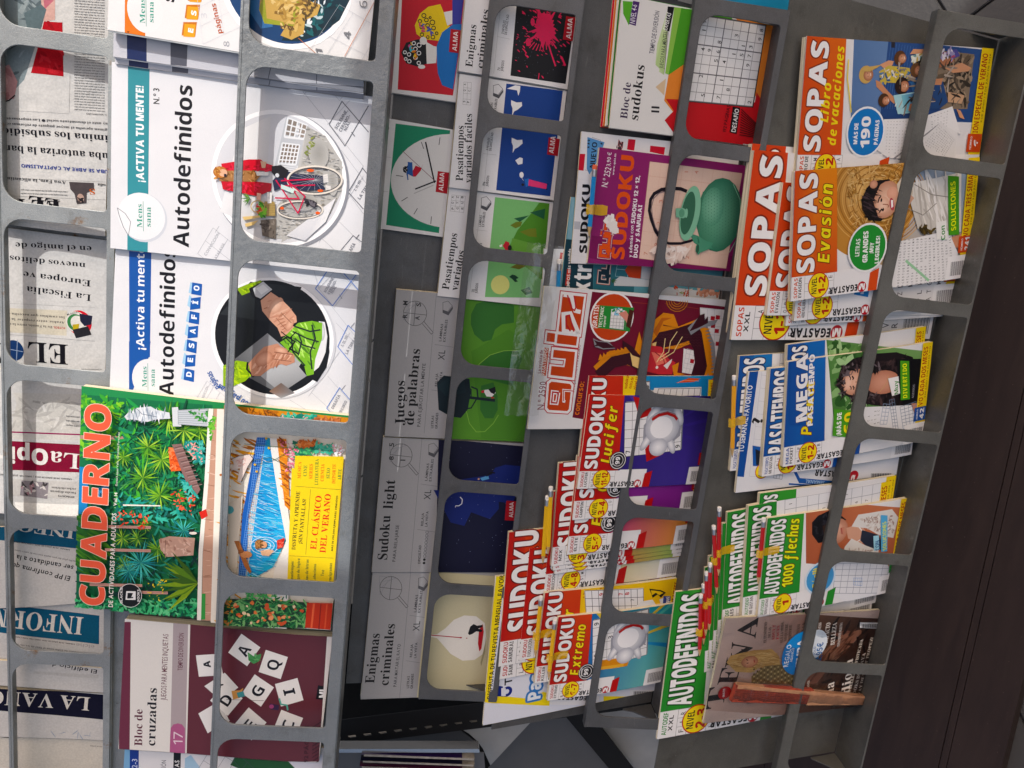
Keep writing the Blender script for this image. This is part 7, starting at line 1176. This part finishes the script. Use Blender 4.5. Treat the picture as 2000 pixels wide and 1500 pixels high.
def pencil(tier, tip, end, lift, col, label, erase='e8e6e2', tape=None, tl=.35):
    p0, n = TIER[tier]; c0 = p0 + n * lift; a, b = hit(*tip, c0, n), hit(*end, c0, n); d = _unit(b - a); L_ = np.linalg.norm(b - a); side = np.cross(d, n)
    mwp = frame(a, side, d); r = .0031
    root = empty('pencil', mwp); tag(root, label, 'pencil', 'pencils taped to the puzzle magazines')
    er, fe, tp = L_ - .0055, L_ - .0135, .014
    if col not in PENC: PENC[col] = mat('lacquer_' + col, col, rough=.3, coat=.4)
    if erase not in PENC: PENC[erase] = mat('rubber_' + erase, erase, rough=.8)
    V, Fc = lathe([(tp, r * .93), (tp + .0006, r), (fe, r)], 6); new_mesh('barrel', V, Fc, PENC[col], root)
    V, Fc = lathe([(.003, .0007), (tp + .0005, r * .94)], 16); new_mesh('sharpened_tip', V, Fc, M_WOOD, root)
    V, Fc = lathe([(.0, .0002), (.0032, .0008)], 10); new_mesh('lead', V, Fc, PENC.setdefault('lead', mat('graphite', '2b2b2e', rough=.4, metal=.3)), root)
    pr = [(fe - .0004, r * 1.02)]
    for k in range(5): y = fe + k * .0016; pr += [(y, r * 1.04), (y + .0006, r * .93), (y + .001, r * 1.04)]
    pr += [(er, r * 1.02)]; V, Fc = lathe(pr, 18); new_mesh('ferrule', V, Fc, M_FERR, root, smooth=True)
    V, Fc = lathe([(er - .0002, r * .97), (L_ - .0008, r * .97), (L_, r * .7)], 16); new_mesh('eraser', V, Fc, PENC[erase], root, smooth=False)
    if tape:
        y0 = L_ * tl; w_ = .012; x1 = tape; V, Fc = [], []; prof = [(-.0055, -.0028), (-.0042, -.0008), (-.0030, .0022), (0, .0034), (.0030, .0024), (.0045, -.0006), (.008, -.0026), (x1 * .7, -.0024), (x1, -.0021)]
        for i, (x, z) in enumerate(prof):
            for q in range(3): V.append((x, y0 + w_ * q / 2 + .0007 * math.sin(i * 2.1) * (q - 1), z + .0002 * math.sin(i * 3 + q)))
        for i in range(len(prof) - 1):
            for q in range(2): k = i * 3 + q; Fc.append((k, k + 3, k + 4, k + 1))
        new_mesh('adhesive_tape', V, Fc, M_TAPE, root, smooth=True)
    return root
pencil(4, (1150, 466), (1162, 322), .0175, '1f86c8', 'blue pencil with a coral eraser taped to the purple sudoku magazine', 'd86a4a', .024, .33)
pencil(4, (1085, 655), (1093, 506), .009, '2f8fcc', 'blue pencil almost hidden between the dragon cover and the teal magazine')
pencil(4, (1060, 1104), (1069, 968), .014, 'e0b40c', 'yellow pencil whose point reaches lowest beside the Mix sudoku magazine')
pencil(4, (1070, 1086), (1076, 950), .0165, 'e6ba10', 'yellow pencil lying right beside the edge of the Mix sudoku magazine')
pencil(4, (1045, 1286), (1057, 1164), .0175, 'e0b40c', 'yellow pencil taped to the Killer sudoku magazine', tape=.026, tl=.3)
pencil(4, (1071, 1328), (1084, 1210), .0225, 'e0b40c', 'yellow pencil taped to the Extremo sudoku magazine', tape=.028, tl=.3)
pencil(5, (1430, 894), (1434, 733), .0135, 'e8a80c', 'yellow pencil taped at the left of the blue pastimes magazines', tape=.022, tl=.38)
pencil(5, (1480, 1144), (1492, 1011), .0325, 'b8141c', 'red pencil taped beside the black cap cover', tape=.034, tl=.42)
pencil(5, (1403, 1128), (1405, 990), .0185, 'b8141c', 'topmost red pencil of the cluster left of the green magazines', tape=.028, tl=.3)
pencil(5, (1400, 1163), (1394, 1026), .0165, 'b8141c', 'red pencil second from the top of the cluster', tape=.01, tl=.45)
pencil(5, (1385, 1234), (1387, 1099), .015, 'b8141c', 'red pencil with the whitest eraser, in the middle of the cluster', tape=.008, tl=.4)
pencil(5, (1378, 1245), (1380, 1116), .012, 'b8141c', 'red pencil tucked just left of the middle one in the cluster', tape=.008, tl=.45)
pencil(5, (1374, 1262), (1374, 1140), .009, 'b8141c', 'red pencil second lowest of the cluster', tape=.008, tl=.3)
pencil(5, (1366, 1284), (1369, 1160), .0105, 'b8141c', 'lowest red pencil of the cluster, above the XXL crossword magazine', tape=.008, tl=.35)

# ================================================================ clear film and the wrapped fan
def film_mat(name, tint, trans, bump, rough=.08):
    m = bpy.data.materials.new(name); m.use_nodes = True; t = m.node_tree; t.nodes.remove(t.nodes['Principled BSDF']); out = t.nodes['Material Output']; b = t.nodes.new('ShaderNodeBsdfGlossy'); b.inputs['Color'].default_value = (.95, .95, .95, 1); b.inputs['Roughness'].default_value = rough
    tr = t.nodes.new('ShaderNodeBsdfTransparent'); mx = t.nodes.new('ShaderNodeMixShader'); fr = t.nodes.new('ShaderNodeFresnel'); fr.inputs[0].default_value = 1.45
    ma = t.nodes.new('ShaderNodeMath'); ma.operation = 'MULTIPLY_ADD'; ma.inputs[1].default_value = .8; ma.inputs[2].default_value = 1 - trans
    tc = t.nodes.new('ShaderNodeTexCoord'); nz = t.nodes.new('ShaderNodeTexNoise'); nz.inputs['Scale'].default_value = 55; nz.inputs['Detail'].default_value = 5; nz.inputs['Distortion'].default_value = 1.2
    bp = t.nodes.new('ShaderNodeBump'); bp.inputs['Distance'].default_value = bump; L = t.links.new
    L(tc.outputs['Object'], nz.inputs[0]); L(nz.outputs[0], bp.inputs['Height']); L(bp.outputs[0], b.inputs['Normal']); L(bp.outputs[0], fr.inputs[1])
    L(fr.outputs[0], ma.inputs[0]); L(ma.outputs[0], mx.inputs[0]); L(tr.outputs[0], mx.inputs[1]); L(b.outputs[0], mx.inputs[2]); L(mx.outputs[0], out.inputs[0]); return m
M_FILM = film_mat('clear_film', (.75, .75, .74, 1), .97, .0034); M_SLEEVE = film_mat('clear_sleeve', (.72, .76, .74, 1), .9, .003)
def film(name, mwp, w, h, z, m, parent=None, nx=26, ny=20, amp=.0012, seed=1, drape=None):
    r = random.Random(seed); V, Fc = [], []; ph = [r.uniform(0, 6) for _ in range(8)]
    for j in range(ny + 1):
        for i in range(nx + 1):
            u, v = i / nx, j / ny; zz = z + amp * (math.sin(9 * u + 5 * v + ph[0]) * math.sin(7 * v - 4 * u + ph[1]) + .6 * math.sin(23 * u + ph[2]) * math.sin(17 * v + ph[3])) + r.uniform(-.15, .15) * amp
            if drape: zz += drape(u * w, v * h)
            V.append((u * w + r.uniform(-.2, .2) * w / nx * (0 if 0 < i < nx else 1), v * h, zz))
    for j in range(ny):
        for i in range(nx): k = j * (nx + 1) + i; Fc.append((k, k + 1, k + nx + 2, k + nx + 1))
    return new_mesh(name, V, Fc, m, parent, smooth=True) if parent is not None else new_mesh(name, V, Fc, m, None, mwp, smooth=True)
f = film('clear_wrap', None, telva.w + .012, telva.h + .014, .003, M_FILM, telva_root, amp=.0011, seed=4); f.location = (-.006, -.008, 0)
# fan: wooden guards with folded red cloth, under the film
p0, n = TIER[5]; c0 = p0 + n * .0300; a = hit(1424, 1366, c0, n); b = hit(1676, 1376, c0, n); a2 = hit(1436, 1337, c0, n); d = _unit(b - a); side = _unit(np.cross(n, d)); 
FM = frame(a, d, side); FL = np.linalg.norm(b - a); fan = empty('folding_fan', FM); fan.scale = (1, 1.25, .6); tag(fan, 'folding fan with wooden sticks and red printed cloth packed with the fashion magazine', 'fan')
M_CLOTH = mat('red_cloth', '9c4230', rough=.75, noise=.35, nscale=260, bump=.0006, bscale=300); M_FW = mat('fan_wood', 'b98a6a', rough=.55, noise=.14, nscale=160)
def tap(name, x0, x1, y0, y1, y0b, y1b, z0, z1, m, par):
    V = [(x0, y0, z0), (x1, y0b, z0), (x1, y1b, z0), (x0, y1, z0), (x0, y0, z1), (x1, y0b, z1), (x1, y1b, z1), (x0, y1, z1)]; return new_mesh(name, V, boxv(0, 1, 0, 1, 0, 1)[1], m, par)
for k in range(9):
    z = .001 + k * .0013; tap('stick', .0, FL, .001 + .0006 * (k % 2), .0185, .004, .0125, z, z + .0008, M_FW, fan)
V, Fc = [], []; N_ = 19
for i in range(N_):
    y = .0005 + .0215 * i / (N_ - 1); z = .0135 + (.0009 if i % 2 else -.0004); V += [(-.001, y, z), (FL * .57, y * .93 + .0008, z - .001)]
for i in range(N_ - 1): Fc.append((2 * i, 2 * i + 1, 2 * i + 3, 2 * i + 2))
V += [(-.001, .0005, .0), (FL * .57, .0012, 0), (-.001, .022, 0), (FL * .57, .021, 0)]; Fc += [(38, 39, 1, 0), (2 * N_ - 2, 2 * N_ - 1, 41, 40), (38, 0, 36, 40)]
new_mesh('cloth', V, Fc, M_CLOTH, fan); tap('outer_guard', .0, FL, .0185, .0232, .0115, .0155, .0, .0145, M_FW, fan); tap('end_guard', FL * .55, FL + .001, .0005, .02, .004, .0118, .0118, .0142, M_FW, fan)
wrap = new_mesh('film_bulge', *(lambda: ([(x * FL * 1.06 - .004, (-.004 + .031 * j / 8) * (1 - .3 * x) + .001 * math.sin(x * 30 + j), .0155 * math.sin(math.pi * min(1, max(0, j / 8))) ** .5 + .0016 * math.sin(x * 47 + j * 1.7) + .001) for x in [i / 30 for i in range(31)] for j in range(9)], [(i * 9 + j, (i + 1) * 9 + j, (i + 1) * 9 + j + 1, i * 9 + j + 1) for i in range(30) for j in range(8)]))(), M_FILM, fan, smooth=True)
# empty clear sleeve sticking out at the dragon cover
p0, n = TIER[4]; c0 = p0 + n * .034
q = [hit(x, y, c0, n) for x, y in ((985, 806), (1030, 468), (1100, 478), (1052, 812))]; u_ = _unit(q[1] - q[0]); v_ = _unit(np.cross(n, u_))
o = film('plastic_sleeve', frame(q[3] , u_, v_), np.linalg.norm(q[1] - q[0]), np.linalg.norm((q[0] - q[3]) - u_ * ((q[0] - q[3]) @ u_)), 0, M_SLEEVE, nx=34, ny=10, amp=.0016, seed=9)
tag(o, 'clear plastic sleeve poking out beside the dragon cover over the green block', 'sleeve')

# ================================================================ behind and below the rack
M_BLACK = mat('black_steel', '0a0a0b', rough=.7, spec=.1, noise=.2, nscale=80); M_BOARD = mat('grey_board', '4a4a4c', rough=.6, noise=.12, nscale=30); M_PALE = mat('pale_panel', '9a9b9b', rough=.55, noise=.12, nscale=25)
def slab(name, px, c, m, t=.002, label=None, cat=None, kind=None, group=None, parent=None, holes=None):
    P = [flat(x, y, c) for x, y in px]; V = [(p[0], p[1], c) for p in P] + [(p[0], p[1], c - t) for p in P]; k = len(P)
    ar = sum(P[i - 1][0] * P[i][1] - P[i][0] * P[i - 1][1] for i in range(k)); idx = list(range(k)) if ar > 0 else list(range(k))[::-1]
    Fc = [tuple(idx), tuple(i + k for i in idx[::-1])] + [(idx[i], idx[i] + k, idx[(i + 1) % k] + k, idx[(i + 1) % k]) for i in range(k)]
    o = new_mesh(name, V, Fc, m, parent, RACK_M if parent is None else None)
    return tag(o, label, cat, group, kind)
cab = empty('kiosk_base', RACK_M); tag(cab, 'black steel body of the kiosk showing below the left ends of the trays', 'kiosk')
slab('back_sheet', [(560, 1180), (1500, 1180), (1800, 1700), (400, 1700)], -.62, M_BLACK, parent=cab)
P = [flat(x, y, -.30) for x, y in ((640, 1440), (1240, 1366))]; L0, L1 = P
dirv = _unit(L1 - L0); prp = np.array([-dirv[1], dirv[0], 0]); ln = np.linalg.norm(L1 - L0); slotm = frame(L0, dirv, prp)
cu = bpy.data.curves.new('t', 'CURVE'); cu.dimensions = '2D'; cu.fill_mode = 'BOTH'; cu.extrude = .0008
lps = [[(-.02, -.03), (ln + .02, -.03), (ln + .02, .018), (-.02, .018)]]; k = 0
while .012 + k * .0255 + .012 < ln: x = .008 + k * .0255; lps.append([(x, .0015), (x + .0125, .0015), (x + .0135, .006), (x + .003, .0068), (x, .004)]); k += 1
for lp in lps:
    sp = cu.splines.new('POLY'); sp.points.add(len(lp) - 1); sp.use_cyclic_u = True
    for a_, b_ in zip(sp.points, lp): a_.co = (b_[0], -b_[1], 0, 1)
ob = bpy.data.objects.new('t', cu); me = ob.to_mesh().copy(); ob.to_mesh_clear(); bpy.data.objects.remove(ob); me.materials.clear(); me.materials.append(mat('slotted_black', '1c1c1e', rough=.6, spec=.2))
o = bpy.data.objects.new('slotted_rail', me); COL.objects.link(o); o.matrix_world = slotm; o.parent = cab; o.matrix_parent_inverse = RACK_M.inverted()
M_EDGE = mat('chipped_white', 'a8a39a', rough=.6, noise=.3, nscale=120)
slab('ledge', [(640, 1446), (872, 1412), (1052, 1393), (1040, 1400), (884, 1420), (640, 1454)], -.31, M_EDGE, .006, parent=cab)
slab('lower_board', [(620, 1458), (884, 1415), (930, 1450), (945, 1500), (620, 1540)], -.335, mat('dark_board', '38383a', rough=.55, noise=.1, nscale=40), .002, parent=cab)
slab('bracket', [(880, 1412), (1052, 1394), (958, 1495), (951, 1480), (943, 1462), (932, 1447), (915, 1432), (896, 1421)], -.33, M_PALE, .003, parent=cab)
slab('grey_sheet', [(1040, 1405), (1090, 1370), (1260, 1560), (900, 1560)], -.40, mat('slate_sheet', '4e4f52', rough=.6, noise=.1, nscale=20), .002, parent=cab)
slab('dark_beam', [(1080, 1370), (1130, 1365), (1250, 1520), (1205, 1520)], -.38, mat('dark_beam', '141416', rough=.6, spec=.2), .01, parent=cab)
slab('side_sheet', [(1130, 1372), (1300, 1398), (1278, 1560), (1265, 1560)], -.42, M_PALE, .003, parent=cab)
slab('side_sheet', [(1285, 1400), (1440, 1420), (1560, 1560), (1270, 1560)], -.50, mat('dark_side', '101012', rough=.7, spec=.1, noise=.1, nscale=20), .003, parent=cab)
# little low shelf with magazines lying on edge
sh = empty('low_shelf', RACK_M); tag(sh, 'low shelf with a bright metal edge at the bottom of the photo', 'shelf')
slab('metal_edge', [(650, 1463), (935, 1463), (937, 1470), (650, 1470)], -.24, mat('bright_steel', 'b4b8bc', rough=.25, metal=.8), .02, parent=sh); slab('shelf_plate', [(640, 1470), (945, 1470), (950, 1530), (640, 1530)], -.262, mat('shelf_grey', '57585c', rough=.5), .002, parent=sh)
for i, (y, x0, c1, lb) in enumerate(((1474, 706, '2a1a4c', 'violet backed magazine lying next to the bright shelf edge'), (1486, 704, '151430', 'navy backed magazine second on the low shelf'), (1497, 702, '4a1a3c', 'plum backed magazine cut by the bottom of the photo'))):
    P = [flat(x, yy, -.235) for x, yy in ((x0, y), (928, y), (928, y + 9), (x0, y + 9))]
    xa, xb = P[0][0], P[2][0]; mg = empty('magazine', RACK_M); tag(mg, lb, 'magazine', 'magazines lying on the low shelf')
    y0, y1 = min(P[1][1], P[0][1]), max(P[1][1], P[0][1]); new_mesh('cover', *boxv(min(xa, xb), max(xa, xb), y0 + .02, y1, -.250, -.236), mat('cover_' + c1, c1, rough=.3, coat=.3), mg); new_mesh('pages', *boxv(min(xa, xb) + .0006, max(xa, xb) - .0006, y0, y0 + .0199, -.250, -.2365), M_EDGE, mg); new_mesh('pages', *boxv(min(xa, xb) + .001, max(xa, xb) - .003, y0 + .0015, y1 - .004, -.2358, -.2352), M_EDGE, mg)

# dark timber step and tiled ground
def gpt(px, py, z):
    r = M_rack @ ray(px, py); o = rack(*EYE); t = (z - o[2]) / r[2]; return o + r * t
def wood():
    m = mat('dark_wood_board', '33211c', rough=.55, coat=.0, spec=.25); t = m.node_tree; b = t.nodes['Principled BSDF']; L = t.links.new
    tc = t.nodes.new('ShaderNodeTexCoord'); mp = t.nodes.new('ShaderNodeMapping'); mp.inputs['Scale'].default_value = (5, 34, 34); mp.inputs['Rotation'].default_value = (0, 0, .12); n = t.nodes.new('ShaderNodeTexNoise'); n.inputs['Scale'].default_value = 2; n.inputs['Detail'].default_value = 8; n.inputs['Distortion'].default_value = .6
    L(tc.outputs['Object'], mp.inputs[0]); L(mp.outputs[0], n.inputs[0]); cr = t.nodes.new('ShaderNodeValToRGB'); cr.color_ramp.elements[0].position = .3; cr.color_ramp.elements[0].color = lin('271d1a'); cr.color_ramp.elements[1].position = .72; cr.color_ramp.elements[1].color = lin('302521')
    L(n.outputs[0], cr.inputs[0]); n2 = t.nodes.new('ShaderNodeTexNoise'); n2.inputs['Scale'].default_value = 260; n2.inputs['Detail'].default_value = 6; L(tc.outputs['Object'], n2.inputs[0]); c2 = t.nodes.new('ShaderNodeValToRGB'); c2.color_ramp.elements[0].position = .69; c2.color_ramp.elements[0].color = (0, 0, 0, 1); c2.color_ramp.elements[1].position = .78; c2.color_ramp.elements[1].color = (1, 1, 1, 1)
    L(n2.outputs[0], c2.inputs[0]); mx = t.nodes.new('ShaderNodeMix'); mx.data_type = 'RGBA'; L(c2.outputs[0], mx.inputs[0]); L(cr.outputs[0], mx.inputs[6]); mx.inputs[7].default_value = lin('5c4a44'); L(mx.outputs[2], b.inputs['Base Color'])
    bp = t.nodes.new('ShaderNodeBump'); bp.inputs['Distance'].default_value = .0004; L(n.outputs[0], bp.inputs['Height']); L(bp.outputs[0], b.inputs['Normal']); return m
M_DW = wood(); ZS = .04
seam = [[gpt(x, y, ZS) for x, y in ((2105, 400), (1868, 1350), (1836, 1470), (1850, 1540))], [gpt(x, y, ZS) for x, y in ((2125, 400), (1884, 1350), (1856, 1490), (1870, 1540))]]
st_ = empty('timber_step'); tag(st_, 'dark brown timber step along the foot of the rack', 'step')
A_, B_ = gpt(1990, 1360, ZS), gpt(1956, 1500, ZS); dd = (B_ - A_) / np.linalg.norm(B_ - A_)
far = [A_ - dd * float((A_ - gpt(2010, 130, ZS)) @ dd), A_ + dd * 1.2]; C_ = gpt(1836, 1480, ZS); Dd = gpt(1852, 1480, ZS)
def strip(name, p, q, off0, off1, z0, z1):
    nn = np.array([-dd[1], dd[0], 0]); nn = nn if (gpt(1700, 1450, ZS) - A_) @ nn > 0 else -nn
    a, b, c, d = p + nn * off0, q + nn * off0, q + nn * off1, p + nn * off1
    V = [(v[0], v[1], z0) for v in (a, b, c, d)] + [(v[0], v[1], z1) for v in (a, b, c, d)]; return new_mesh(name, V, boxv(0, 1, 0, 1, 0, 1)[1], M_DW, st_)
nn = np.array([-dd[1], dd[0], 0]); nn = nn if (gpt(1700, 1450, ZS) - A_) @ nn > 0 else -nn
w1 = (C_ - A_) @ nn; w0 = (Dd - A_) @ nn
strip('board', far[0], far[1], 0, w0 - .0012, .005, ZS); strip('board', far[0], far[1], w0, w1 - .0012, .005, ZS - .0006); strip('board', far[0], far[1], w1, w1 + .30, .005, ZS); strip('board', far[0], far[1], w1 + .3012, w1 + .62, .005, ZS)
def tiles_mat():
    m = mat('ground_stone', '3f3e3d', rough=.6, noise=.18, nscale=14, bump=.0006, bscale=160); return m
M_TILE = tiles_mat(); gp = new_mesh('ground', [(-40, -40, -.006), (40, -40, -.006), (40, 40, -.006), (-40, 40, -.006)], [(0, 1, 2, 3)], mat('joint_grout', '2f2e2d', rough=.9)); tag(gp, kind='structure')
pv = empty('pavement'); tag(pv, kind='structure'); tm = None
ang = math.radians(38)
for i in range(-5, 7):
    for j in range(-5, 6):
        x, y = i * .402, j * .402; X, Y = x * math.cos(ang) - y * math.sin(ang) + .4, x * math.sin(ang) + y * math.cos(ang) - .1
        if tm is None:
            o = bevel_box('paving_slab', (0, .398, 0, .398, -.02, 0), M_TILE, pv, r=.0015); tm = o.data
        else: o = bpy.data.objects.new('paving_slab', tm); COL.objects.link(o); o.parent = pv
        o.location = (X, Y, random.uniform(-.0006, .0)); o.rotation_euler = (0, 0, ang)
# dark crate beyond the right end of the rack
bx = empty('storage_box', frame(flat(1560, 40, -.75), np.array([1.0, 0, 0]), np.array([0, 1.0, 0]))); tag(bx, 'black storage box on the ground beyond the right end of the rack', 'box')
bevel_box('box_body', (-.02, .5, -.085, .06, -.1, .0), M_BLACK, bx, r=.003); bevel_box('red_side', (-.004, .3, .0615, .10, -.08, -.02), mat('dark_red', '4a1018', rough=.5), bx, r=.002)

# ================================================================ unseen translucent sheets added to shade the lower trays and left end
SHADE_Z = 2.35
def shade_pt(px, py, c):                       # where the sun's ray to a point of the rack crosses the added sheets' height
    p = rack(*flat(px, py, c)); return p + SUN_W * (SHADE_Z - p[2]) / SUN_W[2]
M_SHADE = bpy.data.materials.new('translucent_shade'); M_SHADE.use_nodes = True; _t = M_SHADE.node_tree; _t.nodes.remove(_t.nodes['Principled BSDF'])
_d = _t.nodes.new('ShaderNodeBsdfDiffuse'); _d.inputs[0].default_value = (.8, .79, .76, 1); _r = _t.nodes.new('ShaderNodeBsdfTranslucent'); _r.inputs[0].default_value = (.85, .84, .82, 1); _m = _t.nodes.new('ShaderNodeMixShader'); _m.inputs[0].default_value = .6  # added sheet passes the sun on as soft light over the shaded trays
_t.links.new(_d.outputs[0], _m.inputs[1]); _t.links.new(_r.outputs[0], _m.inputs[2]); _t.links.new(_m.outputs[0], _t.nodes['Material Output'].inputs[0])
shade_root = empty('added_shade'); tag(shade_root, 'unseen canvas sheets added above the view to shade the lower trays and left end', 'added_shade')
def add_shade_panel(pts):
    new_mesh('shade_panel', [(p[0], p[1], SHADE_Z) for p in pts], [tuple(range(len(pts)))], M_SHADE, shade_root)     # one thin layer of the added shade
q = [shade_pt(*p) for p in ((748, 1600, -.05), (748, -400, -.05))]; low = [shade_pt(*p) for p in ((2100, -400, -.3), (2000, 1700, -.3))]
add_shade_panel([q[0], q[1], low[0], low[1]])
q = [shade_pt(*p) for p in ((740, 1150, -.03), (120, 1010, -.06), (-250, 980, -.06), (-250, 1750, -.06), (740, 1750, -.03))]; add_shade_panel(q)
